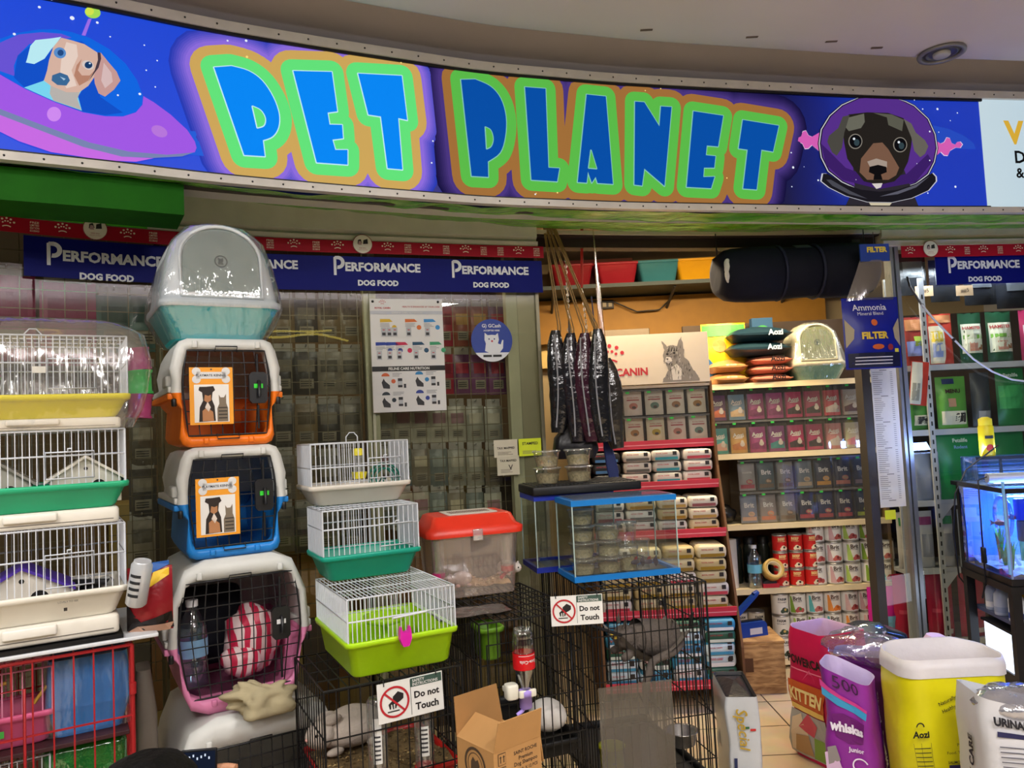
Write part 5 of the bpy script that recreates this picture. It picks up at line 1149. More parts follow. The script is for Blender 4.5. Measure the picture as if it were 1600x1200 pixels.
def drip_bottle(lab, px_, py_, back, ztop, th, Fx, hgt=.2, capc='#c02420', lab2=True):
    P = place_in(Fx, px_, py_, back, ztop-hgt); t = thing('drip_bottle', lab, 'water bottle', P, th, 'small pet water bottles'); m = MB(GL('#f0f4f4', .18, .05, .12, '#d8d8d4')); m.lathe([(.026, .03), (.028, .035), (.028, hgt-.01), (.022, hgt)], 18); m.build('bottle_body', t)
    m = MB(M(capc, .4)); m.lathe([(.02, .012), (.03, .016), (.03, .036)], 16); m.build('screw_cap', t); m = MB(M('#c8c8c8', .25, .8)); m.tube([(0, 0, .014), (0, -.006, -.002), (0, -.02, -.018)], .005, 8); m.build('spout', t)
    if lab2: m = MB(M('#d8d8d4', .5)); f = lambda u, v: Vector((.0286*math.sin(u/.0286), -.0286*math.cos(u/.0286), v)); m.rect(f, -.02, .004, .07, hgt*.8); m.mat(M('#3c3c40', .5)); [m.rect(lambda u, v: f(u, v)*1.0+Vector((0, -.0008, 0)), -.018, .0, .08+k*.012, .085+k*.012) for k in range(6)]; m.build('printed_label', t)
drip_bottle('clear drip bottle with a red cap left of the warning sign in the black crate', 589, 1130, .03, .72, TH_M, FA, .24)
drip_bottle('clear drip bottle with a red cap below the lower warning sign in the black crate', 662, 1130, .03, .66, TH_M, FA, .19)
# warning signs
def do_not_touch(lab, P, th, w=.185):
    h = w*.56; t = thing('warning_sign', lab, 'sign', P, th, 'Do not Touch signs'); m = MB(M('#dcdcd8', .35, var=.02)); m.box(0, w, -.0015, .0015, 0, h)
    f = face(-.0022); f2 = face(-.003); f3 = face(-.0038); m.mat(M('#3a5248', .5)); m.rect(f, w*.50, w*.985, h*.76, h*.98); m.mat(BLACKM); m.rect(f, w*.495, w*.502, h*.06, h*.95)
    m.mat(WHITE); m.text('SAFETY', f2, w*.53, h*.915, h=h*.075, al='l', bold=.02); m.text('INSTRUCTIONS', f2, w*.53, h*.82, h=h*.075, al='l', bold=.02)
    m.mat(M('#1c1a1c', .5)); m.text('Do not', f, w*.745, h*.545, w=w*.39, bold=.035); m.text('Touch', f, w*.74, h*.24, w=w*.36, bold=.035)
    cx, cy, r_ = w*.25, h*.49, h*.40
    m.poly([(cx+r_*a, cy+r_*b) for a, b in [(-.35, -.42), (-.42, -.1), (-.12, .12), (-.1, .35), (.25, .62), (.62, .42), (.6, .12), (.38, -.02), (.2, -.1), (.08, -.42), (0, -.42), (.02, -.12), (-.08, -.14), (-.06, -.45), (-.14, -.45), (-.18, -.14), (-.25, -.14), (-.26, -.42)]], f); m.rect(f, cx-r_*.5, cx+r_*.3, cy-r_*.62, cy-r_*.54)
    m.mat(M('#b01c28', .5)); m.ring2(f2, cx, cy, r_*.86, r_, 32); a = R(135); dx, dy = math.cos(a), math.sin(a)
    m.poly([(cx+dx*r_*.9-dy*r_*.06, cy+dy*r_*.9+dx*r_*.06), (cx+dx*r_*.9+dy*r_*.06, cy+dy*r_*.9-dx*r_*.06), (cx-dx*r_*.9+dy*r_*.06, cy-dy*r_*.9-dx*r_*.06), (cx-dx*r_*.9-dy*r_*.06, cy-dy*r_*.9+dx*r_*.06)], f3)
    m.build('printed_plate', t)
    for x in (.1, .9):
        m = MB(BLACKM); m.tube([(w*x, -.004, h*.93), (w*x, -.002, h*1.06), (w*x, .012, h*1.10), (w*x, .016, h*.98)], .0016, 5); m.build('cable_tie', t)
    return t
a_, b_, th, L, _ = 0, 0, 0, 0, 0
Q = place_in(FA, 594, 1135, -.012, 0); u0 = FA.loc(592, 1133, -.012); u1 = FA.loc(694, 1113, -.012); 
t = do_not_touch('lower white Do not Touch sign hanging on the crate with shavings', FA.P+FA.d*u0[0]-FA.n*.012+Vector((0, 0, u0[1])), TH_M, u1[0]-u0[0]); t.rotation_euler = (0, R(-1.5), TH_M)
# ---------------------------------------------------------------- crate B behind, with the red-lidded bin on top
BZ = .865
pb = onz(748, 976, BZ); TH_B = R(22); FB = Fr(Vector((pb.x, pb.y, 0)), TH_B); eb = onz(868, 948, BZ); BWd, BD = .34, .50
cB = FB.P+FB.d*BWd/2
t = thing('wire_crate', 'black wire crate under the red lidded bin, behind the upside-down bottle', 'wire crate', cB, TH_B, 'black wire crates'); m = MB(BW); crate_wires(m, BWd, BD, BZ, .028, .12, .0021, .0038); m.build('wire_body', t)
m = MB(M('#0e0e10', .5)); m.X = Matrix.Translation((0, .012, .42)); tray(m, BWd-.02, BD-.03, .05, taper=.006); m.build('base_tray', t)
m = MB(BW); m.tube([(-.15, -.006, .5), (.13, -.006, .5), (.13, -.006, .8), (-.15, -.006, .8)], .003, 5, closed=True); m.build('door', t)
def clear_bin():
    P = at(676, 927, 2.66); P.z = BZ+.006; th = R(20); F = Fr(P, th); w = F.loc(818, 915)[0]; h = F.loc(668, 842)[1]; d = .24; c = P+F.d*w/2
    t = thing('plastic_bin', 'clear plastic animal bin with a red lid, left of the blue tanks', 'small animal cage', c, th)
    m = MB(GL('#f8f2ee', .10, .06, .22, '#d8c8c0')); m.loft([rrect(-w/2+.02, w/2-.02, .015, d-.015, .03, 0, 5), rrect(-w/2+.006, w/2-.006, .004, d-.004, .03, h*.9, 5), rrect(-w/2, w/2, 0, d, .03, h, 5)], True, False); m.build('clear_body', t)
    m = MB(M('#d8321c', .35)); o = .012; m.loft([rrect(-w/2-o, w/2+o, -o, d+o, .035, h-.004, 6), rrect(-w/2-o-.002, w/2+o+.002, -o-.002, d+o+.002, .035, h+.018, 6), rrect(-w/2+.006, w/2-.006, .006, d-.006, .03, h+.030, 6), rrect(-w/2+.02, w/2-.02, .02, d-.02, .03, h+.062, 6), rrect(-w/2+.03, w/2-.03, .03, d-.03, .025, h+.066, 6)])
    m.build('lid', t, label='red ribbed lid')
    m = MB(M('#c8c4bc', .5)); m.rbox(-w*.26, w*.30, .045, d-.045, h+.066, h+.069, .012); m.mat(M('#5c1c18', .6))
    for k in range(18): m.box(-w*.2+k*w*.025, -w*.2+k*w*.025+.004, .085, .15, h+.069, h+.0695)
    m.build('lid_grille', t)
    m = MB(GL('#ffffff', .3, .1, .3)); m.rbox(-.018, .018, -.022, -.010, h-.02, h+.02, .004); m.build('latch', t)
    for sx, c_ in ((-.40, '#d0307c'), (.36, '#c82c34')):
        m = MB(GL('#f0f4f4', .2, .05, .2, '#d8d8d4')); m.lathe([(.02, .085), (.022, .09), (.022, h-.012)], 14, (w*sx, .035, 0)); m.build('drinker_tube', t); m = MB(M(c_, .4)); m.lathe([(.015, .068), (.023, .072), (.023, .09)], 14, (w*sx, .035, 0)); m.tube([(w*sx, .035, .07), (w*sx+.02*(1 if sx < 0 else -1), .05, .045)], .007, 8); m.build('drinker_cap', t)
    return t, c, th, w, h, d, F
bn, cBn, thB, wBn, hBn, dBn, FBn = clear_bin()
bed('wood_shavings', 'pale wood shavings in the clear bin with the red lid', cBn+FBn.n*.03+Vector((0, 0, 0)), thB, wBn-.07, dBn-.06, .03, ['#c8a878', '#d8bc90', '#a88454', '#e0caa0'], 1, amp=.022, chips=240)
for i, (x, y, l_) in enumerate([(640, 0, ''), ]): pass
def hamster(lab, P, th, furs='#c8b8b0'):
    t = thing('hamster', lab, 'hamster', P, th); m = animal(t, ((0, 0, .026), .038, .026, .026), ((-.042, -.004, .026), .02, .018, .018), 0, [furs], er=.006)
    m.mat(M('#d8b0a8', .8))
    for q in ((-.02, -.018), (-.02, .018), (.02, -.018), (.02, .018)): m.ell((q[0], q[1], .005), .01, .006, .006, 8, 5)
    m.build('body', t)
hamster('pale hamster on shavings at the left inside the red lidded bin', place_in(FBn, 722, 912, .06, BZ+.036), thB, '#c8b4ac'); hamster('white hamster on shavings at the right inside the red lidded bin', place_in(FBn, 792, 905, .11, BZ+.05), thB+2.2, '#dcd4cc')
# dark tray cover lying on crate B, green tub inside it
P = onz(740, 962, BZ+.004); t = thing('tray_cover', 'dark smoky plastic sheet lying on the black crate in front of the red lidded bin', 'tray', P, TH_B); m = MB(GL('#5a5654', .35, .15, .25, '#4a4644', .5, 8)); g = [[(x, y, .006+.006*mnoise.noise(Vector((x*20, y*20, 0)))-(.03*max(0, -y-.05)) ) for x in [-.12+.24*i/10 for i in range(11)]] for y in [-.03+.12*j/6 for j in range(7)]]; m.loft(g, False, False, True, False); m.loft([[(x, y, z+.002) for x, y, z in r_] for r_ in g], False, False, True, False); m.build('sheet', t)
t = thing('green_tub', 'green plastic tub hung high inside the black crate under the smoky sheet', 'tub', place_in(FB, 772, 1005, .012, .745), TH_B); m = MB(M('#5c8a1c', .4)); tray(m, .08, .12, .10, taper=.01); m.build('tub', t)
t = thing('cat_cushion', 'white rounded cushion inside the black crate right of the cardboard box', 'cushion', place_in(FB, 857, 1150, .10, .472), TH_B); m = MB(M('#d8d4ce', .9, bump=.3, bs=40)); cloth_blob(m, (0, 0, .05), .06, .07, .05, 14, .05, 22, 12); m.build('cushion', t)
# upside-down cola bottle used as a drinker, hung on crate B
P = place_in(FB, 822, 1105, -.055, 0); uu = FB.loc(822, 1106, -.055)[1]; P.z = uu
t = thing('drinker_bottle', 'upside-down cola bottle with a red label in a purple drinker, above the cardboard box', 'bottle', P, TH_B)
HB = FB.loc(821, 981, -.055)[1]-uu; r_ = .033
m = MB(GL('#f4fbff', .2, .03)); m.lathe([(.012, .050), (.013, .062), (.016, .075), (.030, .112), (r_, .13), (r_*.97, .165), (r_, .17), (r_, HB*.86), (r_*.9, HB*.9), (r_*.98, HB*.94), (r_*.8, HB*.985), (r_*.5, HB)], 22)
for k in range(5): a = 2*math.pi*k/5; m.ell((r_*.55*math.cos(a), r_*.55*math.sin(a), HB*.985), .012, .012, .008, 8, 6)
m.build('bottle_body', t)
m = MB(GL('#c8c0bc', .15, .03, .1, '#a8a4a4')); m.lathe([(.012, .064), (.028, .114), (r_*.93, .132), (r_*.93, .15)], 18); m.build('water', t)
m = MB(M('#c8141c', .35)); m.lathe([(r_*1.015, .118), (r_*1.02, .122), (r_*1.02, .162), (r_*1.015, .165)], 26, cap0=False, cap1=False); f = lambda u, v: Vector((r_*1.035*math.sin(u/r_), -r_*1.035*math.cos(u/r_), .142+v)); m.mat(WHITE); m.text('Coca-Cola', f, 0.004, 0, w=.058, rot=math.pi, bold=.02, maxd=.01); m.rect(f, -.028, .028, .017, .0185); m.build('label_band', t, label='red paper label band')
m = MB(M('#a890e0', .4)); m.lathe([(.012, -.002), (.019, .002), (.019, .036), (.022, .036), (.022, .052), (.016, .056)], 18); m.build('drinker_cap', t); m = MB(M('#a890e0', .4)); m.tube([(0, 0, .004), (-.015, .0, -.008), (-.03, 0, -.016)], .006, 8); m.build('spout', t)
m = MB(M('#e0dccc', .4)); m.rbox(-.06, -.022, -.01, .03, .03, .075, .01); m.rbox(-.025, .03, -.018, -.006, .034, .056, .005); m.rbox(-.055, -.03, .03, .052, .045, .06, .004); m.build('clip_bracket', t)
# ---------------------------------------------------------------- crate C (right) with the cat, tanks on top
CZt = .88; TH_C = R(13); pc = at(921, 926, 2.6); CZt = pc.z; FC = Fr(Vector((pc.x, pc.y, 0)), TH_C); CWd = FC.loc(1102, 908)[0]; CD = .62; cC = FC.P+FC.d*CWd/2
t = thing('wire_crate', 'tall black wire crate holding a cat, under the blue rimmed tank', 'wire crate', cC, TH_C, 'black wire crates'); m = MB(BW); crate_wires(m, CWd, CD, CZt, .030, .15, .0021, .0038); m.build('wire_body', t)
m = MB(BW); m.tube([(-CWd*.46, -.007, .08), (CWd*.44, -.007, .08), (CWd*.44, -.007, CZt*.96), (-CWd*.46, -.007, CZt*.96)], .003, 5, closed=True); m.build('door', t)
m = MB(M('#26282c', .5)); m.X = Matrix.Translation((0, .01, .20)); tray(m, CWd-.02, CD-.02, .035, taper=.004); m.build('base_tray', t)
m = MB(GL('#8a8c94', .14, .2, .16, '#4a4c54', .5, 5)); g = [[(-CWd*.48+CWd*.62*i/8, -.012+.01*mnoise.noise(Vector((i*.6, j*.5, 3))), .2+.38*j/8) for i in range(9)] for j in range(9)]; m.loft(g, False, False, True, False); m.build('smoky_film', t)
def inC(px_, py_, back, z=None):
    u, h = FC.loc(px_, py_, back); p = FC.P+FC.d*u+FC.n*back; return Vector((p.x, p.y, h if z is None else z))
# cat in a hammock
hp = inC(1010, 1015, .22)
t = thing('hammock', 'grey fabric hammock slung in the tall black crate, carrying the cat', 'hammock', hp, TH_C); m = MB(M('#8a847e', .9, bump=.2)); HWd = .13
g = [[(x, y, .10*abs(x/HWd)**1.6*(.9) - .035*math.cos(y*14)+.0) for x in [-HWd+2*HWd*i/12 for i in range(13)]] for y in [-.11+.22*j/8 for j in range(9)]]; m.loft(g, False, False, True, False); m.loft([[(x, y, z-.004) for x, y, z in r_] for r_ in g], False, False, True, False); m.build('sling', t)
for sx in (-1, 1):
    for y in (-.1, .1): m = MB(M('#242224', .8)); ex = (CWd/2-.012)*sx - (hp-cC).dot(FC.d); m.tube([(sx*HWd, y, .09), (ex, y*1.3, .15)], .006, 6); m.build('strap', t)
t = thing('cat', 'dark grey cat curled in the hammock of the tall black crate', 'cat', hp+Vector((0, 0, -.030)), TH_C); t.scale = (1.08, 1.05, 1.08)
FUR = M('#6a615a', .95, var=.3, bump=.5, bs=90); bm_ = bpy.data.meshes.new('body')
chain = [((.085, .01, .06), .060), ((.03, .0, .075), .066), ((-.03, -.01, .078), .058), ((-.072, -.03, .085), .040), ((-.10, -.05, .095), .047), ((-.125, -.068, .088), .026)]
tailc = [((.12, -.03, .05), .018), ((.06, -.085, .035), .015), ((-.02, -.10, .02), .014), ((-.05, -.105, -.05), .014), ((-.055, -.108, -.12), .010)]
legs = [(((-.06, -.045, .06), .02), ((-.09, -.075, .04), .015), ((-.12, -.085, .03), .013)), (((-.05, .03, .055), .02), ((-.09, .03, .035), .015), ((-.12, .02, .03), .013))]
V = [c for c, _ in chain]; Rr = [r for _, r in chain]; Ed = [(i, i+1) for i in range(5)]
def addch(ch, root):
    b = len(V)
    for i, (c, r) in enumerate(ch): V.append(c); Rr.append(r); Ed.append((root if i == 0 else b+i-1, b+i))
addch(tailc, 0); addch(legs[0], 2); addch(legs[1], 2)
bm_.from_pydata(V, Ed, []); bm_.materials.append(FUR); ob = bpy.data.objects.new('body', bm_); col.objects.link(ob); ob.parent = t
sk = ob.modifiers.new('skin', 'SKIN'); sk.use_smooth_shade = True
for i, v in enumerate(bm_.skin_vertices[0].data): v.radius = (Rr[i], Rr[i]); v.use_root = (i == 1)
sb = ob.modifiers.new('sub', 'SUBSURF'); sb.levels = 2; sb.render_levels = 2
for s_ in (-1, 1):
    m = MB(FUR); m.add([(-.115, -.05+s_*.03-.012, .13), (-.09, -.05+s_*.03+.012, .13), (-.10, -.055+s_*.034, .172), (-.108, -.048+s_*.03, .14)], [(0, 1, 2), (1, 3, 2), (3, 0, 2), (0, 3, 1)]); m.build('ear', t)
    m = MB(M('#c8a83c', .1)); m.ell((-.137, -.066+s_*.018, .103), .006, .006, .006, 8, 6); m.build('eye', t)
m = MB(M('#7a4a44', .6)); m.ell((-.150, -.076, .088), .004, .005, .004, 8, 5); m.build('nose', t)
t = thing('yellow_bucket', 'small yellow bucket at the lower left inside the tall black crate', 'bucket', inC(957, 1195, .10, .24), TH_C); m = MB(M('#d8dc1c', .4)); m.lathe([(.036, 0), (.044, .10), (.047, .10), (.047, .106), (.041, .106), (.034, .004), (.001, .004)], 20, cap1=False); m.mat(BLACKM); f = lambda u, v: Vector((.0425*math.sin(u/.042), -.0425*math.cos(u/.042), v)); m.rect(f, -.012, .0, .03, .035); m.rect(f, -.012, .0, .055, .06); m.build('tub', t); m = MB(M('#303030', .4)); m.tube([(.046*math.cos(R(a)), 0, .1-.05*math.sin(R(a))) for a in range(0, 181, 15)], .002, 5); m.build('handle', t)
t = thing('steel_bowl', 'steel bowl hung on the right inside the tall black crate', 'bowl', inC(1066, 1165, .06, None), TH_C); m = MB(M('#b8b8b8', .25, .9)); m.lathe([(.03, 0), (.045, .008), (.052, .05), (.058, .052), (.058, .055), (.05, .053), (.043, .012), (.001, .006)], 24, cap1=False); m.build('bowl', t)
# upper warning sign
F = Fr(at(862, 979, 2.36), R(4)); w_ = F.loc(943, 975)[0]; do_not_touch('upper white Do not Touch sign hanging on the tall crate under the blue tank', F.P, R(4), w_)
# ---------------------------------------------------------------- tanks
def tank(lab, P, th, w, d, h, rimc, lid=None, grp='blue rimmed glass tanks'):
    t = thing('glass_tank', lab, 'fish tank', P, th, grp); rm = M(rimc, .35); e = .004
    G = GL('#eef4f2', .10, .0)
    m = MB(G)
    for a, b in (((0, 0), (w, 0)), ((w, 0), (w, d)), ((w, d), (0, d)), ((0, d), (0, 0))): m.quad((a[0], a[1], .008), (b[0], b[1], .008), (b[0], b[1], h-.008), (a[0], a[1], h-.008))
    m.build('glass_walls', t)
    m = MB(M('#3c4448', .3)); m.box(.003, w-.003, .003, d-.003, .004, .009); m.build('glass_floor', t)
    m = MB(M('#a8bcb8', .3)); 
    for x in (0, w):
        for y in (0, d): m.box(x-.002, x+.002, y-.002, y+.002, .01, h-.01)
    m.build('corner_seals', t, kind='stuff')
    for nm, z0, z1 in (('base_rim', 0, .020), ('top_rim', h-.020, h)):
        m = MB(rm)
        m.box(-e, w+e, -e, .012, z0, z1); m.box(-e, w+e, d-.012, d+e, z0, z1); m.box(-e, .012, .012, d-.012, z0, z1); m.box(w-.012, w+e, .012, d-.012, z0, z1); m.build(nm, t)
    return t
PT = onz(899.5, 911, CZt+.006); FTk = Fr(PT, TH_C); wTk = FTk.loc(1061, 891)[0]; hTk = FTk.loc(895, 783)[1]; dTk = .20
tank('glass tank with a bright blue rim holding plastic tubs, on the tall black crate', PT, TH_C, wTk, dTk, hTk, '#1478c8')
m = MB(GL('#e0f0f8', .2, .02, .08)); m.box(.01, wTk-.01, .01, dTk-.01, 0, .004); o = m.build('clear_cover_sheet'); tag(o, 'clear glass lid lying on the bright blue rimmed tank', 'lid', None, PT+Vector((0, 0, hTk+.001)), TH_C)
P2 = PT+FTk.n*(dTk+.035)-FTk.d*.075; w2 = wTk*.80
tank('glass tank with a dark blue rim behind the bright blue rimmed one', P2, TH_C, w2, .22, hTk+.005, '#1c30a0')
t = thing('tank_lid', 'black ribbed tank lid lying on the rear tank, carrying four clear tubs', 'lid', P2+Vector((0, 0, hTk+.006))-FTk.d*.004, TH_C); m = MB(M('#141416', .45)); m.rbox(-.006, w2+.12, -.02, .225, 0, .034, .008); m.mat(M('#2c2c30', .5))
for i in range(26): m.box(.01+i*(w2+.1)/26, .018+i*(w2+.1)/26, .0, .21, .0342, .037)
m.build('lid', t)
LIDZ = P2.z+hTk+.044
CUPM = GL('#fafcfc', .16, .06, .06, '#e0e4e0'); SEED = M('#b0a078', .9, var=.5, bump=.6, bs=160, scale=120)
def cup(lab, P, th, r, h, fill, grp, lidded=True):
    t = thing('plastic_tub', lab, 'plastic tub', P, th, grp); m = MB(CUPM); m.lathe([(r*.78, 0), (r*.8, .002), (r*.97, h*.86), (r*1.06, h*.87), (r*1.06, h*.93)], 22); m.build('cup', t)
    if fill:
        m = MB(SEED); nx = 20; m.lathe([(r*.72, .004), (r*(.76+.18*fill), h*fill), (r*.5, h*(fill+.08)), (.002, h*(fill+.04))], nx)
        for i in range(len(m.v)): p = Vector(m.v[i]); q_ = mnoise.noise(p*60)*.004; m.v[i] = (p.x, p.y, p.z+abs(q_)*(p.z > .01))
        m.build('contents', t)
    if lidded: m = MB(GL('#ffffff', .22, .05, .15)); m.lathe([(r*1.08, h*.93), (r*1.09, h*.98), (r*1.0, h), (.002, h)], 22); m.build('lid', t)
    return t
for i, (u, bk) in enumerate(((.075, .07), (.205, .07))):
    for k in range(2):
        p = P2+FTk.d*u+FTk.n*bk; cup('%s clear tub of feed on the black tank lid, %s' % (('left', 'right')[i], ('lower of its pair', 'upper of its pair')[k]), (p.x, p.y, LIDZ+k*.066), TH_C, .052, .064, .55, 'clear tubs on the black tank lid')
for i, (u, n_) in enumerate(((.058, 4), (.158, 3))):
    for k in range(n_):
        p = PT+FTk.d*u+FTk.n*.085; cup('%s of the %s stack of clear tubs inside the bright blue rimmed tank' % (('bottom tub', 'second tub', 'third tub', 'top tub')[k], ('left', 'middle')[i]), (p.x, p.y, PT.z+.0095+k*.060), TH_C, .047, .0585, .5, 'clear tubs in the tank')
for i, u in enumerate((.235, .295)):
    for k in range(2 if i == 0 else 1):
        p = PT+FTk.d*u+FTk.n*.09; h_ = .09 if i == 0 else .12
        cup(('bottom tub', 'top tub')[k]+' of the third stack inside the bright blue rimmed tank' if i == 0 else 'tall clear cup at the right inside the bright blue rimmed tank', (p.x, p.y, PT.z+.0095+k*.092), TH_C, .037 if i == 0 else .026, h_, 0 if i else (.0 if k else .4), 'clear tubs in the tank', i == 0)
for u, bk, lb in ((.245, .045, 'left'), (.29, .03, 'right')):
    p = PT+FTk.d*u+FTk.n*bk; t = thing('betta_fish', 'small dark fish standing in a cup, %s one in the bright blue rimmed tank' % lb, 'fish', (p.x, p.y, PT.z+.035), TH_C+R(20)); m = MB(M('#2c2c48', .4, var=.3)); m.ell((0, 0, .01), .022, .006, .009, 12, 8); m.add([(.018, 0, .012), (.042, .002, .03), (.046, -.002, .002), (.036, .001, -.012)], [(0, 1, 2), (0, 2, 3)]); m.mat(M('#7c2434', .4)); m.add([(-.008, .001, .017), (.012, .001, .017), (.012, .001, .030), (0, .001, .028)], [(0, 1, 2, 3)]); m.build('body', t)
# ---------------------------------------------------------------- cardboard box in front
PB = at(771, 1178, 1.88); TH_X = R(-48); zt = PB.z; hX = .22; L1, L2 = .155, .155
base = Vector((PB.x, PB.y, zt-hX)); CARD = M('#b08450', .8, var=.06); CARD2 = M('#9a7040', .8, var=.06); INKB = M('#4a3a2a', .8)
th1 = R(40)
t = thing('cardboard_box', 'open brown cardboard box with printed text and raised flaps at the bottom centre', 'cardboard box', base, th1)
m = MB(CARD); e = .003; w_, d_ = .150, .150      # local: x along the right-hand printed face, y towards the left-hand face's far edge
m.box(0, w_, 0, e, 0, hX); m.box(0, w_, d_-e, d_, 0, hX); m.box(0, e, e, d_-e, 0, hX); m.box(w_-e, w_, e, d_-e, 0, hX); m.box(e, w_-e, e, d_-e, 0, e)
f = face(-.001); m.mat(INKB)
for s_, y in (('SAINT ROCHE', 1.055), ('Premium', .99), ('Dog Shampoo', .925), ('250 ML X 12 PCS', .86)): m.text(s_, f, w_*.66, hX*y-.03, w=w_*(.5 if s_ != 'Premium' else .3), bold=.02)
for k in range(2):
    u, v = w_*.16, hX*(.91-.15*k); m.rect(f, u-.012, u+.012, v-.014, v+.014); 
m.mat(CARD); f_ = face(-.0018)
for k in range(2):
    u, v = w_*.16, hX*(.91-.15*k); m.rect(f_, u-.0105, u+.0105, v-.0125, v+.0125)
m.mat(INKB)
for k in range(2):
    for q in (-.005, .005): u, v = w_*.16+q, hX*(.91-.15*k); m.rect(face(-.0024), u-.0015, u+.0015, v-.008, v+.006); m.poly([(u-.004, v+.004), (u+.004, v+.004), (u, v+.009)], face(-.0024))
g = lambda u, v: Vector((-.001, d_-u, v)); m.ring2(g, d_*.5, hX*.78, .036, .043, 26); m.ring2(g, d_*.5, hX*.78, .028, .030, 22)
m.poly([(d_*.5+.02*a, hX*.78+.02*b) for a, b in [(-.9, -.8), (-.8, .3), (-.4, .9), (.1, .5), (.6, .8), (.9, .1), (.6, -.8)]], g); m.build('carton', t)
m = MB(CARD2); 
def flap(m, a, b, n, ln, up):
    """flap hinged on edge a-b, leaning out along n"""
    a, b, n = Vector(a), Vector(b), Vector(n); v = n*math.cos(R(up))*ln + Vector((0, 0, math.sin(R(up))*ln)); s_ = (b-a).normalized()*.006; k = v.cross(b-a).normalized()*.0015
    m.add([a+k, b+k, b-s_+v+k, a+s_+v+k, a-k, b-k, b-s_+v-k, a+s_+v-k], [(0, 1, 2, 3), (7, 6, 5, 4), (0, 4, 5, 1), (1, 5, 6, 2), (2, 6, 7, 3), (3, 7, 4, 0)])
for q, (a, b, n, ln, up) in enumerate([((0, 0, hX), (w_, 0, hX), (0, -1, 0), .075, 78), ((w_, d_, hX), (0, d_, hX), (0, 1, 0), .095, 82), ((0, d_, hX), (0, 0, hX), (1, 0, 0), .075, 38), ((w_, 0, hX), (w_, d_, hX), (1, 0, 0), .07, -80)]):
    m = MB(CARD if q != 1 else CARD2); flap(m, a, b, n, ln, up); m.build('flap', t)
t = thing('cardboard_box', 'plain sealed cardboard box on the floor carrying the open printed box', 'cardboard box', (base.x, base.y, 0), th1); m = MB(CARD2); hh_ = base.z-.002; m.box(-.015, w_+.015, -.015, d_+.015, 0, hh_); m.build('carton', t, .003); m = MB(M('#c0a070', .3)); m.box(w_*.4, w_*.6, -.0158, -.0148, hh_-.06, hh_); m.build('packing_tape', t)
# ================================================================ inside the shop
SY = 4.5; SX0, SX1 = 1.13, 2.16; SHZ = [.05, .455, .825, 1.235, 1.645]
t = thing('shelf_unit', 'cream shelf unit of canisters and cans at the back right of the doorway', 'shelf', (SX0, SY, 0))
BOARD = M('#e8d4a8', .5, var=.05); PANEL = M('#7c6444', .7, var=.12); W_S = SX1-SX0
for z in SHZ:
    m = MB(BOARD); m.box(0, W_S, 0, .36, z-.022, z); m.box(-.0, W_S, -.006, .0, z-.028, z+.004); m.build('shelf_board', t)
for x in (0, W_S-.02): m = MB(PANEL); m.box(x-.0, x+.02, .012, .37, 0, 1.643); m.build('side_panel', t)
m = MB(PANEL); m.box(0, W_S, .365, .38, 0, 1.643); m.build('back_panel', t)
m = MB(M('#3c2e20', .7, var=.15)); m.box(SX0-.02, 3.4, 4.9, 4.93, 0, 2.05); struct(m, 'wall_shelf')
CAN_BOX = GL('#f4f4f0', .12, .04, .06, '#d8d4cc')
def canister_proto(w, d, h):
    t = thing('food_canister', 'x', 'canister'); m = MB(CAN_BOX); m.box(0, w, 0, d, 0, h-.012); cb_ = m.build('clear_body', t)
    m = MB(GL('#e8e8e4', .2, .06, .25, '#c8c4bc')); m.box(-.002, w+.002, -.003, d+.002, h-.012, h); m.build('lid', t)
    m = MB(M('#38b848', .5)); m.box(w*.12, w*.30, -.0045, -.0035, h-.022, h-.011); m.build('price_tag', cb_); return t
def pouch_proto(w, h, c, c2, brand, bc, name='food_pouch', style=0):
    t = thing(name, 'x', 'food pouch'); m = MB(); f = pouchmesh(m, w, h, .035, M(c, .35, bump=.12, bs=25), seed=int(w*1000+h*777)+style)
    if style == 0:       # cat picture pouch
        m.mat(M(c2, .5)); m.poly([(-w*.42, h*.12), (w*.42, h*.12), (w*.42, h*.36), (w*.1, h*.44), (-w*.42, h*.32)], f(.003)); m.mat(M('#d8ccc0', .6)); m.disc(f(.004), w*.16, h*.34, w*.15, 10); m.disc(f(.0045), w*.16, h*.44, w*.09, 10)
        m.mat(M(bc, .5)); m.text(brand, f(.0045), -w*.04, h*.70, w=w*.66, bold=.03); m.rect(f(.0045), -w*.28, w*.2, h*.57, h*.60)
    elif style == 1:     # chunk picture
        m.mat(M(bc, .5)); m.text(brand, f(.0045), 0, h*.64, w=w*.58, bold=.03); m.mat(M(c2, .5)); m.rect(f(.003), -w*.42, w*.42, h*.08, h*.22); m.disc(f(.004), w*.1, h*.32, w*.2, 12, ry=h*.09); m.mat(M('#b89a7c', .6)); m.disc(f(.005), w*.05, h*.33, w*.09, 8); m.disc(f(.005), w*.18, h*.31, w*.07, 8)
    else:                # plain white with a coloured disc
        m.mat(M(bc, .5)); m.text(brand, f(.0045), 0, h*.74, w=w*.62, bold=.01); m.rect(f(.0045), -w*.34, w*.34, h*.62, h*.66); m.mat(M(c2, .5)); m.disc(f(.004), 0, h*.38, w*.24, 14, ry=h*.14); m.mat(M('#584c40', .6)); m.disc(f(.0048), w*.02, h*.32, w*.12, 8, ry=h*.06)
    m.build('pouch', t); return t
_pp = {}
def pouch(key, loc, lab, grp, th=0):
    if key in _pp: o = copytree(_pp[key])
    else: o = _pp[key] = pouch_proto(*key)
    o.location = loc; o.rotation_euler = (R(-4), 0, th); o['label'] = lab; o['group'] = grp; return o
_cp = {}
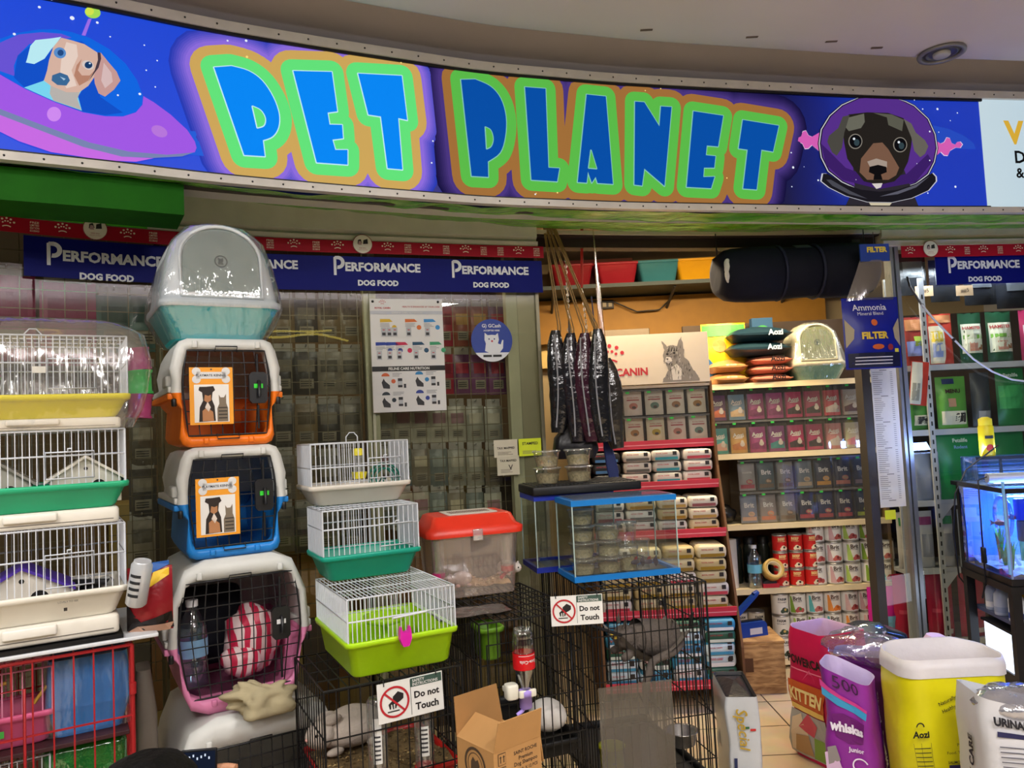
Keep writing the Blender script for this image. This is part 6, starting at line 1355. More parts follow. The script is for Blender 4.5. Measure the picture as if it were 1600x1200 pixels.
def canister(dim, loc, lab, grp, th=0):
    if dim in _cp: o = copytree(_cp[dim])
    else: o = _cp[dim] = canister_proto(*dim)
    o.location = loc; o.rotation_euler = (0, 0, th); o['label'] = lab; o['group'] = grp; return o
AO = lambda c, c2, s=0: (.097, .150, c, c2, 'Aozi', '#f0ece4', 'food_pouch', s)
PINKS = [('#6a3468', '#d87048'), ('#7898b0', '#d8b890'), ('#a83c7c', '#782058'), ('#b04888', '#7c2c60'), ('#c8346c', '#301c24'), ('#b82c64', '#2c1c24'), ('#d84858', '#d0c0b8'), ('#c8b8a8', '#582c34')]
LOWS = [('#4ca8a4', '#d8a898'), ('#d8a85c', '#c88048'), ('#a83c7c', '#882c64'), ('#8c3c7c', '#3c8c8c'), ('#c8346c', '#301c24'), ('#b82c64', '#2c1c24'), ('#d8908c', '#d8d0c8'), ('#c8b8a8', '#d87890')]
cw = .109
for r_, row in enumerate((LOWS, PINKS)):
    for i, (c, c2) in enumerate(row):
        x = 1.155+i*.1125; z = SHZ[3]+.001+r_*.196
        canister((cw, .20, .194), (x, SY+.02, z), '%s clear canister from the left, %s row under the top shelf board' % (ordn[i], ('lower', 'upper')[r_]), 'canisters under the top shelf')
        pouch(AO(c, c2), (x+cw/2, SY+.05, z+.004), '%s pouch inside the %s canister of the %s row' % ({'#6a3468': 'purple', '#7898b0': 'pale blue', '#4ca8a4': 'teal', '#d8a85c': 'orange yellow'}.get(c, 'pink'), ordn[i], ('lower', 'upper')[r_])+' below the top board', 'pouches under the top shelf')
BR = [('#a8a4a0', '#b84c5c', 'monge'), ('#5c6c70', '#786858', 'Brit'), ('#8c8a84', '#705c48', 'Brit'), ('#788490', '#c8b49c', 'Brit'), ('#2c3450', '#d89c48', 'Brit'), ('#303650', '#c87c70', 'Brit'), ('#344058', '#8c7c8c', 'Brit')]
BR2 = [('#7c88a0', '#d8a890', 'Brit'), ('#988c88', '#d87850', 'Brit'), ('#888480', '#786454', 'Brit'), ('#2c304c', '#b8485c', 'Brit'), ('#2c3450', '#a84c54', 'Brit'), ('#30304c', '#b84c60', 'Brit'), ('#343a44', '#98b048', 'Brit')]
for r_, row in enumerate((BR2, BR)):
    for i, (c, c2, b_) in enumerate(row):
        x = 1.30+i*.1125; z = SHZ[2]+.001+r_*.188
        canister((cw, .20, .186), (x, SY+.02, z), '%s clear canister from the left, %s row of the second shelf down' % (ordn[i], ('lower', 'upper')[r_]), 'canisters on the second shelf')
        pouch((.098, .160, c, c2, b_, '#f0ece8', 'food_pouch', 1), (x+cw/2, SY+.05, z+.004), '%s pouch inside the %s canister of the %s row on the second shelf down' % ('dark' if c.startswith(('#2', '#3')) else 'grey', ordn[i], ('lower', 'upper')[r_]), 'pouches on the second shelf')
m = MB(M('#1c1a1a', .3, bump=.4, bs=14)); cloth_blob(m, (0, 0, .05), .07, .06, .055, 44, .25); tag(m.build('black_pouch_bag'), 'black plastic bag left of the canisters on the second shelf down', 'plastic bag', None, (1.215, SY+.10, SHZ[2]+.012))
# tins
def tin_proto(r, h, paper, cols, brand, bc):
    t = thing('food_tin', 'x', 'tin'); m = MB(M('#b8b4ac', .3, .8)); m.lathe([(r*.94, 0), (r, .002), (r, .006), (r*.985, .008), (r*.985, h-.008), (r, h-.006), (r, h-.001), (r*.95, h), (r*.94, h-.004), (.001, h-.004)], 22, cap1=False); m.build('metal_body', t)
    m = MB(M(paper, .45)); m.lathe([(r*.993, .009), (r*.993, h-.009)], 22, cap0=False, cap1=False); f = lambda o: (lambda u, v: Vector(((r+o)*math.sin(u/r), -(r+o)*math.cos(u/r), v)))
    m.mat(M(bc, .5)); m.text(brand, f(.0004), -.004, h*.76, w=r*1.0, bold=.03, maxd=.01); m.text('PATE & MEAT', f(.0004), -.004, h*.62, w=r*1.1, bold=.01, maxd=.01)
    m.mat(M(cols[0], .5)); m.poly([(-r*.98, h*.10), (-r*.3, h*.10), (-r*.75, h*.85), (-r*.98, h*.85)], f(.0003), .008); m.mat(M(cols[1], .5))
    for k, (u, v, q) in enumerate(((.1, .26, .32), (.45, .22, .26), (-.15, .2, .22))): m.disc(f(.0006+.0002*k), r*u, h*v, r*q, 10, maxd=.012)
    m.mat(M(cols[2], .5)); m.disc(f(.0014), r*.2, h*.28, r*.16, 8); m.build('paper_label', t); return t
_tp = {}
def tin(key, loc, lab, grp, rz=0):
    if key in _tp: o = copytree(_tp[key])
    else: o = _tp[key] = tin_proto(*key)
    o.location = loc; o.rotation_euler = (0, 0, rz); o['label'] = lab; o['group'] = grp; return o
TK = [(.049, .122, '#e0dcd4', ('#d8b0a8', '#a84c48', '#8c3034'), 'Brit', '#4c3c34'), (.049, .122, '#e0dcd4', ('#c8a0a0', '#b85c54', '#7c2c2c'), 'Brit', '#4c3c34'), (.049, .122, '#e0dcd4', ('#a8c460', '#b05450', '#7c2c30'), 'Brit', '#4c3c34'), (.049, .122, '#e0dcd4', ('#7c9c34', '#a84c48', '#3c7c34'), 'Brit', '#4c3c34'), (.049, .122, '#e0dcd4', ('#5cb0b0', '#b86860', '#8c3c3c'), 'Brit', '#4c3c34'), (.049, .122, '#e0d8cc', ('#e08c3c', '#d8742c', '#b85c24'), 'Brit', '#5c3c28')]
for k in range(3):
    for i in range(5):
        if i == 4 and k == 2: continue
        tin(TK[min(i, 4)], (1.735+i*.101, SY+.06, SHZ[1]+.001+k*.1225), '%s white pet food tin of the %s row right of the red tins' % (ordn[i], ('bottom', 'middle', 'top')[k]), 'white tins on the third shelf', (-.25, .1, -.1, .2, -.15)[(i+k) % 5])
RT = (.042, .1, '#c82420', ('#c82420', '#e8d8b8', '#3c1c14'), 'BEEF', '#f0d890')
for k in range(3):
    for i in range(3): tin(RT, (1.525+i*.086 if i else 1.52, SY+.05, SHZ[1]+.001+k*.1005), '%s red pet food tin of the %s row on the third shelf' % (ordn[i], ('bottom', 'middle', 'top')[k]), 'red tins on the third shelf', (.1, -.2, .2)[i])
for k in range(3):
    for i in range(6):
        tin(TK[(i+k) % 6] if i else (.049, .122, '#e4dccc', ('#e4dccc', '#3c4c3c', '#c8a860'), 'FARM', '#2c2c28'), (1.50+i*.101, SY+.055, SHZ[0]+.001+k*.1225), '%s tin of the %s layer on the bottom shelf' % (ordn[i], ('bottom', 'middle', 'top')[k]), 'tins on the bottom shelf', (.2, -.15, .1, -.2, 0, .15)[(i+k) % 6])
for k in range(2):
    for i in range(3): tin((.049, .122, '#d8ccb4', ('#d8ccb4', '#34443c', '#c8a860'), 'FARM', '#2c2c28'), (1.19+i*.101, SY+.17, SHZ[0]+.001+k*.1225), '%s cream tin of the %s layer at the left end of the bottom shelf' % (ordn[i], ('lower', 'upper')[k]), 'cream tins on the bottom shelf', .1*i)
m = MB(M('#c82c8c', .3, bump=.3, bs=12)); fn = pouchmesh(m, .17, .26, .08, M('#c8208c', .3, bump=.3, bs=14), seed=5); m.mat(M('#78b0d0', .4)); m.rect(fn(.004), -.03, .06, .03, .10); tag(m.build('treat_pouch'), 'magenta pouch at the right end of the bottom shelf', 'food pouch', None, (2.06, SY-.03, SHZ[0]+.135))
t = thing('white_box', 'white boxed item under the magenta pouch on the bottom shelf', 'box', (2.06, SY-.02, SHZ[0]+.001)); m = MB(M('#b8b4b0', .5)); m.rbox(-.06, .06, .0, .1, 0, .13, .008); m.build('box', t)
# third shelf, left end
bottle('water_bottle', 'clear water bottle with a blue label on the third shelf, left end', 'bottle', (1.365, SY+.045, SHZ[1]+.001), 0, .245, .042, WATER, M('#e0e4e8', .4), M('#6cb8d8', .4), .75)
t = thing('packing_tape_roll', 'roll of brown packing tape leaning on the third shelf right of the water bottle', 'tape', (1.455, SY+.03, SHZ[1]+.095)); t.rotation_euler = (R(62), R(12), 0)
m = MB(M('#c8a458', .3)); n = 30; ring = lambda r, y: [(r*math.cos(2*math.pi*k/n), r*math.sin(2*math.pi*k/n), y) for k in range(n)]
m.loft([ring(.042, 0), ring(.06, 0), ring(.06, .05), ring(.042, .05), ring(.042, 0)], False, False); m.build('tape', t); m = MB(M('#d8c8a0', .6)); m.loft([ring(.038, 0), ring(.042, 0), ring(.042, .05), ring(.038, .05), ring(.038, 0)], False, False); m.build('core', t)
t = thing('tape_dispenser', 'black tape dispenser block under the tape roll on the third shelf', 'tape dispenser', (1.445, SY+.03, SHZ[1]+.001)); m = MB(M('#3a3a38', .4)); m.loft([[(x, y, z) for x, z in ((-.05, 0), (.05, 0), (.045, .03), (.0, .05), (-.04, .03))] for y in (0, .05)]); m.build('body', t); m = MB(M('#c8303c', .5)); m.box(-.045, .05, -.012, -.002, 0, .022); m.build('sachet', t)
for i in range(3):
    t = thing('dark_jar', '%s dark jar at the back left of the third shelf' % ordn[i], 'jar', (1.30+i*.085, SY+.2, SHZ[1]+.001), 0, 'dark jars'); m = MB(M('#20241c', .25)); m.lathe([(.035, 0), (.038, .01), (.038, .2), (.03, .23)], 16); m.build('glass', t); m = MB(M('#141414', .4)); m.lathe([(.034, .23), (.034, .27), (.03, .272)], 16); m.build('cap', t)
t = thing('paper_roll', 'white roll standing at the left end of the third shelf', 'paper roll', (1.225, SY+.08, SHZ[1]+.001)); m = MB(M('#c8c0b4', .7)); m.lathe([(.05, 0), (.05, .28), (.018, .28)], 20); m.build('paper', t); m = MB(M('#8c7450', .7)); m.lathe([(.018, .25), (.018, .2805)], 14, cap1=False); m.build('core', t)
# top board goods
TZ = SHZ[4]+.001
def pillow(name, lab, cat, loc, w, d, h, c, th=0, grp=None, prints=(), seed=0):
    """full bag lying flat, short end to the front"""
    t = thing(name, lab, cat, loc, th, grp); m = MB(M(c, .35, bump=.25, bs=14)); nx, ny = 10, 8; T, B = [], []
    r = random.Random(seed)
    for j in range(ny+1):
        v = j/ny; tr, br = [], []
        for i in range(nx+1):
            u = i/nx; q = (math.sin(math.pi*u)**.45)*(min(1, 5*v+.12))*(min(1, 5*(1-v)+.12)); n_ = mnoise.noise(Vector((u*5+seed, v*5, 0)))*.12
            tr.append((w*(u-.5), d*v, h*(.45+.55*q*(1+n_)) if 0 < q else h*.45)); br.append((w*(u-.5), d*v, h*.45*(1-min(1, q*1.6))))
        T.append(tr); B.append(br)
    m.loft(T, False, False, True, False); m.loft([x[::-1] for x in B], False, False, True, False)
    fr = [T[0], B[0]]; m.loft([B[0], T[0]], False, False, True, False); m.loft([T[-1], B[-1]], False, False, True, False)
    f = lambda u, v: Vector((u, -.0035-.004*math.sin(v*40), v))
    for mm, s, u, v, w_ in prints: m.mat(M(mm, .5)); m.text(s, f, u*w, v*h, w=w_*w, bold=.03)
    m.build('bag', t); return t
for i, c in enumerate(('#c87c64', '#cc8068', '#c47860')): pillow('food_bag', '%s pink brown bag of the pile on the top shelf left of the litter box' % ('lowest', 'middle', 'upper')[i], 'food bag', (1.53, SY-.015, TZ+i*.054), .24, .30, .056, c, R(2-2*i), 'pink brown bags on the top shelf', (('#1c1818', 'Aozi', .12, .55, .34),), i)
for i, c in enumerate(('#162c34', '#142a34')): pillow('food_bag', '%s dark teal bag lying on the pink brown bags' % ('lower', 'upper')[i], 'food bag', (1.47+.01*i, SY-.03, TZ+.164+i*.085), .36, .30, .088, c, R(3-3*i), 'dark teal bags on the top shelf', (('#c8d8e0', 'Aozi', .2, .5, .24),), 7+i)
for i in range(2): pillow('food_bag', '%s tan bag of two at the left end of the top shelf' % ('lower', 'upper')[i], 'food bag', (1.285, SY-.02, TZ+i*.072), .205, .28, .074, '#b07c48', R(1), 'tan bags on the top shelf', (('#e8dcc8', 'PET FOOD', .0, .55, .3),), 20+i)
t = thing('litter_pack', 'yellow, green and blue printed pack standing behind the tan bags on the top shelf', 'food bag', (1.30, SY+.16, TZ)); m = MB(); fn = pouchmesh(m, .27, .38, .12, M('#d8b818', .35, bump=.15), seed=4); m.mat(M('#3c8c34', .5)); m.rect(fn(.004), -.13, .13, .30, .37); m.mat(M('#205c94', .5)); m.poly([(-.13, .02), (.0, .02), (-.13, .2)], fn(.004)); m.mat(M('#e8782c', .5)); m.disc(fn(.005), -.04, .24, .04, 12); m.disc(fn(.005), .06, .27, .03, 12); m.build('pack', t)
t = thing('printed_box', 'small dark green printed box standing behind the dark teal bags', 'box', (1.52, SY+.29, TZ)); m = MB(M('#244c6c', .5)); m.box(0, .13, 0, .05, 0, .42); m.mat(M('#3c8c4c', .5)); f = face(-.001); m.disc(f, .065, .33, .045, 14); m.mat(M('#c8d848', .5)); m.disc(face(-.002), .07, .34, .02, 10); m.build('box', t)
litter_box('hooded_litter_box', 'cream and pale green hooded litter box in clear wrapping on the top shelf', (1.80, SY-.03, TZ), R(-3), .31, .33, .085, .25, '#8cc0a0', '#d8d0b0', '#a8b080')
# ---------------------------------------------------------------- display rack with the light board
RX0, RX1, RY = .40, 1.085, 4.22
t = thing('display_rack', 'sloping product display rack with red shelf strips beside the shelf unit', 'display rack', (RX0, RY, 0)); RWd = RX1-RX0
tz = [(690, 684), (744, 738), (812, 802), (938, 925)]
RED_ = M('#c8384c', .35)
def zof(px_, py_, Y): return at(px_, py_, Y).z
TI = [(1.335, 0.0), (1.115, -.05), (.865, -.13), (.48, -.24), (.14, -.30)]
m = MB(M('#6c4a2c', .7, var=.15))
pr = [(.38, 0), (-.31, 0), (-.30, .30), (-.24, .52), (-.13, .90), (-.04, 1.20), (.0, 1.66), (.38, 1.66)]
for x in (-.012, RWd): m.loft([[(x+q, y, z) for y, z in pr] for q in (0, .012)], smooth=False)
m.build('side_panels', t)
m = MB(M('#8c7858', .7)); m.box(0, RWd, .36, .38, 0, 1.66); m.build('back_panel', t)
for z, y in TI:
    m = MB(M('#c8b8a0', .6)); m.box(0, RWd, y, .36, z-.02, z); b = m.build('shelf_board', t); m = MB(RED_); m.box(-.004, RWd+.004, y-.014, y-.002, z-.032, z+.012); m.mat(M('#e8a0a8', .4)); m.box(0, RWd, y-.0148, y-.0138, z-.014, z-.010); m.build('red_price_strip', b)
m = MB(M('#c8b8a0', .6)); m.box(0, RWd, 0, .36, 1.335+.30, 1.335+.315); m.build('top_board', t)
t = thing('light_board', 'cream header board with a red crown and a longhaired cat on top of the rack', 'sign board', (RX0+.0, RY-.02, 1.655)); LW, LH = .685, .275
m = MB(M('#e0d0bc', .4, var=.02)); m.box(0, LW, 0, .12, 0, LH); f = face(-.0012); f2 = face(-.002); f3 = face(-.003); m.mat(M('#c02430', .4)); crown(m, f, LW*.21, LH*.60, .17); m.text('ROYAL CANIN', f, LW*.235, LH*.26, w=LW*.54, bold=.035)
cx = LW*.77; P = lambda L_: [(cx+a*.105, LH*.015+b*.118) for a, b in L_]; rc = random.Random(12)
CO = [(-1.0, .02), (-.85, .25), (-.62, .55), (-.72, .8), (-.86, 1.0), (-.88, 1.3), (-.80, 1.5), (-.92, 1.95), (-.62, 1.66), (-.40, 1.72), (-.12, 1.68), (.12, 2.12), (.22, 1.55), (.20, 1.15), (.42, .95), (.6, .6), (.85, .3), (.95, .02)]
SP = []
for (a, b_), (c, d_) in zip(CO, CO[1:]):
    for k in range(4):
        q = k/4; SP.append((a+(c-a)*q+rc.uniform(-.03, .03), b_+(d_-b_)*q+rc.uniform(-.02, .05)*(k > 0)))
m.mat(M('#8a817a', .6)); m.poly(P(SP+[(.95, .02)]), f)
for tone, n_, zz in (('#4c4540', 70, .0016), ('#c8beb6', 60, .002), ('#2c2724', 40, .0024)):
    m.mat(M(tone, .6)); ff = face(-zz)
    for k in range(n_):
        x, y = rc.uniform(-.75, .6), rc.uniform(.05, 1.6)
        if (y > .75 and (x < -.72 or x > .12)) or (y < .75 and abs(x) > .85-.5*y): continue
        if tone == '#c8beb6' and y > 1.0 and rc.random() < .5: continue
        l_, a_ = rc.uniform(.10, .24), rc.uniform(-.5, .5)+(1.57 if y < .9 else 1.3+x); dx, dy = math.cos(a_)*l_, math.sin(a_)*l_
        m.poly(P([(x, y), (x+dx+.0, y+dy), (x+dx*.4-dy*.14, y+dy*.4+dx*.14)]), ff)
m.mat(M('#d8cec6', .6)); m.poly(P([(-.80, .98), (-.62, .88), (-.42, 1.0), (-.50, 1.18), (-.72, 1.2)]), face(-.0026)); m.poly(P([(-.45, .1), (-.5, .7), (-.2, .85), (.05, .6), (.0, .1)]), face(-.0014))
m.mat(M('#14110f', .6)); g3 = face(-.0032)
for a, b_ in ((-.66, 1.32), (-.30, 1.36)): m.disc(g3, cx+a*.105, LH*.015+b_*.118, .0075, 8, ry=.005)
m.poly(P([(-.74, 1.12), (-.60, 1.12), (-.67, 1.04)]), g3); m.rect(g3, cx-.075, cx-.055, LH*.015+.118*.96, LH*.015+.118*.975)
for k in range(4): m.poly(P([(-.60+.14*k, 1.44), (-.55+.14*k, 1.68), (-.54+.14*k, 1.44)]), g3)
m.build('board', t)
RC = [('#ece2d0', '#a87850'), ('#ece0c8', '#b08040'), ('#ece6c8', '#c8b040'), ('#f0e0d4', '#c88070'), ('#eee6d8', '#6c8c80')]
for r_ in range(2):
    for i in range(5):
        x = RX0+.09+i*.118; z = 1.336+r_*.148; c = RC[(i+r_*2) % 5]
        canister((.114, .16, .146), (x, RY+.012, z), '%s clear canister of the %s row under the cream crown board' % (ordn[i], ('lower', 'upper')[r_]), 'canisters under the crown board')
        pouch((.100, .132, c[0], c[1], 'ROYAL CANIN', '#b83040', 'food_pouch', 2), (x+.057, RY+.045, z+.004), 'cream pouch inside the %s canister of the %s row under the crown board' % (ordn[i], ('lower', 'upper')[r_]), 'pouches under the crown board')
def pack(lab, loc, w, d, h, c, top, grp, th=0, s='ROYAL CANIN'):
    t = thing('food_bag', lab, 'food bag', loc, th, grp); m = MB(M(c, .4, bump=.2, bs=14)); q0 = len(lab)+loc[2]*9; m.loft([[(x*k+.004*mnoise.noise(Vector((x*30, z*40, q0))), y+(1-k)*.06+.004*mnoise.noise(Vector((x*25+q0, z*40, y*9))), z+h*.12*mnoise.noise(Vector((x*22, y*14, q0)))*(zz > 0)) for x, y, z in rrect(-w/2, w/2, 0, d, .025, zz, 5)] for k, zz in ((.94, 0), (1, h*.2), (1.01, h*.5), (.99, h*.76), (.93, h*.9), (.80, h*.95))]); f = face(-.0045); m.mat(M(top, .5)); m.rect(f, -w*.40, w*.40, h*.08, h*.34); m.mat(M('#b83040', .5)); m.text(s, f, -w*.16, h*.68, w=w*.4, bold=.02); m.mat(M('#2c2a2a', .5)); m.rect(f, w*.22, w*.36, h*.5, h*.84); m.build('bag', t); return t
rk = random.Random(5)
cols4 = [[('#2c2a2a', '#4878a8'), ('#d8d0c4', '#5c5852'), ('#c8c4bc', '#2c8c98'), ('#d8d0c8', '#b8404c')], [('#d4c8b4', '#b08c48'), ('#d0c8bc', '#8c4c50'), ('#d8d4cc', '#6c6a64'), ('#d0c098', '#a07820')], [('#d8d0c4', '#b8404c'), ('#cabc94', '#8c7028'), ('#c4b080', '#a0801c'), ('#d4c8a8', '#94741c')], [('#3c7ca0', '#e0e4e8'), ('#c8d8dc', '#3c8cb0'), ('#2c5c48', '#c8d4c8'), ('#3c88b0', '#e0e8ec')]]
nm4 = ['top bag tier', 'second bag tier', 'gold bag tier', 'lowest bag tier']
for ti, (n_, hh) in enumerate(((3, .058), (3, .058), (5, .062), (5, .058))):
    z, y = TI[ti+1]
    for cI in range(4):
        for k in range(n_):
            c, tp = cols4[ti][(cI+(k if ti else 0)) % 4]
            pack('%s bag from below in the %s column of the %s on the rack' % (ordn[k], ordn[cI], nm4[ti]), (RX0+.09+cI*.166+rk.uniform(-.005, .005), RY+y+.01+rk.uniform(0, .012), z+.001+k*(hh+.002)), .155, .2, hh, c, tp, 'bags on the display rack', 0)
for cI in range(4):
    for k in range(4):
        pack('%s bag from below in the %s column on the bottom board of the rack' % (ordn[k], ordn[cI]), (RX0+.09+cI*.166, RY-.29+.008*k, .141+k*.064), .155, .22, .062, ('#b8c8cc', '#3c88a8', '#d8d4cc', '#2c5c48')[(cI+k) % 4], ('#3c88a8', '#e0e0dc')[k % 2], 'bags on the display rack')
# ---------------------------------------------------------------- loft with tubs, yellow beam, wiring
m = MB(M('#8c6010', .6, var=.12)); m.box(.1, 2.2, 5.30, 5.36, 2.02, 2.32); struct(m, 'trim_13')
m = MB(M('#d8b870', .6)); m.box(.1, 2.2, 5.40, 5.46, 1.86, 2.02); struct(m, 'trim_14')
t = thing('loft_shelf', 'dark loft board above the yellow beam carrying coloured tubs', 'shelf', (.3, 4.95, 2.335)); m = MB(M('#3c4440', .6)); m.box(-.2, 1.9, 0, .44, 0, .025); m.build('board', t); 
for x in (0, .8, 1.6): m = MB(M('#2c2c2c', .5)); m.tube([(x, .42, -.12), (x, .05, -.002)], .01, 6); m.build('bracket', t)
TUBS = [(895, '#8c1c24', 'first red tub from the left'), (966, '#a0202c', 'second red tub from the left'), (1031, '#3c7c84', 'teal tub right of the red ones'), (1092, '#e0a018', 'yellow tub right of the teal one')]
for x, c, lb in TUBS:
    p = at(x, 435, 5.0); t = thing('storage_tub', lb+' on the loft board', 'tub', (p.x, 5.0, 2.361), 0, 'tubs on the loft'); m = MB(M(c, .4)); tray(m, .29, .30, .15, taper=.035); m.build('tub', t)
for i, (x, c) in enumerate(((905, '#6c2420'), (965, '#6c3420'))):
    p = at(x, 412, 5.15); t = thing('flat_carton', '%s dark red carton standing behind the red tubs on the loft board' % ordn[i], 'carton', (p.x, 5.32, 2.361), 0, 'dark red cartons'); m = MB(M(c, .7)); m.box(-.13, .13, 0, .06, 0, .24); m.build('box', t)
p = at(949, 476, 5.28); t = thing('wall_outlet', 'dark double electrical outlet on the yellow beam', 'outlet', (p.x, 5.298, p.z)); m = MB(M('#2c2420', .5)); m.rbox(-.045, .045, -.02, 0, -.03, .03, .006); m.mat(M('#8c7c60', .5)); [m.rect(face(-.021), u-.012, u+.012, -.015, .015) for u in (-.02, .02)]; m.build('plate', t)
t = thing('cable', 'black cable looping along the yellow beam', 'cable', (0, 0, 0)); m = MB(BLACKM); m.tube([at(x, y, 5.27) for x, y in [(885, 472), (905, 470), (960, 472), (995, 487), (1030, 484), (1045, 470), (1060, 452), (1075, 430), (1093, 405)]], .005, 6); m.build('cord', t)
t = thing('appliance_box', 'dark metal box on top of the shelf line behind the cream crown board', 'box', (.52, 4.9, 1.80)); m = MB(M('#4c4030', .5, .3)); m.rbox(0, .38, 0, .2, 0, .25, .01); m.build('box', t)
t2 = thing('storage_cabinet', 'plain tan cabinet behind the display rack', 'cabinet', (.42, 4.75, 0)); m = MB(M('#8c7448', .7)); m.box(0, .66, 0, .4, 0, 1.798); m.build('carcass', t2)
for x in (0, .33): m = MB(M('#947c50', .6)); m.box(x+.003, x+.327, -.015, -.001, .05, 1.78); d_ = m.build('door', t2); m = MB(M('#b8b0a0', .3, .7)); m.ell((x+.29 if x == 0 else x+.04, -.025, 1.0), .012, .012, .012, 10, 8); m.build('knob', d_)
t = thing('sink_bowl', 'dark round bowl standing upside down behind the cream crown board', 'bowl', (.98, 4.86, 1.80)); m = MB(M('#282422', .4)); m.lathe([(.13, 0), (.12, .05), (.07, .11), (.002, .13)], 20); m.build('bowl', t)
# ---------------------------------------------------------------- hanging at the left side of the doorway
HX = at(850, 372, 3.70)
roots = []
BUN = [(872, 516, 872, 676, '#1a1a1e'), (893, 520, 899, 690, '#201c24'), (911, 520, 922, 690, '#3c1428'), (930, 514, 945, 690, '#1c1c20'), (946, 560, 968, 700, '#34302c')]
ROPE = M('#8a6c40', .8, var=.15)
WR2 = lambda c: GLW[c]
GLW = {}
def wrapdark(c):
    m = M(c, .16, var=.2, bump=.9, bs=16, spec=.8); return m
for i, (x0, y0, x1, y1, c) in enumerate(BUN):
    Y = 3.60-.012*i+(.10 if i == 4 else 0); a, b = at(x0, y0, Y), at(x1, y1, Y+.01); L = (a-b).length
    t = thing('wrapped_harness', '%s long dark bundle in shiny clear plastic hanging at the left of the doorway' % (ordn[i],), 'wrapped harness', b, 0, 'wrapped bundles at the doorway'); d = a-b; t.rotation_euler = (0, math.atan2(d.x, d.z), 0)
    m = MB(wrapdark(c)); rings = []
    for k in range(15):
        v = k/14; hw = .052*(math.sin(math.pi*min(1, v*.86+.10))**.45); dp = .030*(math.sin(math.pi*min(1, v*.86+.10))**.6); off = .012*math.sin(v*5+i)
        rings.append([(off+hw*math.cos(2*math.pi*q/14)*(1+.10*mnoise.noise(Vector((q, k*.7, i)))), dp*math.sin(2*math.pi*q/14)*(1+.2*mnoise.noise(Vector((q*.8, k*.9, i+9)))), L*v) for q in range(14)])
    m.loft(rings); m.build('bundle', t)
    m = MB(M('#9a9aa0', .4)); m.tube([(-.012+.01*math.sin(v*4+i), -.036, L*v) for v in [k/10*.9+.05 for k in range(11)]], .004, 5); m.build('shine_piping', t)  # piping made paler and thicker to stand for shine on the plastic
    m = MB(ROPE); Rm = t.rotation_euler.to_matrix(); inv = Rm.transposed(); top = inv @ (Vector((HX.x+.012*i, HX.y, HX.z+.06))-b)
    m.tube([(0, 0, L-.01), (0, 0, L+.02), tuple(top)], .004, 6); m.tube([(.012, 0, L-.01), tuple(Vector((.012, 0, L+.02))), tuple(top+Vector((.006, 0, 0)))], .003, 6); m.build('hanging_rope', t)
t = thing('dark_sack', 'dark sack hanging below the wrapped bundles above the clear tubs', 'sack', at(900, 716, 3.66)); m = MB(M('#18161a', .3, bump=.5, bs=12)); m.loft([rrect(-.09, .09, -.04, .05, .03, 0, 4), rrect(-.11, .11, -.05, .05, .04, .04, 4), rrect(-.10, .10, -.04, .05, .04, .10, 4), rrect(-.05, .05, -.02, .03, .02, .16, 4), rrect(-.008, .008, -.008, .008, .004, .2, 4), rrect(-.004, .004, -.004, .004, .002, .66, 4)]); m.build('fabric', t)
t = thing('blue_strap_bundle', 'narrow blue folded strap hanging right of the clear tubs', 'strap', at(956, 752, 3.72)); m = MB(M('#1c2c64', .6)); m.loft([[(x+o, y, z) for x, y, z in rrect(-w2_, w2_, -.01, .01, .008, zz, 3)] for w2_, zz, o in ((.022, 0, .012), (.028, .06, .006), (.022, .16, -.01), (.01, .26, -.02), (.003, .3, -.02), (.002, .9, -.05))]); m.build('fabric', t)
t = thing('red_toy', 'red and black toy in a clear bag hanging right of the wrapped bundles', 'toy bag', at(962, 646, 3.68)); m = MB(M('#c82418', .35)); m.loft([[(x+o, y, z) for x, y, z in rrect(-w2_, w2_, -.015, .015, .01, zz, 3)] for w2_, zz, o in ((.022, .03, .0), (.026, .07, -.012), (.018, .13, -.03), (.006, .15, -.036))]); m.mat(BLACKM); m.loft([[(x, y, z) for x, y, z in rrect(-.024, .024, -.016, .016, .01, zz, 3)] for zz in (0, .03)]); m.build('toy', t); m = MB(GL('#fff0e0', .15, .1, .2, '#c8b89c')); m.loft([rrect(-.035, .03, -.02, .02, .015, -.005, 3), rrect(-.045, .02, -.02, .02, .015, .12, 3), rrect(-.06, -.02, -.015, .015, .01, .22, 3), rrect(-.062, -.058, -.002, .002, .001, .9, 3)]); m.build('clear_bag', t)
def chain(lab, x0, y0, x1, y1, Y, strapc=None, ys=None):
    t = thing('chain_leash', lab, 'leash', at(x0, y0, Y), 0, 'chain leashes in the doorway'); O = t.location; a = at(x0, ys or y0, Y)-O; b = at(x1, y1, Y)-O; m = MB(M('#b8b0a0', .25, .9)); L = (b-a).length; n_ = int(L/.014); d = (b-a)/n_
    for k in range(n_):
        p = a+d*(k+.5); q = (.0045, 0) if k % 2 else (0, .0045)
        m.tube([(p.x+q[0]*math.cos(R(g_)), p.y+q[1]*math.cos(R(g_)), p.z+.010*math.sin(R(g_))) for g_ in range(0, 360, 60)], .0024, 4, closed=True)
    m.build('chain', t, kind='stuff')
    if strapc: m = MB(M(strapc, .6)); m.loft([rrect(-.008, .008, -.003, .003, .002, 0, 2), [(x+a.x, y+a.y, z) for x, y, z in rrect(-.006, .006, -.003, .003, .002, a.z, 2)]]); m.build('red_strap', t)
    m = MB(M('#a09888', .3, .9)); m.tube([(b.x+.012*math.cos(R(g_)), b.y, b.z-.012+.012*math.sin(R(g_))) for g_ in range(0, 360, 30)], .0025, 5, closed=True); m.build('end_ring', t)
chain('steel chain leash hanging from the beam, left one', 883, 392, 890, 512, 3.80); chain('steel chain leash with a red strap handle, right one', 909, 356, 919, 535, 3.82, '#b01c14', 450)
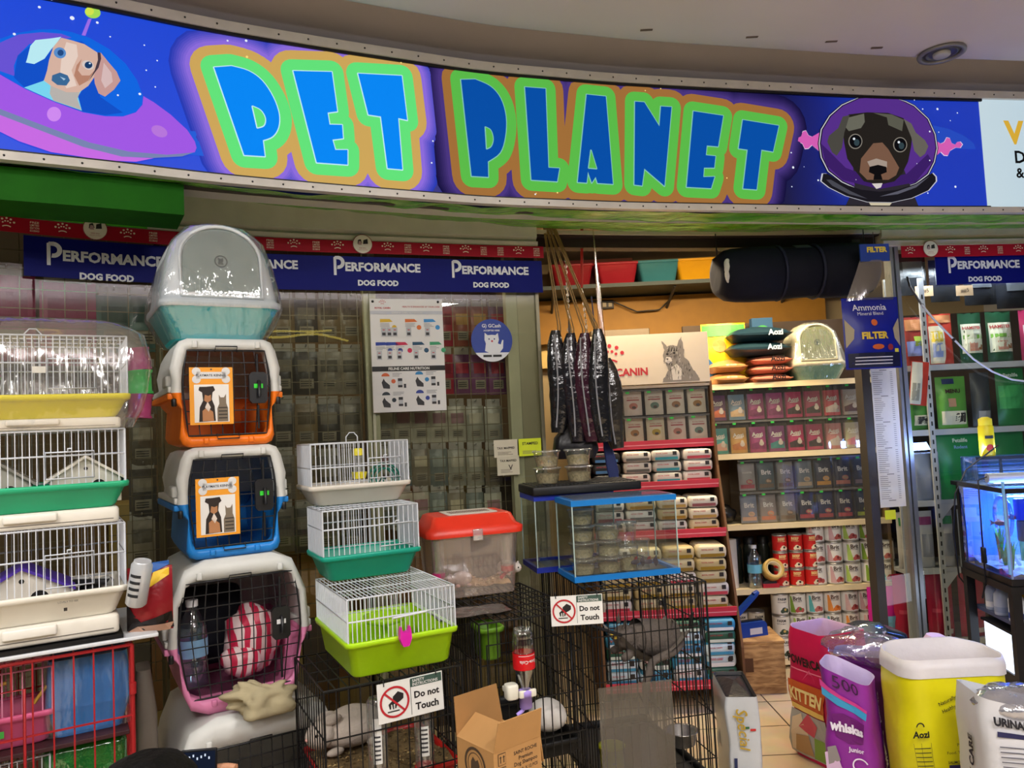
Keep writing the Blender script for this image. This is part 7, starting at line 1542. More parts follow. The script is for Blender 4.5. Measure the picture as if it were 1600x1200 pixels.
# ---------------------------------------------------------------- navy padded tube bed hung under the beam
a, b = at(1118, 432, 3.88), at(1362, 432, 3.95); L = (b-a).length; t = thing('pet_tunnel_bed', 'long padded navy tube bed hanging under the beam across the doorway', 'pet bed', a, math.atan2((b-a).y, (b-a).x)); t.rotation_euler = (0, R(-1), math.atan2((b-a).y, (b-a).x))
NV = M('#0c0e1c', .75, bump=.3, bs=12, spec=.2); m = MB(NV); rings = []
prof = [(0, .075), (.004, .098), (.06, .130), (.11, .138), (.20, .142), (.36, .142), (.375, .132), (.39, .130), (.40, .134), (.60, .132), (.615, .126), (.63, .122), (.65, .134), (.68, .142), (.90, .140), (.96, .130), (.995, .105), (1.0, .08)]
for u, r_ in prof:
    rings.append([(L*u, r_*1.0*math.cos(R(22.5+45*k/2))*(1.0), r_*math.sin(R(22.5+45*k/2))*(1.06 if k % 4 == 2 else 1)) for k in range(16)])
m.loft(rings); m.build('padded_tube', t)
m = MB(M('#c8c4bc', .9, bump=.5, bs=40)); cloth_blob(m, (.03, -.095, .01), .022, .02, .062, 3, .2); m.build('stuffing', t, label='white stuffing showing at the left end')
for u in (.385, .62): m = MB(M('#141830', .7)); m.tube([(L*u, .137*math.cos(R(g_)), .137*math.sin(R(g_))) for g_ in range(0, 360, 20)], .008, 6, closed=True); m.build('strap_band', t)
m = MB(M('#3c4450', .6)); m.loft([[(L*u, .134*math.cos(R(g_)), .134*math.sin(R(g_))) for g_ in (232, 244, 256)] for u in (.48, .58)], False, False, True, False); m.v = [(x, y*1.03, -z*1.03) for x, y, z in m.v]; m.build('label_patch', t)
for u in (.02, .97): m = MB(BLACKM); m.tube([(L*u, 0, .09), (L*u, 0, .22)], .003, 5); m.build('hanging_cord', t)
# ---------------------------------------------------------------- printed filter bag in front of the pole
F = Fr(at(1322, 578, 3.70), R(6)); t = thing('filter_media_bag', 'hanging blue and clear filter bag in front of the dark pole', 'filter bag', F.P, R(6)); Wb = F.loc(1410, 575)[0]; Hp = F.loc(1330, 466)[1]; Ht = F.loc(1365, 382)[1]
m = MB(); fn = pouchmesh(m, Wb, Hp, .06, M('#14208c', .3, bump=.25, bs=10), seed=3); m.v = [(x+Wb/2, y, z) for x, y, z in m.v]; g = lambda o: (lambda u, v: fn(o)(u, v)+Vector((Wb/2, 0, 0)))
m.mat(M('#e0e0e8', .4)); m.text('Ammonia', g(.004), -.01, Hp*.86, w=Wb*.60, bold=.01); m.text('Mineral Blend', g(.004), -.01, Hp*.77, w=Wb*.45); m.mat(M('#d8b840', .4)); m.text('FILTER', g(.004), .0, Hp*.46, w=Wb*.46, bold=.05); m.mat(M('#c8602c', .4)); m.disc(g(.004), .0, Hp*.64, .016, 12); m.disc(g(.004), .01, Hp*.30, .03, 12, ry=.013); m.mat(M('#8c2c34', .4)); m.disc(g(.004), .075, Hp*.29, .016, 10); m.mat(M('#d8d040', .4)); m.rect(g(.004), .1, .125, Hp*.22, Hp*.27)
m.mat(M('#141838', .4)); m.rect(g(.0032), -Wb*.46, Wb*.46, Hp*.02, Hp*.22); m.mat(M('#c8c8d0', .5))
for k in range(3): m.rect(g(.0045), -Wb*.36, Wb*.3, Hp*(.06+k*.045), Hp*(.075+k*.045))
m.mat(M('#a89c80', .6))
for s_ in (-1, 1): m.poly([(s_*Wb*.48, Hp*.30), (s_*Wb*.36, Hp*.42), (s_*Wb*.34, Hp*.55), (s_*Wb*.48, Hp*.70)], g(.0036))
m.build('printed_bag', t)
m = MB(GL('#f8f4e8', .2, .06, .06, '#e8e0d0', .6, 8, (1, 1, .3))); m.loft([[(Wb*(.08+.84*k/8), -.02*math.sin(math.pi*k/8)-.005, Hp*.96) for k in range(9)], [(Wb*(.28+.62*k/8), -.03*math.sin(math.pi*k/8)-.005, Hp*.96+(Ht-Hp)*.5) for k in range(9)], [(Wb*(.40+.48*k/8), -.006, Ht-.06) for k in range(9)]], False, False, True, False); m.build('clear_bag', t)
m = MB(M('#1c3c90', .4)); m.box(Wb*.38, Wb*.90, -.012, -.004, Ht-.085, Ht); m.mat(M('#d8c040', .5)); m.text('FILTER', face(-.0132), Wb*.68, Ht-.028, w=Wb*.36, bold=.05); m.build('header_card', t); m = MB(BLACKM); m.tube([(Wb*.64, -.008, Ht-.01), (Wb*.64, -.008, Ht+.06)], .002, 5); m.build('hook_cord', t)
# price list and note on the glass leaf
P = gwp(1384, 690); A = GW.P(gwp(1366, 690)[0], 0, .012); B = GW.P(gwp(1406, 690)[0], 0, .012); d = B-A; z1 = gwp(1384, 572)[1]; z0 = gwp(1390, 792)[1]
t = thing('price_list', 'long white price list taped on the glass beside the dark pole', 'notice', (A.x, A.y, z0), math.atan2(d.y, d.x)); m = MB(M('#d8d4cc', .6)); Lp = d.length; Hq = z1-z0; m.box(0, Lp, -.001, .001, 0, Hq); m.mat(M('#7c7874', .6)); r = random.Random(2)
for k in range(66):
    v = Hq*(.97-k*.0142)
    if k % 13 == 0: m.rect(face(-.0018), Lp*.34, Lp*.62, v-.002, v+.002)
    else: m.rect(face(-.0018), Lp*.06, Lp*(.06+r.uniform(.2, .42)), v-.0013, v+.0013); m.rect(face(-.0018), Lp*.74, Lp*.84, v-.0013, v+.0013)
m.build('sheet', t)
a1_ = gwp(1389, 804); t = thing('sticky_note', 'small yellow note on the glass below the price list', 'notice', GW.P(a1_[0], a1_[1], .012), math.atan2(d.y, d.x)); m = MB(M('#d8e030', .6)); m.box(-.03, .03, -.001, .001, -.024, .024); m.build('sheet', t)
# ---------------------------------------------------------------- wooden box with the blue bag sealer
p0 = onz(1147, 1086, 0); WBw, WBd, WBh = .275, .28, 0; zz = at(1147, 1003, p0.y).z; WBh = zz
t = thing('wooden_box', 'rough wooden box on the floor tiles carrying the blue bag sealer', 'wooden box', (p0.x, p0.y, 0), R(-3)); 
def wood(c1, c2):
    m = bpy.data.materials.new('rough_wood'); m.use_nodes = True; nt = m.node_tree; b = nt.nodes['Principled BSDF']; tc = nt.nodes.new('ShaderNodeTexCoord'); mp = nt.nodes.new('ShaderNodeMapping'); mp.inputs['Scale'].default_value = (3, 3, 14); n = nt.nodes.new('ShaderNodeTexNoise'); n.inputs['Scale'].default_value = 4; n.inputs['Detail'].default_value = 8; n.inputs['Distortion'].default_value = .6
    cr = nt.nodes.new('ShaderNodeValToRGB'); cr.color_ramp.elements[0].color = lin(c1); cr.color_ramp.elements[1].color = lin(c2); cr.color_ramp.elements[0].position = .35; cr.color_ramp.elements[1].position = .65
    nt.links.new(tc.outputs['Object'], mp.inputs[0]); nt.links.new(mp.outputs[0], n.inputs['Vector']); nt.links.new(n.outputs['Fac'], cr.inputs[0]); nt.links.new(cr.outputs[0], b.inputs['Base Color']); b.inputs['Roughness'].default_value = .75; return m
WD = wood('#8c6234', '#c89c60')
for nm, bx in (('front_board', (0, WBw, 0, .014, 0, WBh-.014)), ('back_board', (0, WBw, WBd-.014, WBd, 0, WBh-.014)), ('side_board', (0, .014, .014, WBd-.014, 0, WBh-.014)), ('side_board', (WBw-.014, WBw, .014, WBd-.014, 0, WBh-.014)), ('top_board', (-.004, WBw+.004, -.004, WBd+.004, WBh-.014, WBh))): m = MB(WD); m.box(*bx); m.build(nm, t, .002)
m = MB(M('#5c3c20', .8)); m.box(.06, .11, -.002, .0, WBh*.42, WBh*.68); m.build('hand_hole', t)
t = thing('bag_sealer', 'blue heat sealer with its arm raised on the wooden box', 'heat sealer', Vector((p0.x, p0.y, WBh+.001))+Vector((.115, .10, 0)), R(16))
BLU = M('#143c8c', .35); m = MB(BLU); m.loft([[(x, y, z) for x, z in ((-.11, 0), (.11, 0), (.105, .06), (.095, .075), (-.05, .075), (-.055, .115), (-.085, .115), (-.11, .06))] for y in (-.035, .035)], smooth=False); m.build('base', t, .004)
m = MB(BLU); m.loft([[(x, y, z) for x, z in ((-.085, .11), (-.06, .10), (.07, .205), (.065, .222))] for y in (-.018, .018)], smooth=False); m.tube([(.06, 0, .21), (.085, 0, .225)], [.018, .014], 8); m.build('arm', t, .003)
m = MB(M('#c8c4bc', .4)); m.box(.0, .075, -.0362, -.0352, .012, .045); m.build('plate_label', t); m = MB(M('#1c1c1c', .4)); m.box(-.045, .095, -.012, .012, .0755, .082); m.build('heating_bar', t)
# ================================================================ right window, aquarium, sacks in front
RSX, RSY = 2.16, 4.40; RSZ = [.15, .545, .925, 1.325, 1.695]
t = thing('window_shelf', 'white metal shelf of pet food bags behind the right window', 'shelf', (RSX, RSY, 0)); WM = M('#b8bcc4', .4, .2)
for z in RSZ: m = MB(WM); m.box(0, 1.2, 0, .34, z-.02, z); m.box(0, 1.2, -.006, 0, z-.03, z+.003); m.build('shelf_board', t)
for x, y in ((.0, -.02), (.20, -.02), (1.17, -.02), (0, .33), (1.17, .33)):
    m = MB(WM); m.box(x, x+.03, y, y+.014, 0, 2.2); m.mat(BLACKM)
    for k in range(40): m.box(x+.011, x+.019, y-.001, y+.0, .05+k*.052, .075+k*.052)
    m.build('perforated_upright', t)
for z in RSZ[:3]: m = MB(WM); m.add([(.232, -.012, z-.02), (.31, -.012, z-.02), (.232, -.012, z-.11), (.232, -.010, z-.02), (.31, -.010, z-.02), (.232, -.010, z-.11)], [(0, 2, 1), (3, 4, 5), (0, 1, 4, 3), (1, 2, 5, 4), (2, 0, 3, 5)]); m.build('corner_bracket', t)
def standbag(lab, p0, p1, zb, c, prints=(), patches=(), grp='bags behind the right window', dep=.06, Y=RSY+.04, tilt=0, name='food_bag', t_=.07):
    """bag on a shelf: p0 top-left pixel, p1 bottom-right pixel (size only), standing at height zb"""
    a, b = at(p0[0], p0[1], Y), at(p1[0], p1[1], Y); w_ = abs(b.x-a.x); h = a.z-b.z
    t = thing(name, lab, 'food bag', ((a.x+b.x)/2, Y, zb), tilt*0, grp); t.rotation_euler = (0, R(tilt), 0); m = MB(); f = pouchmesh(m, w_, h, t_, M(c, .35, bump=.2, bs=14), seed=int(p0[0]))
    for cc, u0, u1, v0, v1 in patches: m.mat(M(cc, .5)); m.rect(f(.004), w_*(u0-.5), w_*(u1-.5), h*v0, h*v1)
    for cc, s, u, v, ww in prints: m.mat(M(cc, .5)); m.text(s, f(.006), w_*(u-.5), h*v, w=ww*w_, bold=.03)
    m.build('bag', t); return t
G1 = '#1c6c34'
standbag('dark red seed bag at the left end of the top shelf behind the right window', (1408, 497), (1446, 572), RSZ[4]+.001, '#8c2c24', (), (('#b87848', .1, .9, .72, .95), ('#8c98d8', .1, .8, .2, .5), ('#98b040', .4, .9, .4, .6)))
standbag('white and yellow bag with a red side, second on the top window shelf', (1447, 492), (1491, 570), RSZ[4]+.001, '#b83828', (), (('#b87848', .05, .95, .82, .97), ('#d8d4c0', .02, .55, .03, .76), ('#d8c040', .08, .48, .45, .66), ('#8c9cd0', .1, .45, .15, .42)))
for i, (x0, x1) in enumerate(((1495, 1537), (1538, 1584))):
    standbag('%s green and white hamster food bag on the top window shelf' % ('left' if i == 0 else 'right'), (x0, 489), (x1, 566), RSZ[4]+.001, '#1c4c30', (('#a83c3c', 'HAMSTER', .5, .70, .8),), (('#d8dcc8', .06, .94, .2, .78), ('#78b048', .1, .9, .48, .56), ('#c8907c', .3, .7, .24, .42), ('#8c5c34', .7, .92, .26, .36)), 'hamster bags on the top window shelf')
standbag('pink and white bag at the right edge of the top window shelf', (1590, 484), (1632, 562), RSZ[4]+.001, '#b02c5c', (), (('#d8d8e0', .1, .9, .3, .7),))
standbag('long white and red packet hanging askew over the left end of the window shelves', (1413, 545), (1446, 612), 1.47, '#c83c2c', (), (('#c8c8c0', .02, .62, .02, .98), ('#8c8c84', .1, .5, .1, .5)), Y=RSY-.06, tilt=8, name='hanging_packet', t_=.02)
standbag('green bag with a pale picture band at the left end of the second window shelf', (1416, 606), (1458, 669), RSZ[3]+.001, '#3c7c30', (), (('#c8c8b0', .15, .9, .12, .36), ('#2c2c24', .25, .8, .15, .33)))
standbag('light green rodent food bag with a navy label on the second window shelf', (1460, 592), (1513, 671), RSZ[3]+.001, '#5c9c3c', (('#3c1818', 'MENU', .5, .72, .5),), (('#d8d4bc', .1, .92, .08, .34), ('#34302c', .5, .88, .12, .30), ('#b88c6c', .3, .55, .42, .58), ('#1c2c5c', .2, .6, .86, .96)))
standbag('dark grey bag between the green bags on the second window shelf', (1514, 585), (1551, 669), RSZ[3]+.001, '#34383c', (), (('#8c8c90', .2, .8, .1, .3),))
standbag('large dark green bag at the right on the second window shelf', (1553, 576), (1605, 664), RSZ[3]+.001, '#146c34', (('#c8d8c8', 'Petslife', .5, .88, .5),), (('#2c8c4c', .05, .95, .3, .7),))
standbag('rounded grey plastic sack at the left on the third window shelf', (1420, 704), (1472, 777), RSZ[2]+.001, '#8c94a8')
standbag('wide green bag with blue print on the third window shelf', (1462, 676), (1538, 776), RSZ[2]+.001, '#148044', (('#c8dcc8', 'Petslife', .5, .88, .34), ('#7ca8d0', 'Rodent', .5, .78, .3)))
standbag('second wide green bag on the third window shelf, right', (1540, 674), (1606, 774), RSZ[2]+.001, '#187440')
for i, x in enumerate((1398, 1430, 1462, 1494)): standbag('%s white printed pack on the fourth window shelf' % ordn[i], (x, 793), (x+31, 880), RSZ[1]+.001, '#b8b8bc', (), (('#8c3c6c' if i % 2 else '#3c8c54', .1, .9, .76, .9), ('#8c90a0', .15, .85, .2, .6)), 'white packs on the fourth window shelf')
for i, x in enumerate((1392, 1444, 1494)): standbag('%s red plastic pack on the lowest window shelf' % ordn[i], (x, 888), (x+48, 988), RSZ[0]+.001, '#b01c44', (), (('#c84464', .12, .88, .4, .46), ('#d8ccd4', .5, .9, .06, .14)), 'red packs on the lowest window shelf')
for i, (x, y, w_) in enumerate(((1425, 430, 44), (1475, 440, 46), (1530, 445, 50), (1585, 450, 60))):
    p = at(x, y, 4.5); t = thing('black_packet', '%s black packet hanging behind the top of the right window' % ordn[i], 'packet', (p.x, 4.5, p.z-.12), 0, 'black packets behind the right window'); m = MB(); f = pouchmesh(m, w_/1200*4.5, .25, .05, M('#1c1e22', .25, bump=.4, bs=16), seed=i); m.mat(M('#4c5054', .3)); m.rect(f(.004), -.06, .06, .1, .2); m.build('packet', t); m = MB(M('#888888', .4, .6)); m.bar((0, .03, .24), (0, .03, .5), .002); m.build('hook', t)
for i, (x, y) in enumerate(((1444, 455), (1507, 454))):
    p = at(x, y, 4.42); t = thing('price_tag', '%s cream handwritten price tag hanging behind the right window' % ('left', 'right')[i], 'price tag', p, R(-4+6*i), 'price tags behind the right window'); m = MB(M('#d8b890', .7)); m.box(-.05, .05, -.001, .001, -.03, .03); m.mat(BLACKM); m.text('##5', face(-.002), .0, .0, w=.05, rot=.1); m.build('card', t); m = MB(BLACKM); m.bar((0, 0, .03), (0, .02, .5), .001); m.build('string', t)
# white cable slung across the right window
t = thing('cable', 'white cable slung across the right window in front of the hamster bags', 'cable', (0, 0, 0)); m = MB(M('#c8c8cc', .4)); pts = [(1408, 435), (1412, 450), (1430, 478), (1450, 502), (1480, 532), (1510, 562), (1540, 582), (1570, 594), (1600, 598), (1640, 597)]
Pp = [GW.P(*gwp(x, y), .05) for x, y in pts]; m.tube(Pp[1:], .0055, 6); m.mat(BLACKM); m.tube(Pp[:3], .006, 6); m.ell(Pp[4], .01, .01, .01, 8, 6); m.build('cord', t)
# ---------------------------------------------------------------- aquarium on its black stand
TZt, TZb = 1.10, .70; TA = onz(1570, 764, TZt); TB = onz(1498, 752, TZt); dS = (TB-TA); TD = dS.length; dS.normalize(); thT = math.atan2(-dS.x, dS.y)
F = lambda u, v: (u, v)
aq = thing('aquarium', 'blue lit aquarium with plants and orange fish on a black stand at the right edge', 'aquarium', (TA.x, TA.y, TZb), thT); AWd, AH = .62, TZt-TZb
m = MB(GL('#e4f0ff', .10, 0)); 
for a, b in (((0, 0), (AWd, 0)), ((AWd, 0), (AWd, TD)), ((AWd, TD), (0, TD)), ((0, TD), (0, 0))): m.quad((a[0], a[1], .01), (b[0], b[1], .01), (b[0], b[1], AH-.01), (a[0], a[1], AH-.01))
m.build('glass_walls', aq)
m = MB(GL('#c4dcff', .03, .1, .07, '#6ca4f4')); m.rbox(.004, AWd-.004, .004, TD-.004, .012, AH-.035, .004); m.build('water', aq)
for nm, z0, z1 in (('base_rim', -.0, .028), ('top_rim', AH-.02, AH)):
    m = MB(M('#0c0c14', .35)); e = .006
    m.box(-e, AWd+e, -e, .010, z0, z1); m.box(-e, AWd+e, TD-.010, TD+e, z0, z1); m.box(-e, .010, .010, TD-.010, z0, z1); m.box(AWd-.010, AWd+e, .010, TD-.010, z0, z1)
    if z0 == 0: m.box(.01, AWd-.01, .01, TD-.01, 0, .008)
    m.build(nm, aq)
m = MB(M('#7c8cb8', .4)); m.box(-.003, .004, -.003, .004, .028, AH-.02); m.build('corner_seal', aq)
m = MB(M('#4c7ad8', .5)); m.quad((.012, TD-.012, .03), (AWd-.012, TD-.012, .03), (AWd-.012, TD-.012, AH-.03), (.012, TD-.012, AH-.03)); m.build('back_sheet', aq)
lb = thing('led_bar', 'white LED light bar lying across the top of the aquarium', 'lamp', (TA.x, TA.y, TZt+.002), thT)
m = MB(M('#c8d0dc', .3, .3)); m.tube([(.02, TD*.45, .028), (AWd-.02, TD*.45, .028)], .022, 14); m.build('housing', lb); m = MB(E('#b8d0ff', 3.0)); m.box(.05, AWd-.05, TD*.45-.012, TD*.45+.012, .003, .006); m.build('light_strip', lb)
M2w = Matrix.Translation(Vector((TA.x, TA.y, TZb))) @ Matrix.Rotation(thT, 4, 'Z')
o = area('aquarium_light', (0, 0, 0), (0, 0, 0), .5, .10, 34, (.42, .62, 1)); o.matrix_world = M2w @ Matrix.Translation((AWd/2, TD*.45, AH-.006))
o = area('blue_spill_light', (0, 0, 0), (0, 0, 0), .4, .05, 4, (.30, .46, 1)); o.matrix_world = M2w @ Matrix.Translation((.25, TD+.12, AH+.13)) @ Matrix.Rotation(R(115), 4, 'X')  # added blue spill onto the window shelf, no lamp fitting there
def inT(x, y, z): return M2w @ Vector((x, y, z))
# gravel, rocks, plants, fish, pump, hose
m = MB(M('#8c7c78', .9, var=.4, bump=.8, bs=60, scale=60)); g = [[(.015+(AWd-.03)*i/20, .015+(TD-.03)*j/12, .035+.02*mnoise.noise(Vector((i*.5, j*.5, 0)))+.02*j/12) for i in range(21)] for j in range(13)]; m.loft(g, False, False, True, False); o = m.build('gravel'); tag(o, 'pale gravel bed on the floor of the aquarium', 'gravel', None, inT(0, 0, 0), thT); o['kind'] = 'stuff'
rk2 = random.Random(9)
for i, (x, y, s_) in enumerate(((.16, .12, .04), (.22, .22, .05), (.30, .10, .045), (.38, .2, .055), (.46, .10, .045), (.10, .24, .035))):
    m = MB(M(('#b8a49c', '#9c8c94', '#c8b8b4')[i % 3], .8, var=.2)); cloth_blob(m, (0, 0, s_*.5), s_, s_*.8, s_*.7, i+3, .3, 14, 9); tag(m.build('rock'), '%s pale rock from the left on the aquarium gravel' % ordn[i], 'rock', 'rocks in the aquarium', inT(x, y, .035), thT)
for i, (x, y, n_, hh, c) in enumerate(((.05, .10, 9, .17, '#4c9c2c'), (.10, .30, 10, .20, '#3c8424'), (.07, .20, 8, .13, '#78b83c'), (.20, .32, 9, .19, '#2c7c4c'), (.42, .30, 9, .20, '#3c8c3c'))):
    t = thing('water_plant', '%s leafy green plant from the left inside the aquarium' % ordn[i], 'water plant', inT(x, y, .03), thT, 'plants in the aquarium')
    for k in range(n_):
        a_ = rk2.uniform(0, 6.28); l_ = hh*rk2.uniform(.7, 1.05); b_ = rk2.uniform(.01, .032); w_ = rk2.uniform(.006, .010); L_, Rr_ = [], []
        for q in range(6):
            v = q/5; x_, y_, z_ = math.cos(a_)*b_*v*v*1.3, math.sin(a_)*b_*v*v*1.3, l_*v; ww = w_*math.sin(math.pi*(.12+.88*v))*(1 if v < 1 else 0)+.0005; L_.append((x_-math.sin(a_)*ww, y_+math.cos(a_)*ww, z_)); Rr_.append((x_+math.sin(a_)*ww, y_-math.cos(a_)*ww, z_))
        m = MB(M(c, .5, var=.15)); m.loft([[p, q] for p, q in zip(L_, Rr_)], False, False, True, False); m.build('leaf', t)
for i, (x, y, z, c) in enumerate(((.045, .20, .30, '#e0602c'), (.06, .09, .27, '#e84c34'), (.035, .14, .24, '#f07848'), (.16, .15, .22, '#d85c3c'))):
    t = thing('goldfish', '%s orange fish from the left inside the aquarium' % ordn[i], 'fish', inT(x, y, z), thT+R(60+40*i), 'orange fish in the aquarium'); m = MB(M(c, .4)); m.ell((0, 0, 0), .022, .008, .012, 12, 8); m.build('body', t); m = MB(M('#f0a070', .4)); m.add([(.018, 0, 0), (.042, .004, .016), (.036, 0, .0), (.042, -.004, -.016)], [(0, 1, 2), (0, 2, 3)]); m.build('tail', t); m = MB(M('#f0a070', .4)); m.add([(-.006, 0, .011), (.012, 0, .010), (.012, .001, .022)], [(0, 1, 2)]); m.build('dorsal_fin', t)
t = thing('air_hose', 'clear looped hose inside the aquarium behind its left pane', 'hose', inT(0, 0, 0), thT); m = MB(GL('#e8f4ff', .3, .1, .3, '#a8c8f0')); m.tube([(.03, .10+.075*math.cos(R(a)), .27+.085*math.sin(R(a))) for a in range(-40, 260, 15)]+[(.05, .12, .14), (.1, .14, .06)], .008, 8); m.build('tube', t)
t = thing('filter_pump', 'blue filter pump hanging inside the aquarium at the right', 'filter', inT(.07, .05, .17), thT); m = MB(M('#1430c8', .3)); m.rbox(0, .06, 0, .05, .09, .18, .01); m.build('motor', t); m = MB(M('#0c1030', .4)); m.rbox(.005, .055, .004, .046, 0, .09, .01); m.build('intake', t)
t = thing('air_hose', 'pale blue air line running down the front corner of the aquarium', 'hose', inT(0, 0, 0), thT); m = MB(M('#78b0e8', .4)); m.tube([(-.012, -.012, AH+.03), (-.014, -.014, AH*.7), (-.012, -.012, .05)], .006, 8); m.build('tube', t)
t = thing('switch_cable', 'black cable with an inline switch hanging before the left pane of the aquarium', 'cable', inT(0, 0, 0), thT); m = MB(BLACKM); m.tube([(.05, TD*.45, AH+.05), (-.015, TD*.46, AH+.02), (-.016, TD*.47, AH*.5), (-.016, TD*.47, -.02), (-.02, TD*.55, -.10)], .004, 6); m.build('cord', t); m = MB(BLACKM); m.rbox(-.026, -.008, TD*.46-.012, TD*.46+.012, .06, .13, .005); m.build('switch', t)
t = thing('cable', 'black cable hanging behind the left rear corner of the aquarium', 'cable', inT(0, 0, 0), thT); m = MB(BLACKM); m.tube([(.2, TD+.03, AH+.16), (.05, TD+.03, AH+.05), (-.01, TD+.025, AH-.06), (-.03, TD+.03, AH*.4), (-.02, TD+.03, -.05), (.04, TD+.03, -.14)], .004, 6); m.build('cord', t)
for i, (u, z_) in enumerate(((.30, .05),)):
    t = thing('glass_tank', 'small lit glass tank standing behind the LED bar above the aquarium', 'fish tank', inT(.13, TD+.10, AH-.02), thT); m = MB(GL('#c8dcff', .2, 0, .1, '#88b0f0')); m.rbox(0, .3, 0, .18, 0, .12, .006); m.build('glass_walls', t); m = MB(BLACKM); m.box(-.004, .304, -.004, .0, .11, .125); m.box(-.004, .304, -.004, 0, -.005, .01); m.box(.1, .112, -.004, 0, 0, .12); m.build('rim', t)
# the small tank stands on the stand's rear shelf
st = thing('aquarium_stand', 'black metal aquarium stand with a lower shelf of bottles at the right edge', 'stand', (TA.x, TA.y, 0), thT); BK = M('#0a0a10', .4); zs = TZb-.002
m = MB(BK); m.box(-.015, AWd+.015, -.015, TD+.015, zs-.03, zs); m.build('top_frame', st)
for x in (-.01, AWd-.025):
    for y in (-.01, TD-.025): m = MB(BK); m.box(x, x+.036, y, y+.036, 0, zs-.03); m.build('leg', st)
m = MB(BK); m.box(.10, AWd+.01, TD+.016, TD+.34, AH+TZb-.045, AH+TZb-.025); [m.box(x, x+.03, TD+.30, TD+.33, 0, AH+TZb-.045) for x in (.12, AWd-.03)]; m.build('rear_shelf', st)
m = MB(M('#3c4468', .4)); m.box(.026, AWd-.026, .0, TD, .515, .53); m.build('lower_shelf', st)
lw = thing('lit_cabinet', 'bright white lit box on the floor under the aquarium stand', 'lamp', inT(.03, .02, -TZb+.0), thT); m = MB(M('#101018', .4)); m.box(0, AWd-.09, 0, TD-.06, 0, .30); m.build('base', lw); m = MB(E('#e0ecff', 2.2)); m.box(.01, AWd-.10, .01, TD-.07, .30, .47); m.build('light_diffuser', lw); m = MB(M('#101018', .4)); m.box(0, AWd-.09, 0, TD-.06, .47, .48); m.build('top_frame', lw)
for i, (x, y, c, cap, h, r_, lb_) in enumerate(((.055, .10, '#d8dce8', '#1c3ca8', .135, .032, 'white bottle with a blue cap'), (.05, .22, '#a8b0c8', '#8c98b8', .13, .03, 'pale grey bottle'), (.06, .32, '#98a4c0', '#c8ccd8', .135, .03, 'pale bottle at the back'), (.15, .24, '#c8a030', '#e0d8c8', .12, .035, 'amber tub with a white lid'), (.25, .16, '#d8c020', '#3c3c40', .125, .04, 'yellow jar with a dark cap'), (.35, .12, '#c8c8d0', '#1c4c9c', .13, .035, 'second white bottle with a blue cap'))):
    t = thing('supply_bottle', lb_+' on the lower shelf of the aquarium stand', 'bottle', inT(x, y, .531-TZb), thT, 'bottles under the aquarium'); m = MB(M(c, .35)); m.lathe([(r_*.95, 0), (r_, .006), (r_, h*.68), (r_*.6, h*.8)], 18); m.mat(M(cap, .5)); m.lathe([(r_*1.01, h*.1), (r_*1.01, h*.28)], 18, cap0=False, cap1=False); m.build('bottle_body', t); m = MB(M(cap, .4)); m.lathe([(r_*.62, h*.8), (r_*.62, h*.98), (r_*.5, h)], 16); m.build('cap', t)
t = thing('yellow_can', 'yellow printed can standing on the shelf edge at the right edge above the aquarium', 'can', inT(.20, TD+.14, AH+.105), thT); m = MB(M('#d8c018', .4)); m.lathe([(.032, 0), (.034, .004), (.034, .14), (.03, .15)], 20); m.mat(M('#b8302c', .5)); f = lambda u, v: Vector((.0346*math.sin(u/.034), -.0346*math.cos(u/.034), v)); m.disc(f, 0, .04, .018, 10, maxd=.01); m.mat(M('#2c2c30', .5)); m.rect(f, -.02, .02, .085, .10); m.build('body', t); m = MB(M('#e8d838', .4)); m.lathe([(.03, .15), (.03, .18), (.012, .19)], 16); m.build('cap', t)
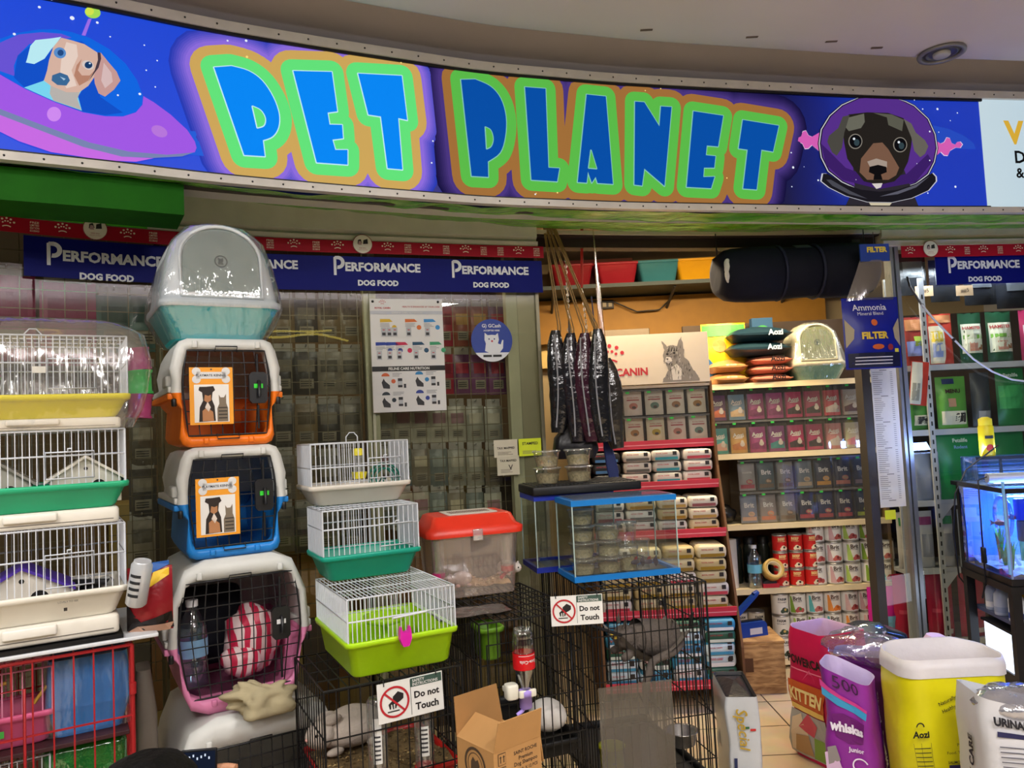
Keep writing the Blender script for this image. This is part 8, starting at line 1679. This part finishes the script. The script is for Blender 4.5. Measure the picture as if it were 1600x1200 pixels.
# ---------------------------------------------------------------- open sacks on the floor, front right
KIB = M('#8c6840', .9, var=.4, bump=.8, bs=90, scale=90)
def sack(name, lab, P, th, w, d, h, c, rim=None, prints=None, lean=(0, 0), topf=None, bulge=.02, seed=0, fill=.78, rimc=None, clear=False, bump=.25, rr_=.045, kib=None):
    t = thing(name, lab, 'pet food sack', (P[0], P[1], 0), th); n = 6; body = c if not isinstance(c, str) else M(c, .35, bump=bump, bs=9)
    m = MB(body); topf = topf or (lambda x, y: 0)
    def ring(z, k, ins=0):
        q = []; v = z/h; b = bulge*math.sin(math.pi*min(1, v*.9+.05))
        for x, y, _ in rrect(-b+ins, w+b-ins, -b+ins, d+b-ins, rr_, 0, 5):
            X, Y = x+lean[0]*v, y+lean[1]*v; nn = mnoise.noise(Vector((X*6+seed, Y*6, z*7)))*.016*(v > .05)+mnoise.noise(Vector((X*17+seed, Y*17, z*13)))*.005
            q.append((X+nn, Y+nn*.8, z+topf(x/w, y/d)*h*max(0, (v-.6)/.4)))
        return q
    R_ = [ring(h*v, 0) for v in (0, .03, .08, .15, .22, .3, .38, .46, .54, .62, .70, .78, .85, .91, .96, 1.0)]
    m.loft(R_, True, False)
    o = m.build('sack_body', t)
    m = MB(M(rimc or '#d0ccd8', .5, bump=.2)); m.loft([ring(h, 0), ring(h*.995, 0, .004), ring(h*.9, 0, .006), ring(h*fill, 0, .008)], False, False); 
    if rim: m.loft([ring(h*(1-rim), 0, -.004), ring(h*(1-rim*.5), 0, -.006), ring(h*1.003, 0, -.003), ring(h*.99, 0, .004)], False, False)
    m.build('lining', t)
    m = MB(kib or KIB); g = ring(h*fill, 0, .007); cx, cy = sum(p[0] for p in g)/len(g), sum(p[1] for p in g)/len(g); zm = h*fill*.99
    m.loft([[(x, y, zm) for x, y, z in g], [(cx+(x-cx)*.5, cy+(y-cy)*.5, zm+.02) for x, y, z in g], [(cx+(x-cx)*.02, cy+(y-cy)*.02, zm+.03) for x, y, z in g]], False, True); m.build('kibble', t, kind='stuff')
    def front(off):
        def f(u, v):
            k = v/h; b = bulge*math.sin(math.pi*min(1, k*.9+.05)); X, Y = u+lean[0]*k, -b+lean[1]*k; nn = mnoise.noise(Vector((X*6+seed, (Y)*6, v*7)))*.016+mnoise.noise(Vector((X*17+seed, Y*17, v*13)))*.005
            return Vector((X+nn, Y-off-.003+nn*.8, v+topf(u/w, 0)*h*max(0, (k-.6)/.4)))
        return f
    def side(off, right=False):
        def f(u, v):
            k = v/h; b = bulge*math.sin(math.pi*min(1, k*.9+.05)); X = (w+b+off+.003 if right else -b-off-.003)+lean[0]*k; Y = (u if right else d-u)+lean[1]*k; nn = mnoise.noise(Vector(((X)*6+seed, Y*6, v*7)))*.016+mnoise.noise(Vector((X*17+seed, Y*17, v*13)))*.005
            return Vector((X+nn, Y+nn*.8, v+topf(1 if right else 0, Y/d)*h*max(0, (k-.6)/.4)))
        return f
    if prints: m = MB(); prints(m, front, side); m.build('printed_design', t)
    return t
def pr_patch(m, f, c, pts, w, h, md=.05): m.mat(M(c, .4)); m.poly([(a*w, b*h) for a, b in pts], f, md)
RC_ = lambda a, b, c, d: [(a, b), (c, b), (c, d), (a, d)]
# power cat sack: long face runs from far left to near right
P0 = onz(1241, 1174, 0); P1 = onz(1303, 1206, 0); dP = P1-P0; thP = math.atan2(dP.y, dP.x); wP = dP.length*1.02
def prt(m, F_, S_):
    w, h = wP, .53; f1, f2, f3 = F_(.002), F_(.004), F_(.006)
    pr_patch(m, f1, '#c85c28', RC_(.03, .40, .98, .60), w, h); pr_patch(m, f1, '#a8a49c', RC_(.03, .03, .98, .37), w, h); pr_patch(m, f2, '#e8c060', RC_(.05, .38, .98, .42), w, h)
    pr_patch(m, f2, '#d8c0a0', [(.1, .05), (.1, .3), (.35, .36), (.5, .2), (.5, .05)], w, h); pr_patch(m, f2, '#c84858', [(.3, .25), (.55, .38), (.75, .3), (.6, .2)], w, h); pr_patch(m, f2, '#7c9c3c', RC_(.6, .04, .95, .2), w, h); pr_patch(m, f3, '#b08858', [(.2, .05), (.25, .18), (.5, .2), (.6, .05)], w, h)
    m.mat(M('#1c1418', .4)); m.text('POWERCAT', f3, w*.5, h*.77, h=h*.072, w=w*.88, bold=.04, maxd=.05); m.mat(M('#f0d890', .4)); m.text('KITTEN', f3, w*.5, h*.50, h=h*.10, w=w*.86, bold=.04, maxd=.05); m.mat(M('#d85070', .4)); pr_patch(m, f1, '#d84c70', [(.4, .62), (.55, .72), (.7, .62), (.6, .68), (.5, .68)], w, h); pr_patch(m, f1, '#e87c94', RC_(.1, .69, .9, .70), w, h)
sack('kitten_food_sack', 'pink and red open kitten food sack, leftmost of the front sacks', P0, thP, wP, .22, .53, '#c81c4c', None, prt, (0, .01), lambda x, y: .02-.10*x*(1-x), .015, 1, .80, '#b898b8')
P0 = onz(1304, 1262, 0); thW = R(-36); wW_ = .155
cW0 = at(1358, 1100, 2.72); 
def prt(m, F_, S_):
    w, h = wW_, .50; f1, f2, f3 = F_(.002), F_(.004), F_(.006)
    pr_patch(m, f1, '#3c98c8', [(.02, .84), (.3, .80), (.99, .77), (.99, .82), (.4, .85), (.05, .90)], w, h); pr_patch(m, f2, '#c83c8c', [(.02, .89), (.4, .845), (.99, .82), (.99, .84), (.4, .87), (.03, .93)], w, h)
    pr_patch(m, f1, '#6c1c70', [(.15, .74), (.4, .76), (.95, .74), (.85, .60), (.5, .58), (.25, .62)], w, h)
    m.mat(M('#e8e0f0', .4)); m.text('whiskas', f3, w*.5, h*.68, w=w*.80, bold=.05, maxd=.05); m.text('Junior', f3, w*.66, h*.545, w=w*.36, bold=.02, maxd=.05); m.ring2(f3, w*.72, h*.45, w*.13, w*.16, 20, 20, 320); pr_patch(m, f2, '#d0b0d0', [(.02, .2), (.02, .5), (.22, .53), (.32, .42), (.5, .34), (.55, .2)], w, h); pr_patch(m, f3, '#8c8484', [(.06, .42), (.08, .54), (.24, .56), (.3, .46)], w, h); m.mat(M('#b89868', .6))
    for k in range(12): m.disc(f3, w*(.55+.035*k), h*(.26+.03*(k % 3)), w*.035, 8)
    m.mat(M('#3a1840', .5)); m.text('500', f3, w*.55, h*.95, w=w*.5, bold=.0, maxd=.05)
    s_ = S_(.004, True); m.mat(M('#e8e0f0', .4)); m.text('whiskas', s_, .10, h*.50, w=.13, rot=math.pi/2, bold=.05, maxd=.05); m.text('Junior 7kg', s_, .10, h*.80, w=.11, rot=math.pi/2, bold=.01, maxd=.05)
q = Vector((math.cos(thW), math.sin(thW), 0)); P0 = Vector((cW0.x, cW0.y, 0))-q*wW_
sack('cat_food_sack', 'bright purple open cat food sack between the pink and yellow sacks', P0, thW, wW_, .17, .50, '#8c2c98', None, prt, (-.005, .01), lambda x, y: .10*(1-x)-.02*x, .008, 3, .82, '#c0b0d8')
cV = at(1395, 1085, 2.98); sack('cat_food_sack', 'plain dark purple sack with clear plastic in its mouth, behind the bright purple one', (cV.x-.20, cV.y+.02), R(-25), .25, .15, .52, '#6c1c78', None, None, (0, .02), None, .015, 5, .9, '#b0a8c8')
t = thing('clear_plastic_sheet', 'crumpled clear plastic wrapping on the dark purple sack', 'plastic wrapping', (cV.x-.10, cV.y-.02, .50), R(-25)); m = MB(GL('#f4f0ff', .22, .08, .10, '#d0c8e0', .8, 10)); cloth_blob(m, (0, .03, .05), .13, .08, .06, 21, .35, 22, 12); m.build('sheet', t)
t = thing('black_refuse_bag', 'dark plastic bag slumped behind the pink sack by the dark pole', 'plastic bag', (at(1360, 1010, 3.55).x, 3.52, 0), 0); m = MB(M('#1c242c', .2, bump=.5, bs=10)); m.loft([[(x+.02*mnoise.noise(Vector((x*8, y*8, zz*6))), y+.02*mnoise.noise(Vector((x*8+3, y*8, zz*6))), zz) for x, y, _ in rrect(-w_, w_, -.10, .12, .06, 0, 5)] for w_, zz in ((.13, 0), (.16, .1), (.17, .25), (.15, .40), (.12, .46), (.05, .48))]); m.build('bag', t)
t = thing('clear_plastic_sheet', 'pale blue clear plastic rim sticking up behind the pink sack', 'plastic wrapping', (at(1335, 1000, 3.42).x, 3.36, .43), 0); m = MB(GL('#e8f4f8', .25, .08, .12, '#a8c8d0', .8, 10)); cloth_blob(m, (0, 0, .06), .11, .05, .05, 33, .4, 20, 10); m.build('sheet', t)
# yellow sack
thY = R(-3); cY = at(1420, 1100, 2.60); wY = (at(1590, 1100, 2.60).x-cY.x)*.97
def prt(m, F_, S_):
    w, h = wY, .605; f1, f2, f3 = F_(.002), F_(.004), F_(.006)
    m.mat(M('#1c1c18', .5)); m.text('Naturally', f3, w*.34, h*.79, w=w*.17, rot=.35, bold=.01, maxd=.05); m.text('Healthy!', f3, w*.36, h*.752, w=w*.15, rot=.35, bold=.01, maxd=.05); m.text('Aozi', f3, w*.09, h*.635, w=w*.15, bold=.04, maxd=.05); m.ring2(f3, w*.085, h*.672, w*.028, w*.04, 14, 0, 180)
    m.text('A', f3, w*.50, h*.645, h=h*.085, bold=.05, maxd=.05); m.text('Pure Natural', f3, w*.50, h*.575, w=w*.2, maxd=.05); m.text('Food. Them. Safe.', f3, w*.44, h*.535, w=w*.26, maxd=.05); m.text('SALMON FLAVOR', f3, w*.44, h*.485, w=w*.26, bold=.02, maxd=.05); m.text('Kitten Food', f3, w*.44, h*.42, w=w*.22, bold=.02, maxd=.05); m.text('Safe', f3, w*.39, h*.395, w=w*.12, bold=.02, maxd=.05); m.text('KITTEN FOOD', f3, w*.84, h*.845, w=w*.18, bold=.01, maxd=.05); m.text('SALMON FLAVOR', f3, w*.84, h*.82, w=w*.18, bold=.01, maxd=.05); m.text('NC', f3, w*.63, h*.82, w=w*.14, maxd=.05)
    m.mat(M('#2c2458', .5)); m.rect(f2, w*.32, w*.58, h*.445, h*.47); m.mat(M('#3c3c20', .6))
    for k in range(16): m.rect(f2, w*.025, w*.17, h*(.20+.024*k), h*(.205+.024*k))
    for u in (.02, .09, .175): m.rect(f2, w*u, w*(u+.003), h*.20, h*.59)
sack('kitten_food_sack', 'tall yellow open kitten food sack with a white rolled rim', (cY.x, cY.y), thY, wY, .24, .605, '#dcd414', .09, prt, (-.0, .01), lambda x, y: .03*math.sin(3*x), .01, 7, .80, '#d8d4d8', rr_=.085)
# silver sack in the front right corner
cS = at(1545, 1120, 2.26); wS = .24
def prt(m, F_, S_):
    w, h = wS, .57; f1, f2, f3 = F_(.002), F_(.004), F_(.006)
    m.mat(M('#1c1c24', .5)); m.text('URINARY', f3, w*.30, h*.915, h=h*.04, w=w*.46, bold=.05, maxd=.05); m.mat(M('#24244c', .5)); m.rect(f2, w*.10, w*.9, h*.85, h*.872); m.rect(f2, w*.10, w*.9, h*.56, h*.61); m.mat(M('#5c5c68', .6))
    for k in range(9): m.rect(f2, w*.12, w*(.6+.1*(k % 3)), h*(.63+.022*k), h*(.635+.022*k))
    m.mat(M('#1c1c24', .5)); m.text('URINARY CARE', S_(.004), .12, h*.60, w=h*.40, rot=math.pi/2, bold=.05, maxd=.05)
sack('cat_food_sack', 'white and silver open cat food sack in the bottom right corner', (cS.x, cS.y), R(-8), wS, .2, .57, '#c8c8cc', None, prt, (0, .03), lambda x, y: .05*(1-x)-.06*x, .014, 9, .82, '#b8bcc4', bump=.3)
t = thing('clear_plastic_sheet', 'crumpled silvery clear wrapping on top of the white sack in the bottom right corner', 'plastic wrapping', (cS.x+.13, cS.y+.08, .52), 0); m = MB(GL('#f8f8ff', .45, .12, .25, '#c8ccd4', 1.0, 9)); cloth_blob(m, (0, 0, .045), .12, .08, .055, 51, .35, 26, 14); m.build('sheet', t); m = MB(BLACKM); m.box(-.003, .006, -.085, -.080, .03, .08); m.build('marker_stroke', t)
t = thing('pink_food_bag', 'small pink and white bag lying behind the yellow sack by the window frame', 'food bag', (at(1470, 1010, 3.35).x, 3.35, .0), 0); m = MB(M('#c8b0cc', .35, bump=.4, bs=10)); m.loft([[(x, y, zz) for x, y, _ in rrect(-w_, w_, -.08, .08, .05, 0, 4)] for w_, zz in ((.09, 0), (.11, .1), (.11, .3), (.08, .42), (.03, .47))]); m.build('bag', t); m = MB(M('#d83c7c', .4)); m.box(-.095, -.02, -.086, -.080, .3, .36); m.build('pink_print', t)
# white sack lettered Special CAT beside the tall crate
cC0 = at(1134, 1078, 2.95)
def prt(m, F_, S_):
    w, h = .125, .405; f1, f2, f3 = F_(.002), F_(.004), F_(.006)
    m.mat(M('#b8982c', .4)); m.text('Special', f3, w*.40, h*.72, w=h*.36, rot=-math.pi/2, bold=.01, maxd=.05, sh=.2); m.mat(M('#3c4ca0', .4)); m.text('CAT', f3, w*.52, h*.22, w=h*.28, h=w*.5, rot=-math.pi/2, bold=.04, maxd=.05); m.mat(M('#c82c2c', .4)); m.rect(f2, w*.62, w*.78, h*.70, h*.72); m.mat(M('#2c6c3c', .4)); m.rect(f2, w*.45, w*.6, h*.72, h*.74); m.mat(M('#24305c', .4)); m.rect(f2, w*.12, w*.22, h*.06, h*.46)
    s_ = S_(.004); m.mat(M('#a8acb4', .4)); m.disc(s_, .08, h*.4, .03, 14, maxd=.05)
sack('cat_food_sack', 'white and dark cat food sack standing beside the tall black crate', (cC0.x, cC0.y), R(-6), .115, .30, .405, '#c4c8cc', None, prt, (0, 0), None, .006, 13, .97, '#20242c', rr_=.012, kib=M('#20242c', .3, bump=.3))
# ---------------------------------------------------------------- person crouching at the lower left, seen from behind
PX = at(226, 1177, 1.50); bx, by, bz = PX.x, PX.y-.07, PX.z
pr_ = thing('person', 'person with black hair crouching at the bottom left edge, holding up a phone', 'person', (bx, by, 0), 0)
def skin_obj(name, chains, m_, parent, root=0, sub=2):
    V, E_, Rr_ = [], [], []
    for ch in chains:
        prev = None
        for it in ch:
            if isinstance(it, int): prev = it; continue
            c, r_ = it; V.append(c); Rr_.append(r_); k = len(V)-1
            if prev is not None: E_.append((prev, k))
            prev = k
    me = bpy.data.meshes.new(name); me.from_pydata(V, E_, []); me.materials.append(m_); o = bpy.data.objects.new(name, me); col.objects.link(o); o.parent = parent
    s_ = o.modifiers.new('skin', 'SKIN'); s_.use_smooth_shade = True
    for i, v in enumerate(me.skin_vertices[0].data): v.radius = (Rr_[i] if not isinstance(Rr_[i], tuple) else Rr_[i]); v.use_root = (i == root); 
    b_ = o.modifiers.new('sub', 'SUBSURF'); b_.levels = sub; b_.render_levels = sub; return o
r2 = lambda a: (a, a)
SK = M('#b88464', .6, var=.05); H = bz
# body: pelvis, spine, head; legs crouched; arms, right one raised with the phone
torso = [((0, -.08, .22), r2(.13)), ((0, -.06, .36), (.15, .11)), ((0, .0, .52), (.17, .11)), ((0, .03, .60), (.13, .08)), ((0, .045, .67), r2(.052)), ((0, .055, .73), r2(.06)), ((0, .07, H-.115), (.078, .095)), ((0, .07, H-.03), (.06, .075))]
legL = [0, ((-.12, .10, .34), r2(.085)), ((-.15, .30, .46), r2(.062)), ((-.15, .24, .28), r2(.055)), ((-.15, .17, .08), r2(.04)), ((-.15, .26, .04), r2(.038)), ((-.155, .34, .03), r2(.028))]
legR = [0]+[((-c[0], c[1], c[2]), r_) for c, r_ in legL[1:]]
armL = [2, ((-.20, .04, .54), r2(.055)), ((-.25, .16, .42), r2(.045)), ((-.17, .30, .50), r2(.036)), ((-.14, .36, .52), r2(.028)), ((-.12, .40, .52), (.036, .018))]
armR = [2, ((.20, .05, .54), r2(.055)), ((.25, .18, .44), r2(.045)), ((.165, .235, .60), r2(.036)), ((.125, .25, .675), r2(.027)), ((.105, .250, .725), (.034, .018))]
skin_obj('body', [torso, legL, legR, armL, armR], SK, pr_)
sh = M('#2c3444', .85, bump=.2); tr_ = M('#1c1e26', .85, bump=.2); g_ = lambda ch, k: [it if isinstance(it, int) else (it[0], tuple(x+k for x in it[1])) for it in ch]
skin_obj('shirt', [g_(torso[:4], .012), g_(armL[:4], .01), g_(armR[:4], .01)], sh, pr_)
skin_obj('trousers', [g_(torso[:2], .010), g_(legL[:5], .01), g_(legR[:5], .01)], tr_, pr_)
for s_ in (-1, 1): m = MB(M('#d0d0d0', .6)); m.loft([[(s_*.15+x, .15+y, z) for x, y, z in rrect(-.045*k, .045*k, -.04, .22*k2, .04, zz, 4)] for zz, k, k2 in ((0, 1, 1), (.03, 1, 1), (.06, .85, .8), (.09, .8, .3))]); m.build('shoe', pr_)
m = MB(M('#060505', .6, bump=.5, bs=60, spec=.15)); rings = []
for z, rx, ry, oy in ((H-.17, .075, .060, .025), (H-.14, .094, .094, .045), (H-.09, .100, .112, .062), (H-.05, .092, .104, .068), (H-.02, .066, .075, .07), (H-.004, .03, .034, .07)):
    rings.append([(rx*math.cos(2*math.pi*k/24), oy+ry*math.sin(2*math.pi*k/24)*(1 if math.sin(2*math.pi*k/24) < .3 or z > H-.06 else .62), z) for k in range(24)])
m.loft(rings); m.build('hair', pr_)
for s_ in (-1, 1):
    m = MB(SK); m.ell((s_*.088, .085, H-.125), .012, .02, .03, 10, 8); m.build('ear', pr_)
    m = MB(M('#f0f0ec', .2)); m.ell((s_*.03, .158, H-.115), .012, .008, .008, 10, 6); m.mat(M('#1c100c', .2)); m.ell((s_*.03, .165, H-.115), .006, .004, .006, 8, 6); m.build('eye', pr_)
m = MB(SK); m.loft([[(x, .155, z) for x, z in ((-.012, H-.155), (.012, H-.155), (.007, H-.11), (-.007, H-.11))], [(x, .185, z) for x, z in ((-.008, H-.152), (.008, H-.152), (.003, H-.13), (-.003, H-.13))]]); m.build('nose', pr_)
m = MB(M('#8c4840', .5)); m.tube([(-.024, .155, H-.18), (0, .162, H-.182), (.024, .155, H-.18)], [.003, .006, .003], 6); m.build('mouth', pr_)
for j, (zz, ln) in enumerate(((.775, .05), (.758, .052), (.741, .05), (.724, .042))): m = MB(SK); m.tube([(.105, .252, zz-.02), (.085, .256, zz-.018), (.062, .252, zz-.017), (.048, .247, zz-.017)], [.009, .0085, .008, .007], 8); m.build('finger', pr_)
m = MB(SK); m.tube([(.105, .240, .730), (.092, .228, .748), (.078, .221, .764)], [.011, .0095, .008], 8); m.build('thumb', pr_)
pq = at(310, 1190, by+.232); ph = thing('mobile_phone', 'black mobile phone with a lit screen held up by the crouching person', 'phone', (pq.x, pq.y, pq.z-.052), R(6)); ph.rotation_euler = (R(-6), 0, R(6))
m = MB(M('#0c0c10', .3)); m.rbox(-.037, .037, -.004, .004, 0, .075, .006, rt=.001); m.build('case', ph); m = MB(E('#1c2438', .6)); m.box(-.034, .034, -.0046, -.0042, .004, .071); m.mat(E('#d8e4f8', .9))
for k in range(7): m.box(-.028+.008*k, -.025+.008*k, -.005, -.0047, .055+.003*(k % 3), .060+.003*(k % 3))
m.box(-.028, .0, -.005, -.0047, .02, .023); m.build('screen', ph)

# ================================================================ hanging light strip of the corridor, behind the camera; the left window mirrors it
def mirror(px_, py_, t_):
    s, z = gwp(px_, py_); p, n = GW.pos(s); g = Vector((p.x, p.y, z)); d = ray(px_, py_).normalized(); n3 = Vector((n.x, n.y, 0)); r_ = d-n3*(2*d.dot(n3)); return g+r_*t_
t = thing('light_strip', 'curved yellow light strip hanging in the corridor, mirrored in the left window', 'lamp', mirror(500, 523, 4.1)); O = t.location.copy(); m = MB(E('#f0d860', 6.0)); S_ = [mirror(x, y, 4.1)-O for x, y in ((448, 517), (470, 518), (495, 521), (520, 526), (545, 533))]; m.tube(S_, .010, 6); m.build('tube', t)
for q in (S_[0], S_[-1]): m = MB(BLACKM); m.bar(q, (q.x, q.y, CZ-O.z), .002, 5); m.build('hanging_cord', t)
